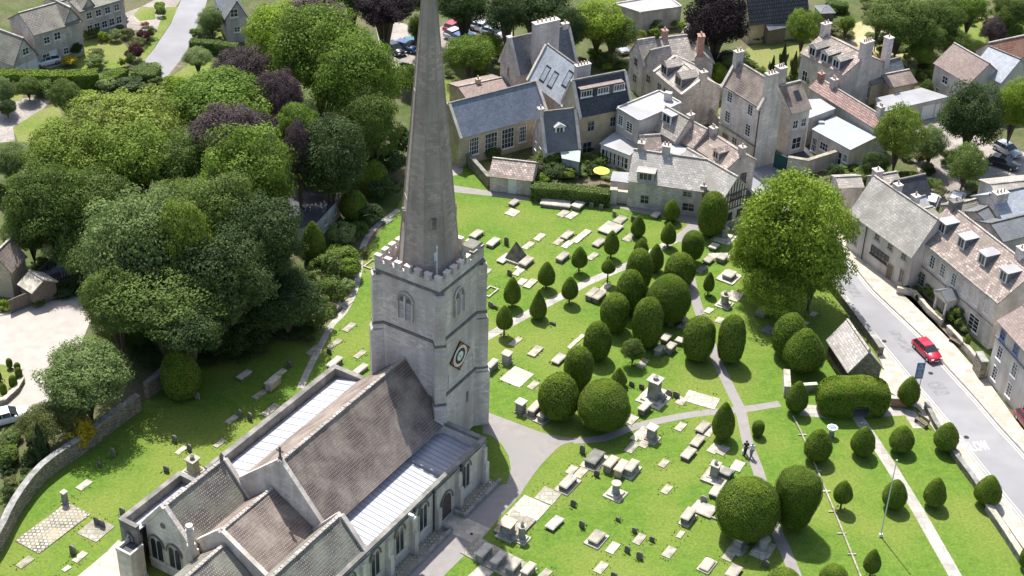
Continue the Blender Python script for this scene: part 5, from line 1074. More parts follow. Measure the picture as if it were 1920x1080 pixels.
# telegraph poles, flagpole, sign, benches
for px, tp, lb in (((943, 72), 14, 'tall thin wooden telegraph pole by the car park'), ((962, 78), 30, 'shorter telegraph pole just right of the tall one'), ((1114, 103), 62, 'telegraph pole standing between school house and manor')):
    b = G(*px); hh = above(b, tp); t = thing('telegraph_pole', 'pole', lb, tuple(b), 0, 'telegraph poles'); q = MB(); q.tube(b, b + Vector((0, 0, hh)), .15, .1, 8); q.build('pole', 'bark', t); q = MB(); q.box(b, (1, 0, 0), (0, 1, 0), .6, .05, hh - .5, hh - .38); q.build('cross_arm', 'bark', t)
for (p0, h0), (p1, h1), lb in (((G(943, 72), above(G(943, 72), 18)), (G(962, 78), above(G(962, 78), 33)), 'thin black wire strung between the two telegraph poles by the car park'), ((G(962, 78), above(G(962, 78), 33)), (G(1114, 103), above(G(1114, 103), 66)), 'long thin sagging wire from the car park poles to the manor pole')):
    q = MB(); A = p0 + Vector((0, 0, h0)); B_ = p1 + Vector((0, 0, h1)); n = 10; pts = [A.lerp(B_, i / n) - Vector((0, 0, 3.2 * (i / n) * (1 - i / n))) for i in range(n + 1)]
    for i in range(n): q.tube(pts[i], pts[i + 1], .025, .025, 4)
    tag(q.build('telegraph_wire', 'iron'), 'wire', lb)
b = G(1651, 1006); hh = above(b, 865); t = thing('flagpole', 'flagpole', 'tall slim white flagpole standing on the lower right lawn', tuple(b)); q = MB(); q.tube(b, b + Vector((0, 0, hh)), .07, .045, 8); q.build('pole', 'white_paint', t); q = MB(); q.ngon(b[:2], .1, hh, .1, hh + .16, 8); q.build('finial', 'copper_green', t); q = MB(); q.box(b, (1, 0, 0), (0, 1, 0), .16, .12, 0, .35); q.build('bracket', 'white_paint', t)
b = G(1713, 752); t = thing('street_sign', 'sign', 'tall narrow blue street sign with white triangle outlines beside a clipped yew', tuple(b)); top = above(b, 680); q = MB(); d = Vector((1, .1, 0)).normalized(); s = Vector((-.1, 1, 0)).normalized()
for x in (-.3, .3): q.tube(b + d * x, b + d * x + Vector((0, 0, top)), .035)
q.build('post', 'iron', t); q = MB(); q.box(b, d, s, .45, .025, top - 2.1, top); pn = q.build('sign_panel', 'sign_blue', t); q = MB()
def tri(zc, r):
    pts = [b + d * x * r - s * .03 + Vector((0, 0, zc + y * r)) for x, y in ((-1, -.7), (1, -.7), (0, 1))]
    for i in range(3): q.tube(pts[i], pts[(i + 1) % 3], .02, .02, 4)
tri(top - .55, .33); tri(top - 1.5, .33); q.build('sign_mark', 'white_paint', pn)
def bench(px, ang, label):
    b = G(*px); t = thing('bench', 'bench', label, (0, 0, 0)); d = Vector((math.cos(ang), math.sin(ang), 0)); s = Vector((-d.y, d.x, 0)); q = MB()
    for k in range(3): q.box(b + s * (k * .16 - .16), d, s, .8, .06, .42, .47)
    q.build('seat', 'wood', t); q = MB()
    for k in range(3): q.box(b + s * .3, d, s, .8, .025, .55 + k * .14, .64 + k * .14)
    q.build('backrest', 'wood', t)
    for x in (-.7, .7): q = MB(); q.box(b + d * x, s, d, .26, .04, 0, .42); q.box(b + d * x + s * .28, s, d, .04, .04, .421, .95); q.build('leg', 'wood', t)
bench((1791, 645), -.85, 'wooden bench on the pavement below the Georgian house'); bench((1727, 796), -.95, 'wooden bench on the paving beside the yew and street wall')
# parasols and table
def parasol(px, r, m, label, closed=False):
    b = G(*px); t = thing('parasol', 'parasol', label, tuple(b)); q = MB(); q.tube(b, b + Vector((0, 0, 2.4)), .03); q.build('pole', 'wood', t); q = MB()
    if closed: q.ngon(b[:2], .16, 1.2, .06, 2.5, 8)
    else: q.ngon(b[:2], r, 2.0, .02, 2.6, 10)
    q.build('canopy', m, t)
parasol((1126, 345), 1.1, 'yellow_fabric', 'open bright yellow parasol in the cottage garden'); parasol((104, 515), .2, 'green_paint', 'closed dark green parasol on the pale patio', True)
for px, lb in (((118, 497), 'round grey table in the middle of the pale patio'), ((90, 522), 'small round table at the front of the pale patio')):
    b = G(*px); t = thing('table', 'table', lb, tuple(b)); q = MB(); q.ngon(b[:2], .6, .7, .6, .74, 14); q.build('table_top', 'cloth_grey', t); q = MB(); q.ngon(b[:2], .06, 0, .05, .7, 6); q.ngon(b[:2], .3, 0, .28, .03, 10); q.build('leg', 'iron', t)
    for k in range(4):
        a = k * 1.57 + .4; c = b + Vector((math.cos(a), math.sin(a), 0)) * 1.05; t2 = thing('chair', 'chair', None, tuple(c), 0, 'patio chairs'); AUTO.append((t2, 'dark metal garden', 'chair', PX(c))); d = Vector((math.cos(a), math.sin(a), 0)); s = Vector((-d.y, d.x, 0)); q = MB(); q.box(c, d, s, .22, .22, .42, .46); q.build('seat', 'iron', t2); q = MB(); q.box(c + d * .22, s, d, .22, .02, .46, .9); q.build('backrest', 'iron', t2)
        q = MB()
        for x, y in ((.19, .19), (-.19, .19), (.19, -.19), (-.19, -.19)): q.tube(c + d * x + s * y, c + d * x + s * y + Vector((0, 0, .42)), .02, .02, 4)
        q.build('chair_legs', 'iron', t2)
# steel rocking font: pale basin on the lawn
b = G(1558, 818); t = thing('stone_basin', 'basin', 'pale eight-sided stone basin on a grey pedestal behind the rail', tuple(b)); q = MB(); q.ngon(b[:2], .35, 0, .25, .9, 8); q.build('pedestal', 'tomb_grey', t); q = MB(); q.ngon(b[:2], .45, .9, .58, 1.2, 8); q.build('basin', 'white_paint', t); q = MB(); q.ngon(b[:2], .44, 1.203, .44, 1.21, 8); q.build('water', 'glass_pale', t)
# ---------------- cars ----------------
def car_proto(paint):
    t = thing('parked_car', 'car'); L, Wd = 2.15, .88
    sec = [(-2.15, .42, .72, .80), (-2.1, .3, .92, .86), (-1.6, .26, .98, .9), (-.9, .26, 1.0, .9), (.3, .26, .98, .9), (1.2, .26, .92, .9), (1.9, .28, .78, .84), (2.12, .36, .62, .74)]
    q = MB(); n = 0
    for x, z0, z1, w in sec:
        q.v += [(x, -w, z0 + .06), (x, -w * .97, z0), (x, w * .97, z0), (x, w, z0 + .06), (x, w, z0 + (z1 - z0) * .62), (x, w * .9, z1), (x, 0, z1 + .04), (x, -w * .9, z1), (x, -w, z0 + (z1 - z0) * .62)]
    for i in range(len(sec) - 1):
        for k in range(9): q.f.append([i * 9 + k, i * 9 + (k + 1) % 9, (i + 1) * 9 + (k + 1) % 9, (i + 1) * 9 + k]); q.m.append(0)
    q.f.append(list(range(9))[::-1]); q.f.append([(len(sec) - 1) * 9 + k for k in range(9)]); q.m += [0, 0]
    body = q.build('body', paint, t, smooth=True)
    cab = [(-1.95, .95, .78, .95), (-1.55, 1.38, .68, .98), (-.6, 1.46, .68, 1.0), (.25, 1.42, .66, .98), (1.05, .95, .78, .93)]
    q = MB()
    for x, zt, w, zb in cab: q.v += [(x, -.83, zb), (x, -w, zt), (x, w, zt), (x, .83, zb)]
    for i in range(len(cab) - 1):
        for k, mi in ((0, 1), (1, 0 if 0 < i < 3 else 1), (2, 1)): q.f.append([i * 4 + k, i * 4 + k + 1, (i + 1) * 4 + k + 1, (i + 1) * 4 + k]); q.m.append(mi)
    g = q.build('cabin', [paint, 'glass'], t)
    q = MB(); q.hexa([(-1.5, -.66, 1.395), (.2, -.64, 1.435), (.2, .64, 1.435), (-1.5, .66, 1.395)], [(-1.5, -.66, 1.42), (.2, -.64, 1.46), (.2, .64, 1.46), (-1.5, .66, 1.42)]); q.build('roof', paint, t)
    q = MB()
    for s in (-1, 1):
        for x in (-.55, .3): q.tube((x, s * .84, .96), (x - .02, s * .69, 1.4), .035, .035, 4)
    q.build('pillar', paint, g)
    for x in (-1.35, 1.35):
        for s in (-1, 1):
            q = MB(); q.tube((x, s * .68, .33), (x, s * .9, .33), .33, .33, 16); w = q.build('wheel', 'tyre', t); q = MB(); q.tube((x, s * .88, .33), (x, s * .915, .33), .2, .17, 12); q.build('rim', 'rim', w)
    for s in (-1, 1):
        q = MB(); q.box((2.06, s * .6, 0), (1, 0, 0), (0, 1, 0), .06, .17, .56, .7); q.build('headlight', 'lamp_glass', t); q = MB(); q.box((-2.1, s * .68, 0), (1, 0, 0), (0, 1, 0), .05, .12, .68, .86); q.build('tail_light', 'tail_red', t)
        q = MB(); q.box((.75, s * .95, 0), (1, 0, 0), (0, 1, 0), .08, .1, .98, 1.1); q.build('wing_mirror', paint, t)
    q = MB(); q.box((2.14, 0, 0), (1, 0, 0), (0, 1, 0), .015, .26, .36, .47); q.build('number_plate', 'white_paint', t); q = MB(); q.box((2.1, 0, 0), (1, 0, 0), (0, 1, 0), .03, .4, .5, .64); q.build('grille', 'iron', t)
    return t
PR = {}
def car(px, ang, paint, label, scale=1.0, name='parked_car'):
    """ang: direction given by a second pixel the bonnet points at"""
    c = G(*px); d = G(*ang) - c; a = math.atan2(d.y, d.x)
    if paint not in PR: o = car_proto(paint); PR[paint] = o
    else: o = copy_tree(PR[paint])
    o.location = c + Vector((0, 0, .012)); o.rotation_euler.z = a; o.scale = (scale,) * 3; o.name = name; tag(o, 'car', label, 'cars'); return o
car((1737, 664), (1757, 684), 'car_red', 'bright red estate car driving down the main street', .95, 'moving_car')
car((214, 40), (240, 42), 'car_black', 'black car parked on the gravel forecourt at the top left')
car((87, 121), (70, 125), 'car_white', 'white car half hidden behind the top left hedge')
car((15, 789), (60, 778), 'car_white', 'white car on the pale drive at the left edge')
car((1930, 800), (1990, 880), 'car_maroon', 'dark red car at the right edge of the main street pavement')
for px, an, pt, lb in (((740, 98), (760, 110), 'car_black', 'black car nearest the wood in the shaded car park left of the spire'), ((762, 94), (785, 100), 'car_blue', 'dark blue car second from left in the shaded row left of the spire'), ((778, 88), (798, 88), 'car_teal', 'teal car closest to the spire in the row left of it'),
    ((852, 55), (870, 45), 'car_red', 'red car in the deep shade just right of the spire'), ((856, 68), (872, 62), 'car_silver', 'silver car in front of the red one right of the spire'), ((885, 50), (900, 45), 'car_black', 'black car beside the sunlit patch of the top car park'), ((868, 76), (885, 70), 'car_blue', 'dark blue car lowest in the shaded rows right of the spire'),
    ((926, 68), (945, 74), 'car_silver', 'silver car beside the telegraph poles'), ((905, 58), (920, 62), 'car_white', 'white car just left of the telegraph poles'),
    ((1745, 385), (1752, 368), 'car_white', 'white car parked on the gravel yard behind the street row, on the left'), ((1792, 380), (1800, 362), 'car_white', 'white car parked on the gravel yard behind the street row, on the right'),
    ((1887, 287), (1905, 297), 'car_silver', 'silver car under the dark tree at the right edge'), ((1880, 312), (1900, 318), 'car_black', 'black car in the shade at the right edge yard'), ((1160, 95), (1180, 110), 'car_silver', 'silver car parked in shade left of the manor')):
    car(px, an, pt, lb)
# ---------------- people ----------------
def person(px, face, shirt, trousers, hair, label, step=.25):
    b = G(*px); f_ = G(*face) - b; a = math.atan2(f_.y, f_.x) - math.pi / 2; t = thing('person', 'person', label, tuple(b), a); t.scale = (1.05,) * 3
    J = {'pel': (0, 0, .95, .15), 'bel': (0, 0, 1.1, .14), 'che': (0, .01, 1.32, .165), 'nec': (0, 0, 1.5, .06), 'chin': (0, .03, 1.57, .075), 'hea': (0, .02, 1.67, .1), 'top': (0, 0, 1.76, .06)}
    for s, n in ((-1, 'l'), (1, 'r')):
        k = step * s
        J.update({n + 'hip': (.1 * s, 0, .9, .1), n + 'kne': (.1 * s, .5 * k + .04, .5, .068), n + 'ank': (.1 * s, k - .03, .1, .045), n + 'toe': (.11 * s, k + .14, .04, .035), n + 'sho': (.19 * s, 0, 1.44, .065), n + 'elb': (.25 * s, -.3 * k, 1.16, .045), n + 'wri': (.25 * s, -.5 * k + .1, .93, .032)})
    E = [('pel', 'bel'), ('bel', 'che'), ('che', 'nec'), ('nec', 'chin'), ('chin', 'hea'), ('hea', 'top')]
    for n in 'lr': E += [('pel', n + 'hip'), (n + 'hip', n + 'kne'), (n + 'kne', n + 'ank'), (n + 'ank', n + 'toe'), ('che', n + 'sho'), (n + 'sho', n + 'elb'), (n + 'elb', n + 'wri')]
    for n, s in (('l', -1), ('r', 1)):       # palm, five fingers and thumb
        w = J[n + 'wri']; J[n + 'pal'] = (w[0], w[1] + .02, w[2] - .08, .026); E.append((n + 'wri', n + 'pal'))
        for i in range(4):
            J[n + 'f%d' % i] = (w[0] + (i - 1.5) * .018, w[1] + .035, w[2] - .13, .0095); J[n + 'g%d' % i] = (w[0] + (i - 1.5) * .02, w[1] + .055, w[2] - .165 + abs(i - 1.4) * .01, .008); E += [(n + 'pal', n + 'f%d' % i), (n + 'f%d' % i, n + 'g%d' % i)]
        J[n + 'th'] = (w[0] - s * .035, w[1] + .05, w[2] - .09, .0095); E.append((n + 'pal', n + 'th'))
    def skin(nm, names, edges, grow, m, root, par):
        ix = {k: i for i, k in enumerate(names)}; me = bpy.data.meshes.new(nm); me.from_pydata([J[k][:3] for k in names], [(ix[a_], ix[b_]) for a_, b_ in edges], []); me.materials.append(MT[m]); o = link(bpy.data.objects.new(nm, me)); o.parent = par
        md = o.modifiers.new('skin', 'SKIN'); sv = me.skin_vertices[0].data if me.skin_vertices else None
        if sv is None: return o
        for k, i in ix.items(): r = J[k][3] + grow; sv[i].radius = (r, r * (.75 if k in ('pel', 'bel', 'che') else 1)); sv[i].use_root = (k == root)
        md.use_smooth_shade = True; o.modifiers.new('sub', 'SUBSURF').levels = 1; o.modifiers['sub'].render_levels = 2; return o
    body = skin('body', list(J), E, 0, 'skin', 'pel', t)
    up = ['bel', 'che', 'lsho', 'lelb', 'rsho', 'relb']; skin('shirt', ['pel'] + up, [('pel', 'bel'), ('bel', 'che'), ('che', 'lsho'), ('lsho', 'lelb'), ('che', 'rsho'), ('rsho', 'relb')], .022, shirt, 'che', t)
    skin('trousers', ['pel', 'lhip', 'lkne', 'lank', 'rhip', 'rkne', 'rank'], [('pel', 'lhip'), ('lhip', 'lkne'), ('lkne', 'lank'), ('pel', 'rhip'), ('rhip', 'rkne'), ('rkne', 'rank')], .02, trousers, 'pel', t)
    q = MB(); q.ngon((0, -.015), .112, 1.66, .1, 1.74, 10); q.ngon((0, -.015), .1, 1.74, .045, 1.8, 10); q.build('hair', hair, t, smooth=True, base=Vector())
    q = MB()
    for s in (-1, 1): q.box((s * .035, .115, 0), (1, 0, 0), (0, 1, 0), .012, .006, 1.665, 1.68)
    q.build('eyes', 'iron', t, base=Vector())
    for s in (-1, 1): q = MB(); q.box((s * .11, k_ if (k_ := step * s + .03) else 0, 0), (1, 0, 0), (0, 1, 0), .055, .14, 0, .09, .85); q.build('shoe', 'cloth_dark', t, base=Vector())
    return t
person((1397, 853), (1380, 790), 'cloth_dark', 'cloth_dark', 'hair', 'person in dark clothes walking on the path, the left of the pair'); person((1408, 858), (1392, 795), 'cloth_white', 'cloth_grey', 'grey_hair', 'person in a white top walking on the path, the right of the pair')
q = MB(); c = G(1393, 851); q.box(c, (1, 0, 0), (0, 1, 0), .14, .22, .0, .5, .85); t = thing('rucksack', 'bag', 'white bag standing on the grass beside the walkers', tuple(c)); q.build('bag', 'cloth_white', t); q = MB(); q.tube(c + Vector((-.08, 0, .48)), c + Vector((0, 0, .62)), .02); q.tube(c + Vector((0, 0, .62)), c + Vector((.08, 0, .48)), .02); q.build('handle', 'cloth_dark', t)
# ---------------- graves ----------------
def orient(px, a=None):
    u = WV if a is None else (G(*a) - G(*px)).normalized()
    u = Vector((u.x, u.y, 0)).normalized(); r = random.uniform(-.04, .04); u = Vector((u.x * math.cos(r) - u.y * math.sin(r), u.x * math.sin(r) + u.y * math.cos(r), 0)); return u, Vector((u.y, -u.x, 0))
GR = 'gravestones and tombs of the churchyard'
def slab(x, y, L=1.9, w=.85, h=.09, m='tomb_pale', a=None, n=1):
    c = G(x, y); u, v = orient((x, y), a); q = MB(); q.box(c, u, v, L / 2, w / 2, 0, h, .985)
    if random.random() < .5: q.box(c, u, v, L / 2 * .82, w / 2 * .74, h + .001, h + .02, .98)
    o = q.build('ledger_slab', m, base=c); o.location = c; o.rotation_euler = (random.uniform(-.012, .012), random.uniform(-.012, .012), random.uniform(-.05, .05)); tag(o, 'grave slab', None, GR); AUTO.append((o, 'large flat stone ledger' if L > 2.4 or w > 1.3 else 'flat stone ledger' if L > 1.5 else 'small flat stone', 'slab', (x, y)))
def plot(x, y, L, w, a=None, m='plot_stone', h=.07, look='flat paved grave plot'):
    c = G(x, y); u, v = orient((x, y), a); q = MB(); q.box(c, u, v, L / 2, w / 2, 0, h, .99); o = q.build('grave_plot', m, base=c); o.location = c; tag(o, 'grave plot', None, 'paved grave plots'); AUTO.append((o, look, 'plot', (x, y)))
    ang = math.atan2(u.y, u.x); o.rotation_euler.z = 0
def kerbplot(x, y, L=2.1, w=1.1):
    c = G(x, y); u, v = orient((x, y)); q = MB()
    for s in (-1, 1): q.box(c + v * s * w / 2, u, v, L / 2, .08, 0, .18); q.box(c + u * s * (L / 2 - .08), u, v, .08, w / 2 - .085, 0, .178)
    o = q.build('kerbed_plot', 'tomb_pale', base=c); o.location = c; tag(o, 'grave plot', None, 'paved grave plots'); AUTO.append((o, 'grave plot framed by pale kerbs', 'plot', (x, y)))
def chest(x, y, L=1.9, w=.9, h=.75, m='tomb_grey', top='tomb_top', pl=.0, a=None, over=.1):
    """x, y: pixel of the centre of the lid"""
    c = G(x, y, h); u, v = orient((x, y), a); t = thing('chest_tomb', 'tomb', None, (c.x, c.y, 0), 0, GR); z = 0
    if pl: q = MB(); q.box(c, u, v, L / 2 + pl, w / 2 + pl, 0, .14, .98); q.build('plinth', 'tomb_pale', t); z = .14
    q = MB(); q.box(c, u, v, L / 2 - over, w / 2 - over, z, h - .12)
    if h > .45:
        for s in (-1, 1):
            for e in (-1, 0, 1): q.box(c + v * s * (w / 2 - over) + u * e * (L / 2 - over - .08), u, v, .08, .03, z + .01, h - .125)
        for s in (-1, 1): q.box(c + u * s * (L / 2 - over), u, v, .025, w / 2 - over - .14, z + .1, h - .2)
    t.rotation_euler = (random.uniform(-.02, .02), random.uniform(-.02, .02), random.uniform(-.03, .03))
    q.build('chest', m, t); q = MB(); q.box(c, u, v, L / 2, w / 2, h - .118, h - .03); q.box(c, u, v, L / 2 - .05, w / 2 - .05, h - .029, h + .02, .95); q.build('lid', top, t)
    AUTO.append((t, ('low' if h < .5 else 'tall' if h > .85 else 'big' if L > 2.3 else 'stone') + ' chest tomb' + (' on a plinth' if pl else ''), 'tomb', (x, y))); return t
def stone(x, y, h=.85, w=.6, m='tomb_dark', tilt=0.0):
    """headstone: x, y base pixel"""
    c = G(x, y); u, v = orient((x, y)); t = .07; q = MB()
    pr = [(-w / 2, 0), (w / 2, 0), (w / 2, h * .82), (w * .3, h * .95), (0, h), (-w * .3, h * .95), (-w / 2, h * .82)]
    q.hexa([c + v * a_ + u * t + Vector((0, 0, b_)) + u * b_ * tilt for a_, b_ in pr], [c + v * a_ - u * t + Vector((0, 0, b_)) + u * b_ * tilt for a_, b_ in pr])
    o = q.build('headstone', m, base=c); o.location = c; o.rotation_euler = (random.uniform(-.09, .09), random.uniform(-.09, .09), random.uniform(-.12, .12)); o.location.z = -.04; tag(o, 'headstone', None, GR); AUTO.append((o, 'dark upright headstone' if m == 'tomb_dark' else 'grey upright headstone', 'headstone', (x, y)))
def pedestal(x, y, h=1.4, r=.5, urn=True, base=1.0, m='tomb_grey', rnd=False, look=None, cap=None):
    c = G(x, y); u, v = orient((x, y)); t = thing('pedestal_tomb', 'tomb', None, (c.x, c.y, 0), 0, GR); q = MB()
    q.box(c, u, v, base, base, 0, .12, .98); q.box(c, u, v, base * .72, base * .72, .121, .3, .97); q.build('plinth', 'tomb_pale', t); q = MB(); n = 12 if rnd else 4; rt = math.atan2(u.y, u.x) + math.pi / 4; k = 1 if rnd else 1.414
    q.ngon(c[:2], r * k * 1.12, .301, r * k, .45, n, rt); q.ngon(c[:2], r * k * .9, .45, r * k * .84, h - .15, n, rt); q.build('shaft', m, t); q = MB(); q.ngon(c[:2], r * k * .95, h - .15, r * k * 1.25, h - .02, n, rt); q.ngon(c[:2], r * k * 1.25, h - .02, r * k * 1.2, h + .05, n, rt); q.build('cap', cap or 'tomb_top', t)
    if urn: q = MB(); q.ngon(c[:2], r * .5, h + .05, r * .35, h + .16, 8); q.ngon(c[:2], r * .35, h + .16, r * .55, h + .4, 8); q.ngon(c[:2], r * .55, h + .4, .04, h + .62, 8); q.build('urn', 'tomb_pale', t)
    AUTO.append((t, look or (('round' if rnd else 'square') + ' pedestal tomb' + (' with urn' if urn else '')), 'tomb', (x, y))); return t
for x, y, *r in ((961, 399, 1.7, 1.5), (1056, 401, 1.8, 1.0), (1072, 404.5, 1.8, 1.0), (1048, 453), (1064, 459), (1090, 444, 3.6, .9, .14), (1012, 445), (990.5, 461), (972.7, 510), (978.6, 529, 1.4), (994.5, 533, 2.1, .9, .16), (910, 511), (1111, 481), (1179.6, 446, 2.0, 1.0), (977, 499, 1.7),
    (1135, 540), (1315, 506, 1.8, .9, .1, 'tomb_grey'), (1377, 556, 2.0, 1.6), (1003.8, 660, 2.1, .95, .18), (999.8, 723, 1.5, .8), (967, 641, 1.9, .7), (1205, 682), (1080, 641, 3.2, .5), (1349, 601, 1.2, .8), (1183, 787, 1.6, 1.1), (1185, 839, 2.0, .9), (1209, 831, 1.7, 1.0), (1194, 818, 1.6, .8), (1276, 801, 1.5, .8), (1072, 882, 1.4, .8), (1089, 887, 1.7, .9), (1244.5, 869.5, 1.3, .75), (1250, 918.5, 1.4, .75),
    (1277.5, 752.7, 1.4, .9), (1329, 809, 1.8, .9), (1339, 842, 1.6, 1.0), (1355, 845, 1.6, 1.0), (1383, 874, 1.7, 1.1), (1149, 1028, 1.6, .85), (1198.6, 1011.5, 1.6, .8), (1127, 1065, 1.6, .85), (1254.6, 1036, 1.6, .9), (1022, 1077, 1.4, .8), (901, 1078, 2.0, 1.6), (1309, 949, 1.6, .9), (1367.5, 1042, 1.6, 1.0),
    (158, 910, 1.6, .8), (150, 1045, 1.5, .7), (47, 1055, 1.6, .8), (125, 1067, .8, .5), (435, 787, 1.5, .7), (487, 740, 1.8, .7), (628, 645, 2.0, .7), (675, 665, 1.7, .7), (507, 770, 2.3, .8, .12), (587, 657, 2.0, .7), (649, 570, 1.8, .9), (655, 614, 1.9, .8), (727, 415, 1.5, .8, .1, 'tomb_grey'), (340, 845, 1.4, .6), (412, 832, 1.4, .6), (525, 700, 1.7, .7), (1329, 583, 1.2, .8, .1), (1441, 619, 1.6, 1.3, .1, 'tomb_grey'), (1525, 590, 1.0, .7), (1511, 607, .7, .5), (1276, 1003, 1.1, .5)): slab(x, y, *r)
for x, y, *r in ((963.8, 378, 1.6, .9, .4), (1042, 379, 3.9, 1.7, .5, 'tomb_grey', 'tomb_top', 0, (1085, 384)), (1084, 382, 1.7, 1.3, .6), (1064, 439, 2.0, 1.0, .35), (1145, 427, 2.9, 2.3, .35), (1163, 411, 2.0, 1.2, .25), (1123, 453, 2.0, 1.0, .35), (925, 452, 2.0, 1.0, .5), (893.5, 437, 2.0, 1.0, .5), (946, 483, 2.2, 1.0, .3), (987, 488, 2.1, 1.1, .55), (1055, 479, 2.0, 1.0, .55),
    (1111, 547, 2.1, .9, .75), (1124, 552, 2.1, .9, .75), (1230.5, 401, 1.5, .9, .4), (1339, 460, 1.3, 1.0, .5), (1329, 485, 1.5, 1.0, .45), (1354, 480, 1.4, 1.1, .7), (1368, 512, 1.7, 1.3, .7, 'tomb_grey', 'tomb_top', .5), (922.6, 680, 1.8, .75, 1.0), (1048, 671, 1.9, 1.0, .4), (1249, 631, 1.5, .9, .6), (1237, 652, 1.3, .8, .9), (1258, 647, 1.4, .9, .9), (1275, 636, 1.0, .9, .6), (1431, 580, 2.0, 1.2, .6),
    (1003, 761, 2.0, .85, .9, 'tomb_grey', 'tomb_tan', .3), (1020, 773, 1.7, .8, .8, 'tomb_grey', 'tomb_top', .3), (1209, 760, 1.8, .8, .9, 'tomb_dark'), (1115, 855, 2.3, 1.3, .8, 'tomb_dark', 'tomb_grey', .3), (1145.5, 864, 1.9, .9, 1.0, 'tomb_grey', 'tomb_tan'), (1165, 872, 2.0, .9, 1.0, 'tomb_tan', 'tomb_tan'), (1185, 871, 1.9, .9, 1.0, 'tomb_grey', 'tomb_top', .2), (1065, 901, 2.2, 1.0, .7, 'tomb_dark', 'tomb_top', .3), (1318, 799, 1.9, .95, .4), (1308, 825, 2.0, .95, .45, 'tomb_dark'), (1291, 848, 1.9, 1.0, .5, 'tomb_dark'),
    (1363, 883, 1.2, 1.1, .7, 'tomb_dark', 'tomb_grey'), (1343, 918, 1.8, .95, .5, 'tomb_dark'), (1291, 962, 1.9, .9, .9, 'tomb_dark', 'tomb_top', .1), (1040, 979, 2.0, 1.0, .4), (1119, 1005, 1.8, 1.1, .55, 'tomb_dark', 'tomb_top', .25), (1326, 1057, 1.7, .95, .35, 'tomb_tan', 'tomb_tan', .15), (1376, 1070, 1.8, 1.1, .4, 'tomb_dark'), (907.5, 1030, 1.9, .9, 1.0), (935, 1044, 1.8, .8, 1.0), (963, 1056, 1.8, .9, .9), (990.7, 1064, 1.7, .8, .9, 'tomb_grey', 'tomb_tan'),
    (1325, 955, 1.8, 1.6, .25), (511, 711, 2.0, .85, 1.0, 'tomb_tan', 'tomb_pale'), (458, 701, 1.8, .8, .4), (627, 677, 2.2, .8, .7), (676, 690, 2.0, .8, .5), (626, 574, 2.0, 1.0, .6)): chest(x, y, *r)
for x, y, *r in ((1109, 390), (1127, 393), (1152, 405, .75, .5, 'tomb_grey'), (1187, 416, .9), (949.5, 459, 1.2, .6), (955, 516), (919.6, 576, .8), (928.5, 579, .5), (1036, 609, .4, .8), (1184, 724, .7, .6), (1203, 729, .7, .6), (1253.5, 742, .8, .75), (1268, 745, .8, .75), (1256, 612, .8, .7, 'tomb_grey'), (1274, 604, .8, .6, 'tomb_grey'), (1092, 851, 1.1, .55), (1118, 893, .8, .55), (1074, 949, .8, .55),
    (1091, 989, .9, .55), (1159, 977, .5, .5), (1190, 998, .7, .5), (1222, 1015, .6, .5), (1176, 1036, .8, .55), (1199, 1048, .9, .6), (1150, 1086, .9, .6), (1320, 943, .9, .7, 'tomb_grey'), (1434, 1063, .9, .7), (187, 874, .6, .5), (213, 856, 1.1, .6), (312, 884, .8, .6), (230, 965, .9, .6), (182, 984, 1.0, .6), (193, 988, 1.0, .6), (137, 1038, 1.1, .7), (328, 829, .9, .6), (355, 846, .9, .6), (449, 782, 1.0, .6), (468, 787, 1.0, .6), (370, 748, .9, .6, 'tomb_grey'),
    (617.5, 663, .7, .55), (542, 688, .9, .6), (1282, 700, .5, .4) if False else (447, 660, .8, .6, 'tomb_grey'), (470, 668, .8, .6, 'tomb_grey')): stone(x, y, *r)
plot(969, 707, 3.0, 2.6); plot(1315, 750, 3.6, 2.1, (1330, 754)); plot(1028, 930, 2.1, 2.0); plot(991, 957, 3.4, 3.0); plot(965, 988, 3.6, 2.6, h=.25, look='raised stone plot under two monuments'); plot(935, 1052, 7.0, 2.8, (965, 1068), h=.1); plot(180, 994, 2.6, 2.4); plot(100, 990, 6.6, 3.1, None, 'cobble', .1, 'large cobbled rectangular plot'); plot(1209, 815, 2.2, 1.8); plot(1354, 480, 3.4, 1.2, (1370, 480)); plot(1345, 893, 3.2, 2.4, h=.22, look='raised platform under monuments'); plot(1383, 1025, 2.4, 1.4); plot(1430, 1031, 2.6, 1.6)
kerbplot(918, 548); kerbplot(697, 497, 1.9, 1.0); kerbplot(1344, 965, 1.6, 1.2)
pedestal(950, 680, 1.3, .45, False, .5, look='tall slim square pedestal tomb'); pedestal(976, 773, 1.4, .45, False, .55, look='tall slim square pedestal tomb'); pedestal(1225.5, 748, 2.6, .62, True, 1.5, look='largest stepped monument with an urn'); pedestal(1221, 824, 1.6, .45, False, .8); pedestal(1154, 928, 1.5, .42, False, .95, rnd=True, cap='tomb_tan'); pedestal(951, 1003, 1.6, .6, False, .9, 'tomb_tan' and 'tomb_grey', cap='tomb_tan', look='square pedestal tomb with a pinkish domed cap'); pedestal(978, 1012, 1.7, .38, True, .7, rnd=True, look='slender round pedestal tomb with an urn')
pedestal(1339, 895, 1.7, .42, True, .9); pedestal(1358, 572, 1.5, .5, True, .9, rnd=True); pedestal(1357, 447, 1.4, .5, True, 1.3, rnd=True); pedestal(363, 884, 1.6, .5, True, .9, 'tomb_tan', look='pale ochre square pedestal tomb'); pedestal(1384, 1028, 1.4, .45, False, .8); pedestal(1430, 1032, 1.5, .5, False, .9, rnd=True); pedestal(1238, 748, 1.0, .4, False, .6); pedestal(123, 945, 1.5, .25, False, .3, look='tall narrow pale pillar stone'); pedestal(1282, 612, 1.0, .35, True, .6, rnd=True)
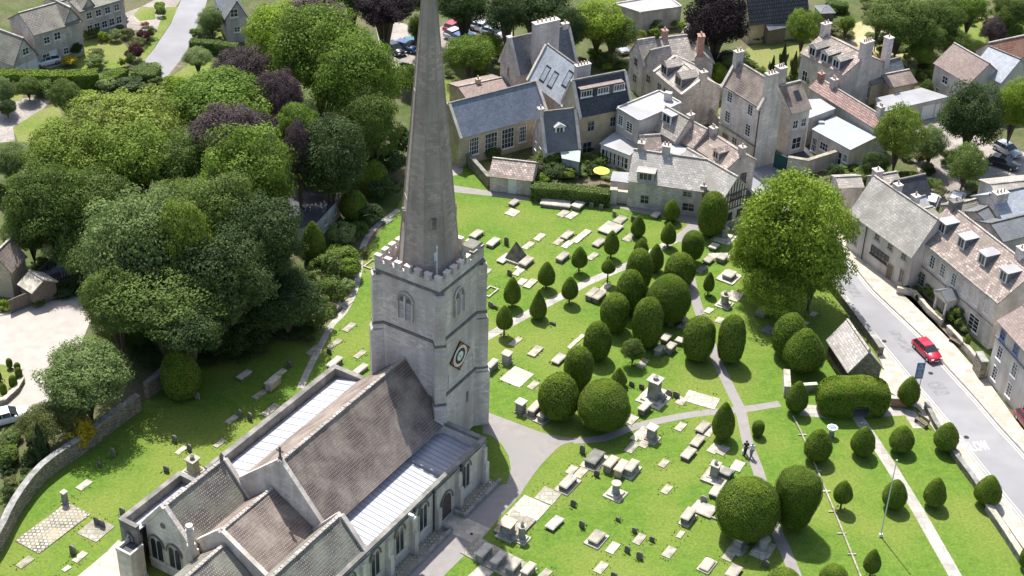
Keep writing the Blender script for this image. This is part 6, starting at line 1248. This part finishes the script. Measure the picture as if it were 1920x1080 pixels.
# pyramid tomb
c = G(967, 486); u, v = orient((967, 486)); t = thing('pyramid_tomb', 'tomb', 'dark steep stone pyramid tomb on a pale base', (c.x, c.y, 0)); q = MB(); q.box(c, u, v, 1.25, 1.25, 0, .3, .97); q.build('base', 'tomb_pale', t); q = MB(); q.box(c, u, v, 1.0, 1.0, .301, 2.5, .03); q.build('pyramid', 'tomb_dark', t)
# ---------------- yews ----------------
for a in ((1260, 372, 412, 16, 'egg', 415), (1337, 358, 440, 27, 'barrel'), (1197, 402, 443, 14, 'egg'), (1254, 415, 458, 15, 'egg', 463), (1147, 431, 477, 15, 'egg', 484), (1300, 431, 486, 21, 'barrel', 492), (1087, 461, 502, 15, 'egg', 511), (1203, 445, 478, 14, 'egg'), (1230, 456, 507, 16, 'egg'), (1141, 484, 513, 13, 'egg', 531), (1025, 489, 535, 17, 'egg', 541), (1199, 465, 540, 25, 'barrel'), (1275, 470, 535, 30, 'dome'),
    (961, 518, 570, 16, 'egg', 575), (1069, 517, 561, 16, 'egg', 569), (1330, 509, 547, 11, 'egg', 553), (1182, 503, 585, 29, 'dome'), (1255, 511, 600, 41, 'bigdome'), (1010, 541, 595, 17, 'cone', 597), (1153, 548, 618, 28, 'barrel'), (946, 571, 618, 16, 'egg', 630), (1215, 556, 648, 30, 'barrel'), (1120, 600, 672, 27, 'dome'), (1311, 591, 673, 31, 'barrel'), (1372, 589, 678, 27, 'barrel'), (1085, 648, 724, 27, 'barrel'), (1048, 695, 782, 40, 'dome'),
    (1133, 706, 802, 50, 'bigdome'), (1161, 686, 724, 16, 'cone'), (1358, 752, 823, 22, 'egg'), (1422, 787, 817, 12, 'barrel'), (1483, 584, 667, 34, 'dome'), (1509, 610, 696, 39, 'egg'), (1496, 712, 772, 21, 'egg'), (1706, 703, 759, 21, 'egg'), (1535, 800, 863, 27, 'egg'), (1620, 796, 853, 24, 'egg'), (1692, 794, 846, 24, 'egg'), (1776, 788, 844, 24, 'egg'), (1582, 898, 944, 18, 'egg', 957), (1679, 895, 952, 24, 'egg'), (1755, 892, 949, 22, 'egg'), (1855, 887, 946, 25, 'egg'),
    (1637, 1027, 1075, 16, 'egg', 1083), (1565, 1055, 1110, 28, 'dome'), (1472, 1061, 1120, 33, 'dome'), (1404, 887, 1006, 61, 'bigdome'), (1495, 876, 992, 42, 'bigdome2'), (1929, 1015, 1065, 15, 'egg'), (338, 648, 745, 37, 'dome'), (701, 297, 364, 28, 'dome'), (662, 354, 409, 26, 'dome'), (587, 413, 486, 23, 'egg')): yew(*a[:5], tb=a[5] if len(a) > 5 else None)
# the loose bushy one
tree((1187, 656), 23, 25, .5, 'fine1', 'leaf_mid', 'small loose bushy round', 'yew', 'bushy_yew', 'clipped yews of the churchyard', cat='yew tree')
# arched double yew
def arch_yew():
    c = G(1600, 742, 1.9); a, b = G(1548, 742, 1.9), G(1655, 742, 1.9); d = (b - a); hw = d.length / 2; d.normalize(); s = Vector((-d.y, d.x, 0)); V = []; Fc = []; pos = []; nr = []; Ht = 4.1; dp = 1.75
    def sdf_r(ang, z):   # superellipse plan
        ca, sa = math.cos(ang), math.sin(ang); k = (abs(ca) ** 4 + abs(sa) ** 4) ** -.25; t = z / Ht; f = (1 - max(0, (t - .45) / .55) ** 3.2) ** .5 * (1 - .12 * max(0, .25 - t) / .25)
        w_ = (hw + .75) * f; dep = dp * f; return ca * k * w_, sa * k * dep
    na, nz_ = 40, 14
    for i in range(nz_):
        z = Ht * min(i / (nz_ - 1), .995)
        for j in range(na):
            x, y = sdf_r(2 * math.pi * j / na, z); wv = 1 + .03 * math.sin(j * .9 + i * .7); p = Vector((*c.xy, 0)) + d * x * .97 * wv + s * y * .97 * wv; V.append((p.x, p.y, z * .98))
    for i in range(nz_ - 1):
        for j in range(na):
            x = (math.cos(2 * math.pi * (j + .5) / na)) * hw
            if i < 5 and abs(x - .55) < .95: continue
            Fc.append([i * na + j, i * na + (j + 1) % na, (i + 1) * na + (j + 1) % na, (i + 1) * na + j])
    n = 0
    while n < 24000:
        ang = random.uniform(0, 6.283); sv = random.uniform(0, 1.35)
        if sv < .6: z = Ht * sv
        else: k = math.sqrt(max(1e-4, 1 - (sv - .6) / .75)); z = Ht * min(.9995, .45 + .55 * (1 - k * k) ** (1 / 3.2)); z = max(z, Ht * .6)
        x, y = sdf_r(ang, z)
        if abs(x - .55) < .8 and z < 1.75: continue
        p = Vector((*c.xy, 0)) + d * x + s * y; N = (d * (x / hw ** 2) + s * (y / dp ** 2)); pos.append((p.x, p.y, z + .06 * math.sin(x * 2.1))); q = N.normalized() if N.length else Vector((0, 0, 1)); up = max(0, (z / Ht - .5)) * 3; up = up if z < Ht * .93 else up + (z / Ht - .93) * 80; nr.append((q.x, q.y, up)); n += 1
    nr = np.array(nr); nr /= np.linalg.norm(nr, axis=1)[:, None]
    Vn = np.array(V) - np.array([c.x, c.y, 0]); me = leafmesh('arched_yew', np.array(pos) - np.array([c.x, c.y, 0]), nr + rng.normal(size=nr.shape) * .33, .1, ['yew', 'yew_core'], (Vn, Fc))
    o = link(bpy.data.objects.new('arched_yew', me)); o.location = (c.x, c.y, 0); tag(o, 'yew tree', 'wide block of two clipped yews grown into an arch over the path')
arch_yew()
# ---------------- trees ----------------
big = lambda: 'big%d' % random.randrange(5)
fine = lambda: 'fine%d' % random.randrange(3)
TR = (  # px, rx, ry, trunk, mesh kind, material, look
 ((530, 62), 82, 66, 6, 'b', 'leaf_bright', 'bright leafy green'), ((600, 100), 98, 98, 5, 'b', 'leaf_green', 'very large leafy green'), ((672, 150), 88, 95, 5, 'b', 'leaf_green', 'large leafy green'), ((590, 30), 66, 40, 11, 'f', 'leaf_copper', 'purple copper beech'), ((455, 130), 64, 52, 7, 'f', 'leaf_copper', 'purple copper beech'), ((525, 180), 48, 62, 6, 'f', 'leaf_copper', 'purple copper beech'),
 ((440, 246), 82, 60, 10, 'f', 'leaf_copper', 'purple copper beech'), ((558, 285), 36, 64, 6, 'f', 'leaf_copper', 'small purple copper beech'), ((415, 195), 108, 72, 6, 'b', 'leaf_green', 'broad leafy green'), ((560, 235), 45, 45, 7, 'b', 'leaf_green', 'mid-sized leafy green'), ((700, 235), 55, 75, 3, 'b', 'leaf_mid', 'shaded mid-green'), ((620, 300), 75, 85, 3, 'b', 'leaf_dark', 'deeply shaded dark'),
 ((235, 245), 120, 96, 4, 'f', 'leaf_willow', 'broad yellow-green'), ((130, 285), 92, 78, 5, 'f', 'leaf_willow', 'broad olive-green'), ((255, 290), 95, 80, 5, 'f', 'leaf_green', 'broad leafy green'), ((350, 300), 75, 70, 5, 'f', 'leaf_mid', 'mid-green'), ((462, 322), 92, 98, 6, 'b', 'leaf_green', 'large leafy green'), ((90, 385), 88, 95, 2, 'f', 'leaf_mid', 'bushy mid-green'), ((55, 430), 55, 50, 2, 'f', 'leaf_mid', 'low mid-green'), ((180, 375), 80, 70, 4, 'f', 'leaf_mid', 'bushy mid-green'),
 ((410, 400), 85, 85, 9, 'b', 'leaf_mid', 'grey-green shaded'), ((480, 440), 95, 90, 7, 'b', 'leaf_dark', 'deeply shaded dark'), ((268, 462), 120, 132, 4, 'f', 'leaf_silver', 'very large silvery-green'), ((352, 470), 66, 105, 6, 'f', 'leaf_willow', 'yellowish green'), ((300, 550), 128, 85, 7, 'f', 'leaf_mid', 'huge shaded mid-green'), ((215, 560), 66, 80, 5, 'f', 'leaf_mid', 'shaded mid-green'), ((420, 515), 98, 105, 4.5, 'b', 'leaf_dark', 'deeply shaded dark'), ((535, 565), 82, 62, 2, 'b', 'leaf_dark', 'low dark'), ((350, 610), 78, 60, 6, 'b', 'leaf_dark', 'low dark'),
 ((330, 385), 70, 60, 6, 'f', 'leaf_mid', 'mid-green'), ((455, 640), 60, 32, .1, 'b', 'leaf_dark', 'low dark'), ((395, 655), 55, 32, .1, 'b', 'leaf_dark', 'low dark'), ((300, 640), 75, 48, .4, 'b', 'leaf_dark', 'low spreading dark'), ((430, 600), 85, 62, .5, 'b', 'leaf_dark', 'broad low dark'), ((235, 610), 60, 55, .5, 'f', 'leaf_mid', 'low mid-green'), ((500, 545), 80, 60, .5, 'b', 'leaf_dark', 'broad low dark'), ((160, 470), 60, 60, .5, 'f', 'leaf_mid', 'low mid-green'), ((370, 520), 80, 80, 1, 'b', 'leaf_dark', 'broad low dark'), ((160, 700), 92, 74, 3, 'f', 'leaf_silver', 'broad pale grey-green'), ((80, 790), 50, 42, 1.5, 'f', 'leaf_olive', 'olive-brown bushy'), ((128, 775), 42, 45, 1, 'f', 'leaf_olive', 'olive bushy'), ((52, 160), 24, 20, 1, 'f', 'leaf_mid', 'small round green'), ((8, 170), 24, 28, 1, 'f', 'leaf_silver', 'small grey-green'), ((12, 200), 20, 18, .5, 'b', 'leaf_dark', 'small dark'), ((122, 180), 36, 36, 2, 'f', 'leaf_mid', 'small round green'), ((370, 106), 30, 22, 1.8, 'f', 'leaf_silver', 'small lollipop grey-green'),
 ((15, 300), 38, 40, 2, 'f', 'leaf_silver', 'pale grey-green'), ((395, 35), 27, 28, 1, 'f', 'leaf_silver', 'small grey-green'),
 ((720, 12), 62, 42, 7, 'b', 'leaf_copperdark', 'very dark tall'), ((660, -20), 50, 40, 6, 'b', 'leaf_dark', 'dark tall'), ((800, 0), 40, 30, 5, 'b', 'leaf_dark', 'dark'), ((870, 8), 52, 42, 5, 'b', 'leaf_dark', 'dark spreading'), ((782, 52), 18, 30, 2, 'f', 'leaf_mid', 'narrow'), ((880, 100), 52, 42, 1.5, 'f', 'leaf_green', 'round bushy green'), ((915, 82), 32, 28, 2, 'f', 'leaf_green', 'round bushy green'), ((1000, 10), 70, 48, 5, 'b', 'leaf_dark', 'broad dark'), ((950, 25), 45, 42, 5, 'b', 'leaf_dark', 'broad dark'), ((1060, 55), 40, 45, 3, 'b', 'leaf_dark', 'dark'),
 ((1120, 40), 58, 45, 3, 'b', 'leaf_bright', 'bright green leafy'), ((1150, 62), 48, 36, 2, 'b', 'leaf_mid', 'green leafy'), ((1345, 38), 66, 72, 3, 'b', 'leaf_copperdark', 'huge very dark copper beech'), ((1365, 115), 30, 24, .5, 'b', 'leaf_copper', 'small purple'), ((1375, 118), 26, 22, 1, 'f', 'leaf_silver', 'small silver-green'), ((1345, 140), 24, 24, .6, 'f', 'leaf_bright', 'small bright green'), ((1508, 48), 36, 40, 2, 'f', 'leaf_green', 'rounded green'), ((1525, 138), 26, 25, 1, 'f', 'leaf_green', 'small olive-green'),
 ((1690, 35), 62, 52, 3, 'b', 'leaf_mid', 'large mid-green'), ((1650, 30), 30, 35, 3, 'f', 'leaf_silver', 'grey-green'), ((1760, 30), 50, 45, 3, 'f', 'leaf_mid', 'mid-green'), ((1820, 15), 40, 32, 3, 'b', 'leaf_green', 'green'), ((1588, 45), 17, 18, 1.2, 'f', 'leaf_green', 'small young green'), ((1740, 70), 38, 36, 2, 'f', 'leaf_mid', 'mid-green'), ((1790, 80), 36, 30, 1.5, 'f', 'leaf_mid', 'mid-green'), ((1728, 100), 28, 25, 1, 'f', 'leaf_green', 'rounded green'), ((1862, 55), 28, 26, 1.5, 'f', 'leaf_copper', 'purple'), ((1895, 20), 40, 35, 2, 'b', 'leaf_mid', 'mid-green'),
 ((1687, 250), 50, 62, 2, 'f', 'leaf_willow', 'tall feathery birch-like'), ((1748, 268), 34, 36, 1.5, 'f', 'leaf_silver', 'thin silvery'), ((1822, 215), 62, 68, 2, 'b', 'leaf_dark', 'big dark rounded'), ((1812, 305), 46, 42, 1.5, 'f', 'leaf_mid', 'bushy green'), ((1905, 195), 42, 58, 3, 'f', 'leaf_yellow', 'bright yellow-green'), ((1640, 310), 28, 30, 1, 'b', 'leaf_dark', 'dark'), ((1738, 165), 14, 18, .8, 'f', 'leaf_mid', 'small blue-green'))
for px, rx, ry, tr, k, m, lk_ in TR:
    k = big() if k == 'b' else fine(); tree(px, rx, ry, tr, k, m, lk_)
# the big street tree
tree((1490, 428), 115, 120, 2.6, 'fine1', 'leaf_bright', 'biggest free-standing leafy', 'tree beside the main street'); tree((1418, 475), 50, 66, .8, 'big3', 'leaf_bright', 'low leafy green', 'tree beside the biggest one'); tree((1455, 540), 66, 58, .5, 'fine2', 'leaf_bright', 'low shaded green', 'tree under the biggest one'); tree((1528, 495), 74, 70, 2.2, 'fine0', 'leaf_bright', 'street-side leafy green', 'tree under the biggest one')
for px, rx, ry in (((1449, 126), 8, 22), ((1469, 112), 11, 30), ((1490, 122), 9, 26), ((75, 830), 22, 38), ((60, 800), 14, 22)):
    tree(px, rx, ry, .1, 'cone', 'leaf_dark', 'narrow dark', 'cypress', 'cypress_tree')
# ---------------- shrubs ----------------
for px, rx, ry, m, lk_ in (((150, 812), 26, 32, 'leaf_gold', 'bright golden yellow'), ((165, 800), 15, 18, 'leaf_yellow', 'yellow-green'), ((129, 113), 14, 11, 'leaf_gold', 'orange-yellow'), ((117, 98), 10, 12, 'leaf_dark', 'dark clipped'), ((140, 90), 15, 16, 'leaf_dark', 'dark'), ((178, 98), 15, 8, 'leaf_olive', 'olive'), ((180, 115), 20, 14, 'leaf_silver', 'silvery'), ((192, 68), 10, 10, 'leaf_yellow', 'yellow-green'),
    ((215, 65), 16, 12, 'leaf_silver', 'grey-green'), ((238, 62), 15, 11, 'leaf_olive', 'olive'), ((252, 97), 17, 16, 'leaf_purple', 'dark purple'), ((257, 80), 17, 12, 'leaf_olive', 'olive'), ((268, 68), 14, 13, 'leaf_purple', 'purple-red'), ((244, 112), 10, 13, 'leaf_mid', 'clipped green'), ((228, 117), 7, 9, 'leaf_yellow', 'yellow'), ((165, 50), 13, 13, 'leaf_mid', 'green'), ((178, 48), 12, 10, 'leaf_green', 'green'), ((195, 47), 12, 8, 'leaf_green', 'green'), ((209, 48), 8, 6, 'leaf_pink', 'pink flowering'), ((272, 46), 8, 6, 'leaf_pink', 'pink flowering'), ((226, 52), 8, 6, 'leaf_mid', 'green'), ((284, 60), 10, 12, 'leaf_mid', 'green'),
    ((175, 60), 14, 10, 'leaf_mid', 'green'), ((160, 65), 9, 9, 'leaf_green', 'green'), ((300, 12), 12, 10, 'leaf_yellow', 'yellow-green'), ((302, 22), 10, 10, 'leaf_mid', 'green'), ((365, 62), 10, 10, 'leaf_green', 'green'), ((390, 55), 22, 14, 'leaf_silver', 'grey-green'), ((412, 32), 16, 18, 'leaf_mid', 'green'), ((275, 130), 28, 14, 'leaf_mid', 'green'), ((220, 140), 25, 13, 'leaf_mid', 'grey-green'), ((245, 155), 30, 16, 'leaf_dark', 'blue-green'), ((200, 160), 20, 14, 'leaf_silver', 'grey-green'), ((292, 152), 14, 10, 'leaf_mid', 'green'), ((325, 160), 26, 20, 'leaf_bright', 'yellow-green'), ((280, 165), 15, 10, 'leaf_olive', 'olive'), ((165, 178), 18, 12, 'leaf_bright', 'bright green'), ((88, 165), 26, 18, 'leaf_mid', 'green'),
    ((642, 440), 30, 26, 'leaf_silver', 'pale silvery'), ((672, 430), 20, 18, 'leaf_mid', 'green'), ((640, 480), 34, 24, 'leaf_green', 'spreading green'), ((612, 505), 32, 30, 'leaf_mid', 'green'), ((655, 505), 24, 22, 'leaf_green', 'green'), ((620, 545), 30, 26, 'leaf_mid', 'green'), ((650, 535), 18, 14, 'leaf_silver', 'grey-green'), ((590, 590), 32, 30, 'leaf_mid', 'green'), ((560, 620), 40, 24, 'leaf_dark', 'dark'), ((690, 400), 30, 22, 'leaf_dark', 'dark'), ((720, 350), 35, 28, 'leaf_dark', 'dark'), ((725, 300), 35, 30, 'leaf_dark', 'dark'), ((660, 300), 40, 40, 'leaf_dark', 'dark'), ((585, 330), 40, 30, 'leaf_dark', 'dark'), ((500, 500), 45, 40, 'leaf_dark', 'dark'), ((752, 265), 22, 30, 'leaf_dark', 'dark'), ((770, 150), 22, 30, 'leaf_mid', 'green'), ((770, 130), 16, 10, 'leaf_bright', 'bright green'),
    ((885, 278), 20, 18, 'leaf_yellow', 'yellow-green'), ((922, 285), 18, 14, 'leaf_mid', 'green'), ((970, 262), 14, 10, 'leaf_green', 'green'), ((940, 275), 12, 10, 'leaf_mid', 'green'), ((1033, 295), 26, 20, 'leaf_green', 'rounded green'), ((1040, 322), 24, 18, 'leaf_dark', 'dark'), ((1012, 318), 16, 14, 'leaf_copper', 'purple'), ((1090, 320), 22, 14, 'leaf_silver', 'grey-green'), ((1098, 297), 13, 12, 'leaf_bright', 'bright green'), ((1120, 302), 22, 16, 'leaf_mid', 'green'), ((1140, 325), 22, 9, 'leaf_silver', 'flowery'), ((1168, 317), 14, 8, 'leaf_yellow', 'yellow-green'), ((1100, 275), 14, 14, 'leaf_dark', 'dark'), ((1015, 335), 16, 12, 'leaf_green', 'green'),
    ((1145, 105), 18, 12, 'leaf_silver', 'grey-green'), ((1130, 115), 16, 12, 'leaf_mid', 'green'), ((1165, 122), 12, 9, 'leaf_mid', 'green'), ((1138, 125), 10, 8, 'leaf_bright', 'green'), ((1205, 150), 20, 20, 'leaf_mid', 'green'), ((1208, 167), 14, 9, 'leaf_yellow', 'yellow-green'), ((1190, 140), 12, 14, 'leaf_dark', 'dark'), ((1225, 35), 22, 16, 'leaf_olive', 'olive'), ((1265, 45), 8, 8, 'leaf_yellow', 'yellow'), ((1278, 50), 8, 10, 'leaf_yellow', 'yellow'), ((1430, 65), 30, 12, 'leaf_dark', 'dark'), ((1400, 128), 22, 16, 'leaf_mid', 'green'), ((1385, 105), 20, 16, 'leaf_silver', 'grey-green'), ((1335, 165), 14, 12, 'leaf_mid', 'green'), ((1430, 138), 14, 14, 'leaf_silver', 'pale'), ((1500, 145), 14, 10, 'leaf_mid', 'green'), ((1345, 245), 6, 8, 'leaf_bright', 'green'),
    ((1560, 50), 22, 12, 'leaf_olive', 'olive'), ((1580, 62), 24, 10, 'leaf_olive', 'olive'), ((1635, 70), 14, 10, 'leaf_silver', 'grey-green'), ((1655, 75), 16, 14, 'leaf_dark', 'dark'), ((1690, 78), 20, 10, 'leaf_silver', 'grey-green'), ((1680, 85), 24, 10, 'leaf_mid', 'green'), ((1625, 100), 13, 8, 'leaf_yellow', 'yellow-green'), ((1755, 52), 24, 16, 'leaf_silver', 'grey-green'), ((1905, 55), 18, 12, 'leaf_bright', 'bright green'), ((1570, 15), 20, 8, 'leaf_bright', 'bright green'), ((1600, 325), 36, 18, 'leaf_mid', 'green'), ((1565, 322), 18, 16, 'leaf_dark', 'dark'), ((1710, 330), 14, 10, 'leaf_bright', 'green'), ((1750, 345), 20, 12, 'leaf_mid', 'green'), ((1765, 360), 14, 12, 'leaf_olive', 'olive'),
    ((1830, 345), 26, 12, 'leaf_silver', 'grey-green'), ((1740, 320), 14, 10, 'leaf_dark', 'dark'), ((1711, 515), 20, 22, 'leaf_green', 'rounded green'), ((1745, 545), 18, 16, 'leaf_green', 'green'), ((1718, 545), 10, 10, 'leaf_mid', 'green'), ((1700, 542), 5, 8, 'leaf_dark', 'small dark'), ((1720, 560), 5, 8, 'leaf_dark', 'small dark'), ((1795, 595), 20, 20, 'leaf_mid', 'dark green'), ((1775, 592), 10, 10, 'leaf_mid', 'green'), ((1792, 617), 5, 8, 'leaf_dark', 'small clipped'), ((1810, 615), 12, 10, 'leaf_silver', 'flowery'), ((1850, 618), 18, 12, 'leaf_yellow', 'yellow-green'), ((1845, 605), 12, 14, 'leaf_green', 'green'), ((1812, 640), 8, 14, 'leaf_green', 'climbing green'), ((1835, 625), 10, 8, 'leaf_bright', 'green'),
    ((15, 740), 0, 0, '', '')):
    if rx: bush(px, rx, ry, m, lk_)
for px, rx, ry in (((17, 680), 6, 9), ((32, 686), 6, 7), ((35, 700), 7, 12), ((24, 715), 8, 12), ((6, 730), 7, 12), ((-1, 705), 4, 8)): yew(px[0], px[1] - ry, px[1] + ry, rx, 'barrel', None, 'small clipped round', 'box_bush')
for px, rx, ry, m, lk_ in (((20, 815), 22, 16, 'leaf_mid', 'green'), ((10, 855), 25, 22, 'leaf_mid', 'clipped green'), ((55, 862), 16, 14, 'leaf_dark', 'dark'), ((20, 900), 14, 10, 'leaf_olive', 'olive'), ((60, 890), 22, 10, 'leaf_mid', 'low creeping'), ((8, 572), 14, 12, 'leaf_bright', 'bright green'), ((70, 565), 14, 10, 'leaf_mid', 'ivy green'), ((118, 545), 30, 12, 'leaf_dark', 'dark'), ((150, 540), 22, 12, 'leaf_dark', 'dark'), ((75, 495), 16, 14, 'leaf_mid', 'green'), ((35, 530), 5, 8, 'leaf_yellow', 'yellow-green'), ((1250, 300), 0, 0, '', '')):
    if rx: bush(px, rx, ry, m, lk_)
for (x0, y0, x1, y1, n) in ((1560, 2, 1920, 60, 26), (835, 90, 955, 150, 8), (-5, 268, 50, 430, 10), (1690, 280, 1800, 345, 8), (1175, 30, 1235, 70, 6), (960, 75, 1120, 120, 10), (1395, 150, 1500, 165, 5), (300, 170, 560, 230, 10), (1380, 90, 1400, 160, 4), (0, 150, 60, 165, 4), (1640, 60, 1760, 150, 10), (560, 470, 690, 620, 12), (740, 120, 800, 160, 3), (1000, 302, 1150, 340, 9), (1860, 30, 1920, 75, 5), (-5, 820, 70, 930, 8)):
    for _ in range(n):
        m, lk_ = random.choice((('leaf_mid', 'green'), ('leaf_green', 'leafy green'), ('leaf_silver', 'grey-green'), ('leaf_olive', 'olive'), ('leaf_dark', 'dark green'), ('leaf_willow', 'yellowish green'))); r = random.uniform(7, 15); bush((random.uniform(x0, x1), random.uniform(y0, y1)), r * 1.15, r, m, 'low ' + lk_)
hedge([(-20, 133), (60, 136), (130, 137), (182, 134)], 2.2, 2.4, 'yew', 'long tall clipped green hedge at the top left below the garage house')
hedge([(192, 150), (215, 140), (232, 128)], 1.6, 1.4, 'yew', 'short curved clipped hedge at the end of the long top left hedge')
hedge([(357, 75), (400, 78), (444, 84)], 1.5, 1.8, 'leaf_mid', 'clipped hedge at the right side of the lane')
hedge([(252, 130), (295, 133)], 3.0, 1.6, 'leaf_mid', 'wide rounded hedge at the foot of the lane')
hedge([(997, 346), (1060, 350), (1144, 359)], 1.7, 2.0, 'leaf_mid', 'long clipped green hedge above the churchyard path')
hedge([(1550, 2), (1590, 8)], 2.0, 1.6, 'leaf_mid', 'dark hedge at the top edge beyond the tiny hut')
hedge([(-30, 845), (28, 842)], 1.6, 1.4, 'yew', 'clipped hedge at the left edge below the white car')
# rough grass round the stones
pos = []; nr = []
for o, look, noun, px in AUTO:
    if noun not in ('slab', 'tomb', 'headstone', 'plot') and noun != 'yew': continue
    c = o.location if not o.parent else None
    k = 16 if noun in ('slab', 'headstone') else 26
    for _ in range(k):
        a = random.uniform(0, 6.283); e = (1.05, .6) if noun in ('slab', 'tomb') else (.45, .3) if noun == 'headstone' else (1.6, 1.4) if noun == 'plot' else (.35, .35)
        x, y = math.cos(a), math.sin(a); f = 1 / max(abs(x), abs(y)); p = Vector(c) + WV * x * f * e[0] * random.uniform(.95, 1.15) + NV * y * f * e[1] * random.uniform(.95, 1.2); pos.append((p.x, p.y, .05)); nr.append((random.uniform(-1, 1), random.uniform(-1, 1), .5))
me = leafmesh('long_grass', np.array(pos), np.array(nr), .1, ['long_grass']); tag(link(bpy.data.objects.new('long_grass', me)), 'grass', 'tufts of longer grass round the feet of the gravestones', None, 'stuff')
# ---------------- labels for the many look-alikes ----------------
LM = ((967, 470, 'the pyramid tomb'), (800, 620, 'the church tower'), (1404, 945, 'the biggest domed yew'), (1385, 770, 'the path crossing'), (1600, 740, 'the arched yew'), (1595, 650, 'the lychgate hut'), (1480, 470, 'the biggest street tree'), (1250, 350, 'the long cottage'), (1651, 1006, 'the flagpole'), (840, 985, 'the church door'), (100, 990, 'the cobbled plot'), (1225, 728, 'the largest urn monument'), (1403, 842, 'the two walkers'), (955, 345, 'the churchyard store'),
    (270, 745, 'the churchyard wall gap'), (930, 225, 'the blue-grey hall roof'), (1800, 480, 'the four-dormer house'), (1400, 220, 'the tall town house'), (118, 500, 'the pale patio'), (90, 50, 'the top left house'), (10, 715, 'the circular lawn'), (320, 80, 'the lane'), (1345, 40, 'the huge dark beech'), (1585, 200, 'the pink pantiled range'), (1550, 90, 'the three-dormer house'), (1040, 120, 'the school house'), (1265, 130, 'the manor'), (1738, 660, 'the red car'), (870, 60, 'the top car park'),
    (415, 780, 'the south aisle roof'), (590, 390, 'the shaded flat hut'), (240, 440, 'the large silvery tree'), (1460, 20, 'the dark barn roof'), (1778, 380, 'the gravel yard'), (1890, 100, 'the red tiled roof'), (1126, 333, 'the yellow parasol'), (480, 120, 'the upper copper beech'), (1700, 180, 'the flat garage'), (1133, 755, 'the front big domed yew'), (1255, 555, 'the central big domed yew'), (1830, 835, 'the word SLOW'), (965, 985, 'the two capped pedestal tombs'), (1145, 865, 'the pinkish chest tombs'), (370, 870, 'the ochre pedestal tomb'), (620, 620, 'the pale stone edging'))
ORD = ('nearest', 'second nearest', 'third nearest', 'fourth nearest', 'fifth nearest', 'sixth nearest', 'seventh nearest', 'eighth nearest', 'ninth nearest', 'tenth nearest', 'eleventh nearest', 'twelfth nearest')
gr = {}
for o, look, noun, px in AUTO:
    k = min(LM, key=lambda l: (l[0] - px[0]) ** 2 + (l[1] - px[1]) ** 2); dx, dy = px[0] - k[0], px[1] - k[1]
    di = ('right of' if dx > 0 else 'left of') if abs(dx) > abs(dy) else ('below' if dy > 0 else 'above')
    gr.setdefault((look, noun, k[2], di), []).append((dx * dx + dy * dy, o.name, o))
for (look, noun, k, di), l in gr.items():
    l.sort(key=lambda e: e[:2])
    for i, (_, _, o) in enumerate(l):
        nn_ = noun if look.split()[-1] not in ('tomb', 'monument', 'headstone', 'ledger', 'stone', 'plot', 'kerbs', 'monuments', 'plinth', 'urn', 'cap') or noun == 'slab' else ''
        s = ' '.join(x for x in (look, nn_) if x).replace('stone slab', 'stone slab')
        o['label'] = '%s %s %s' % (s, di, k) if len(l) == 1 else '%s, %s one %s %s' % (s, ORD[min(i, 11)], di, k)
print('things', len([o for o in S.collection.objects if not o.parent]), 'objects', len(S.collection.objects))
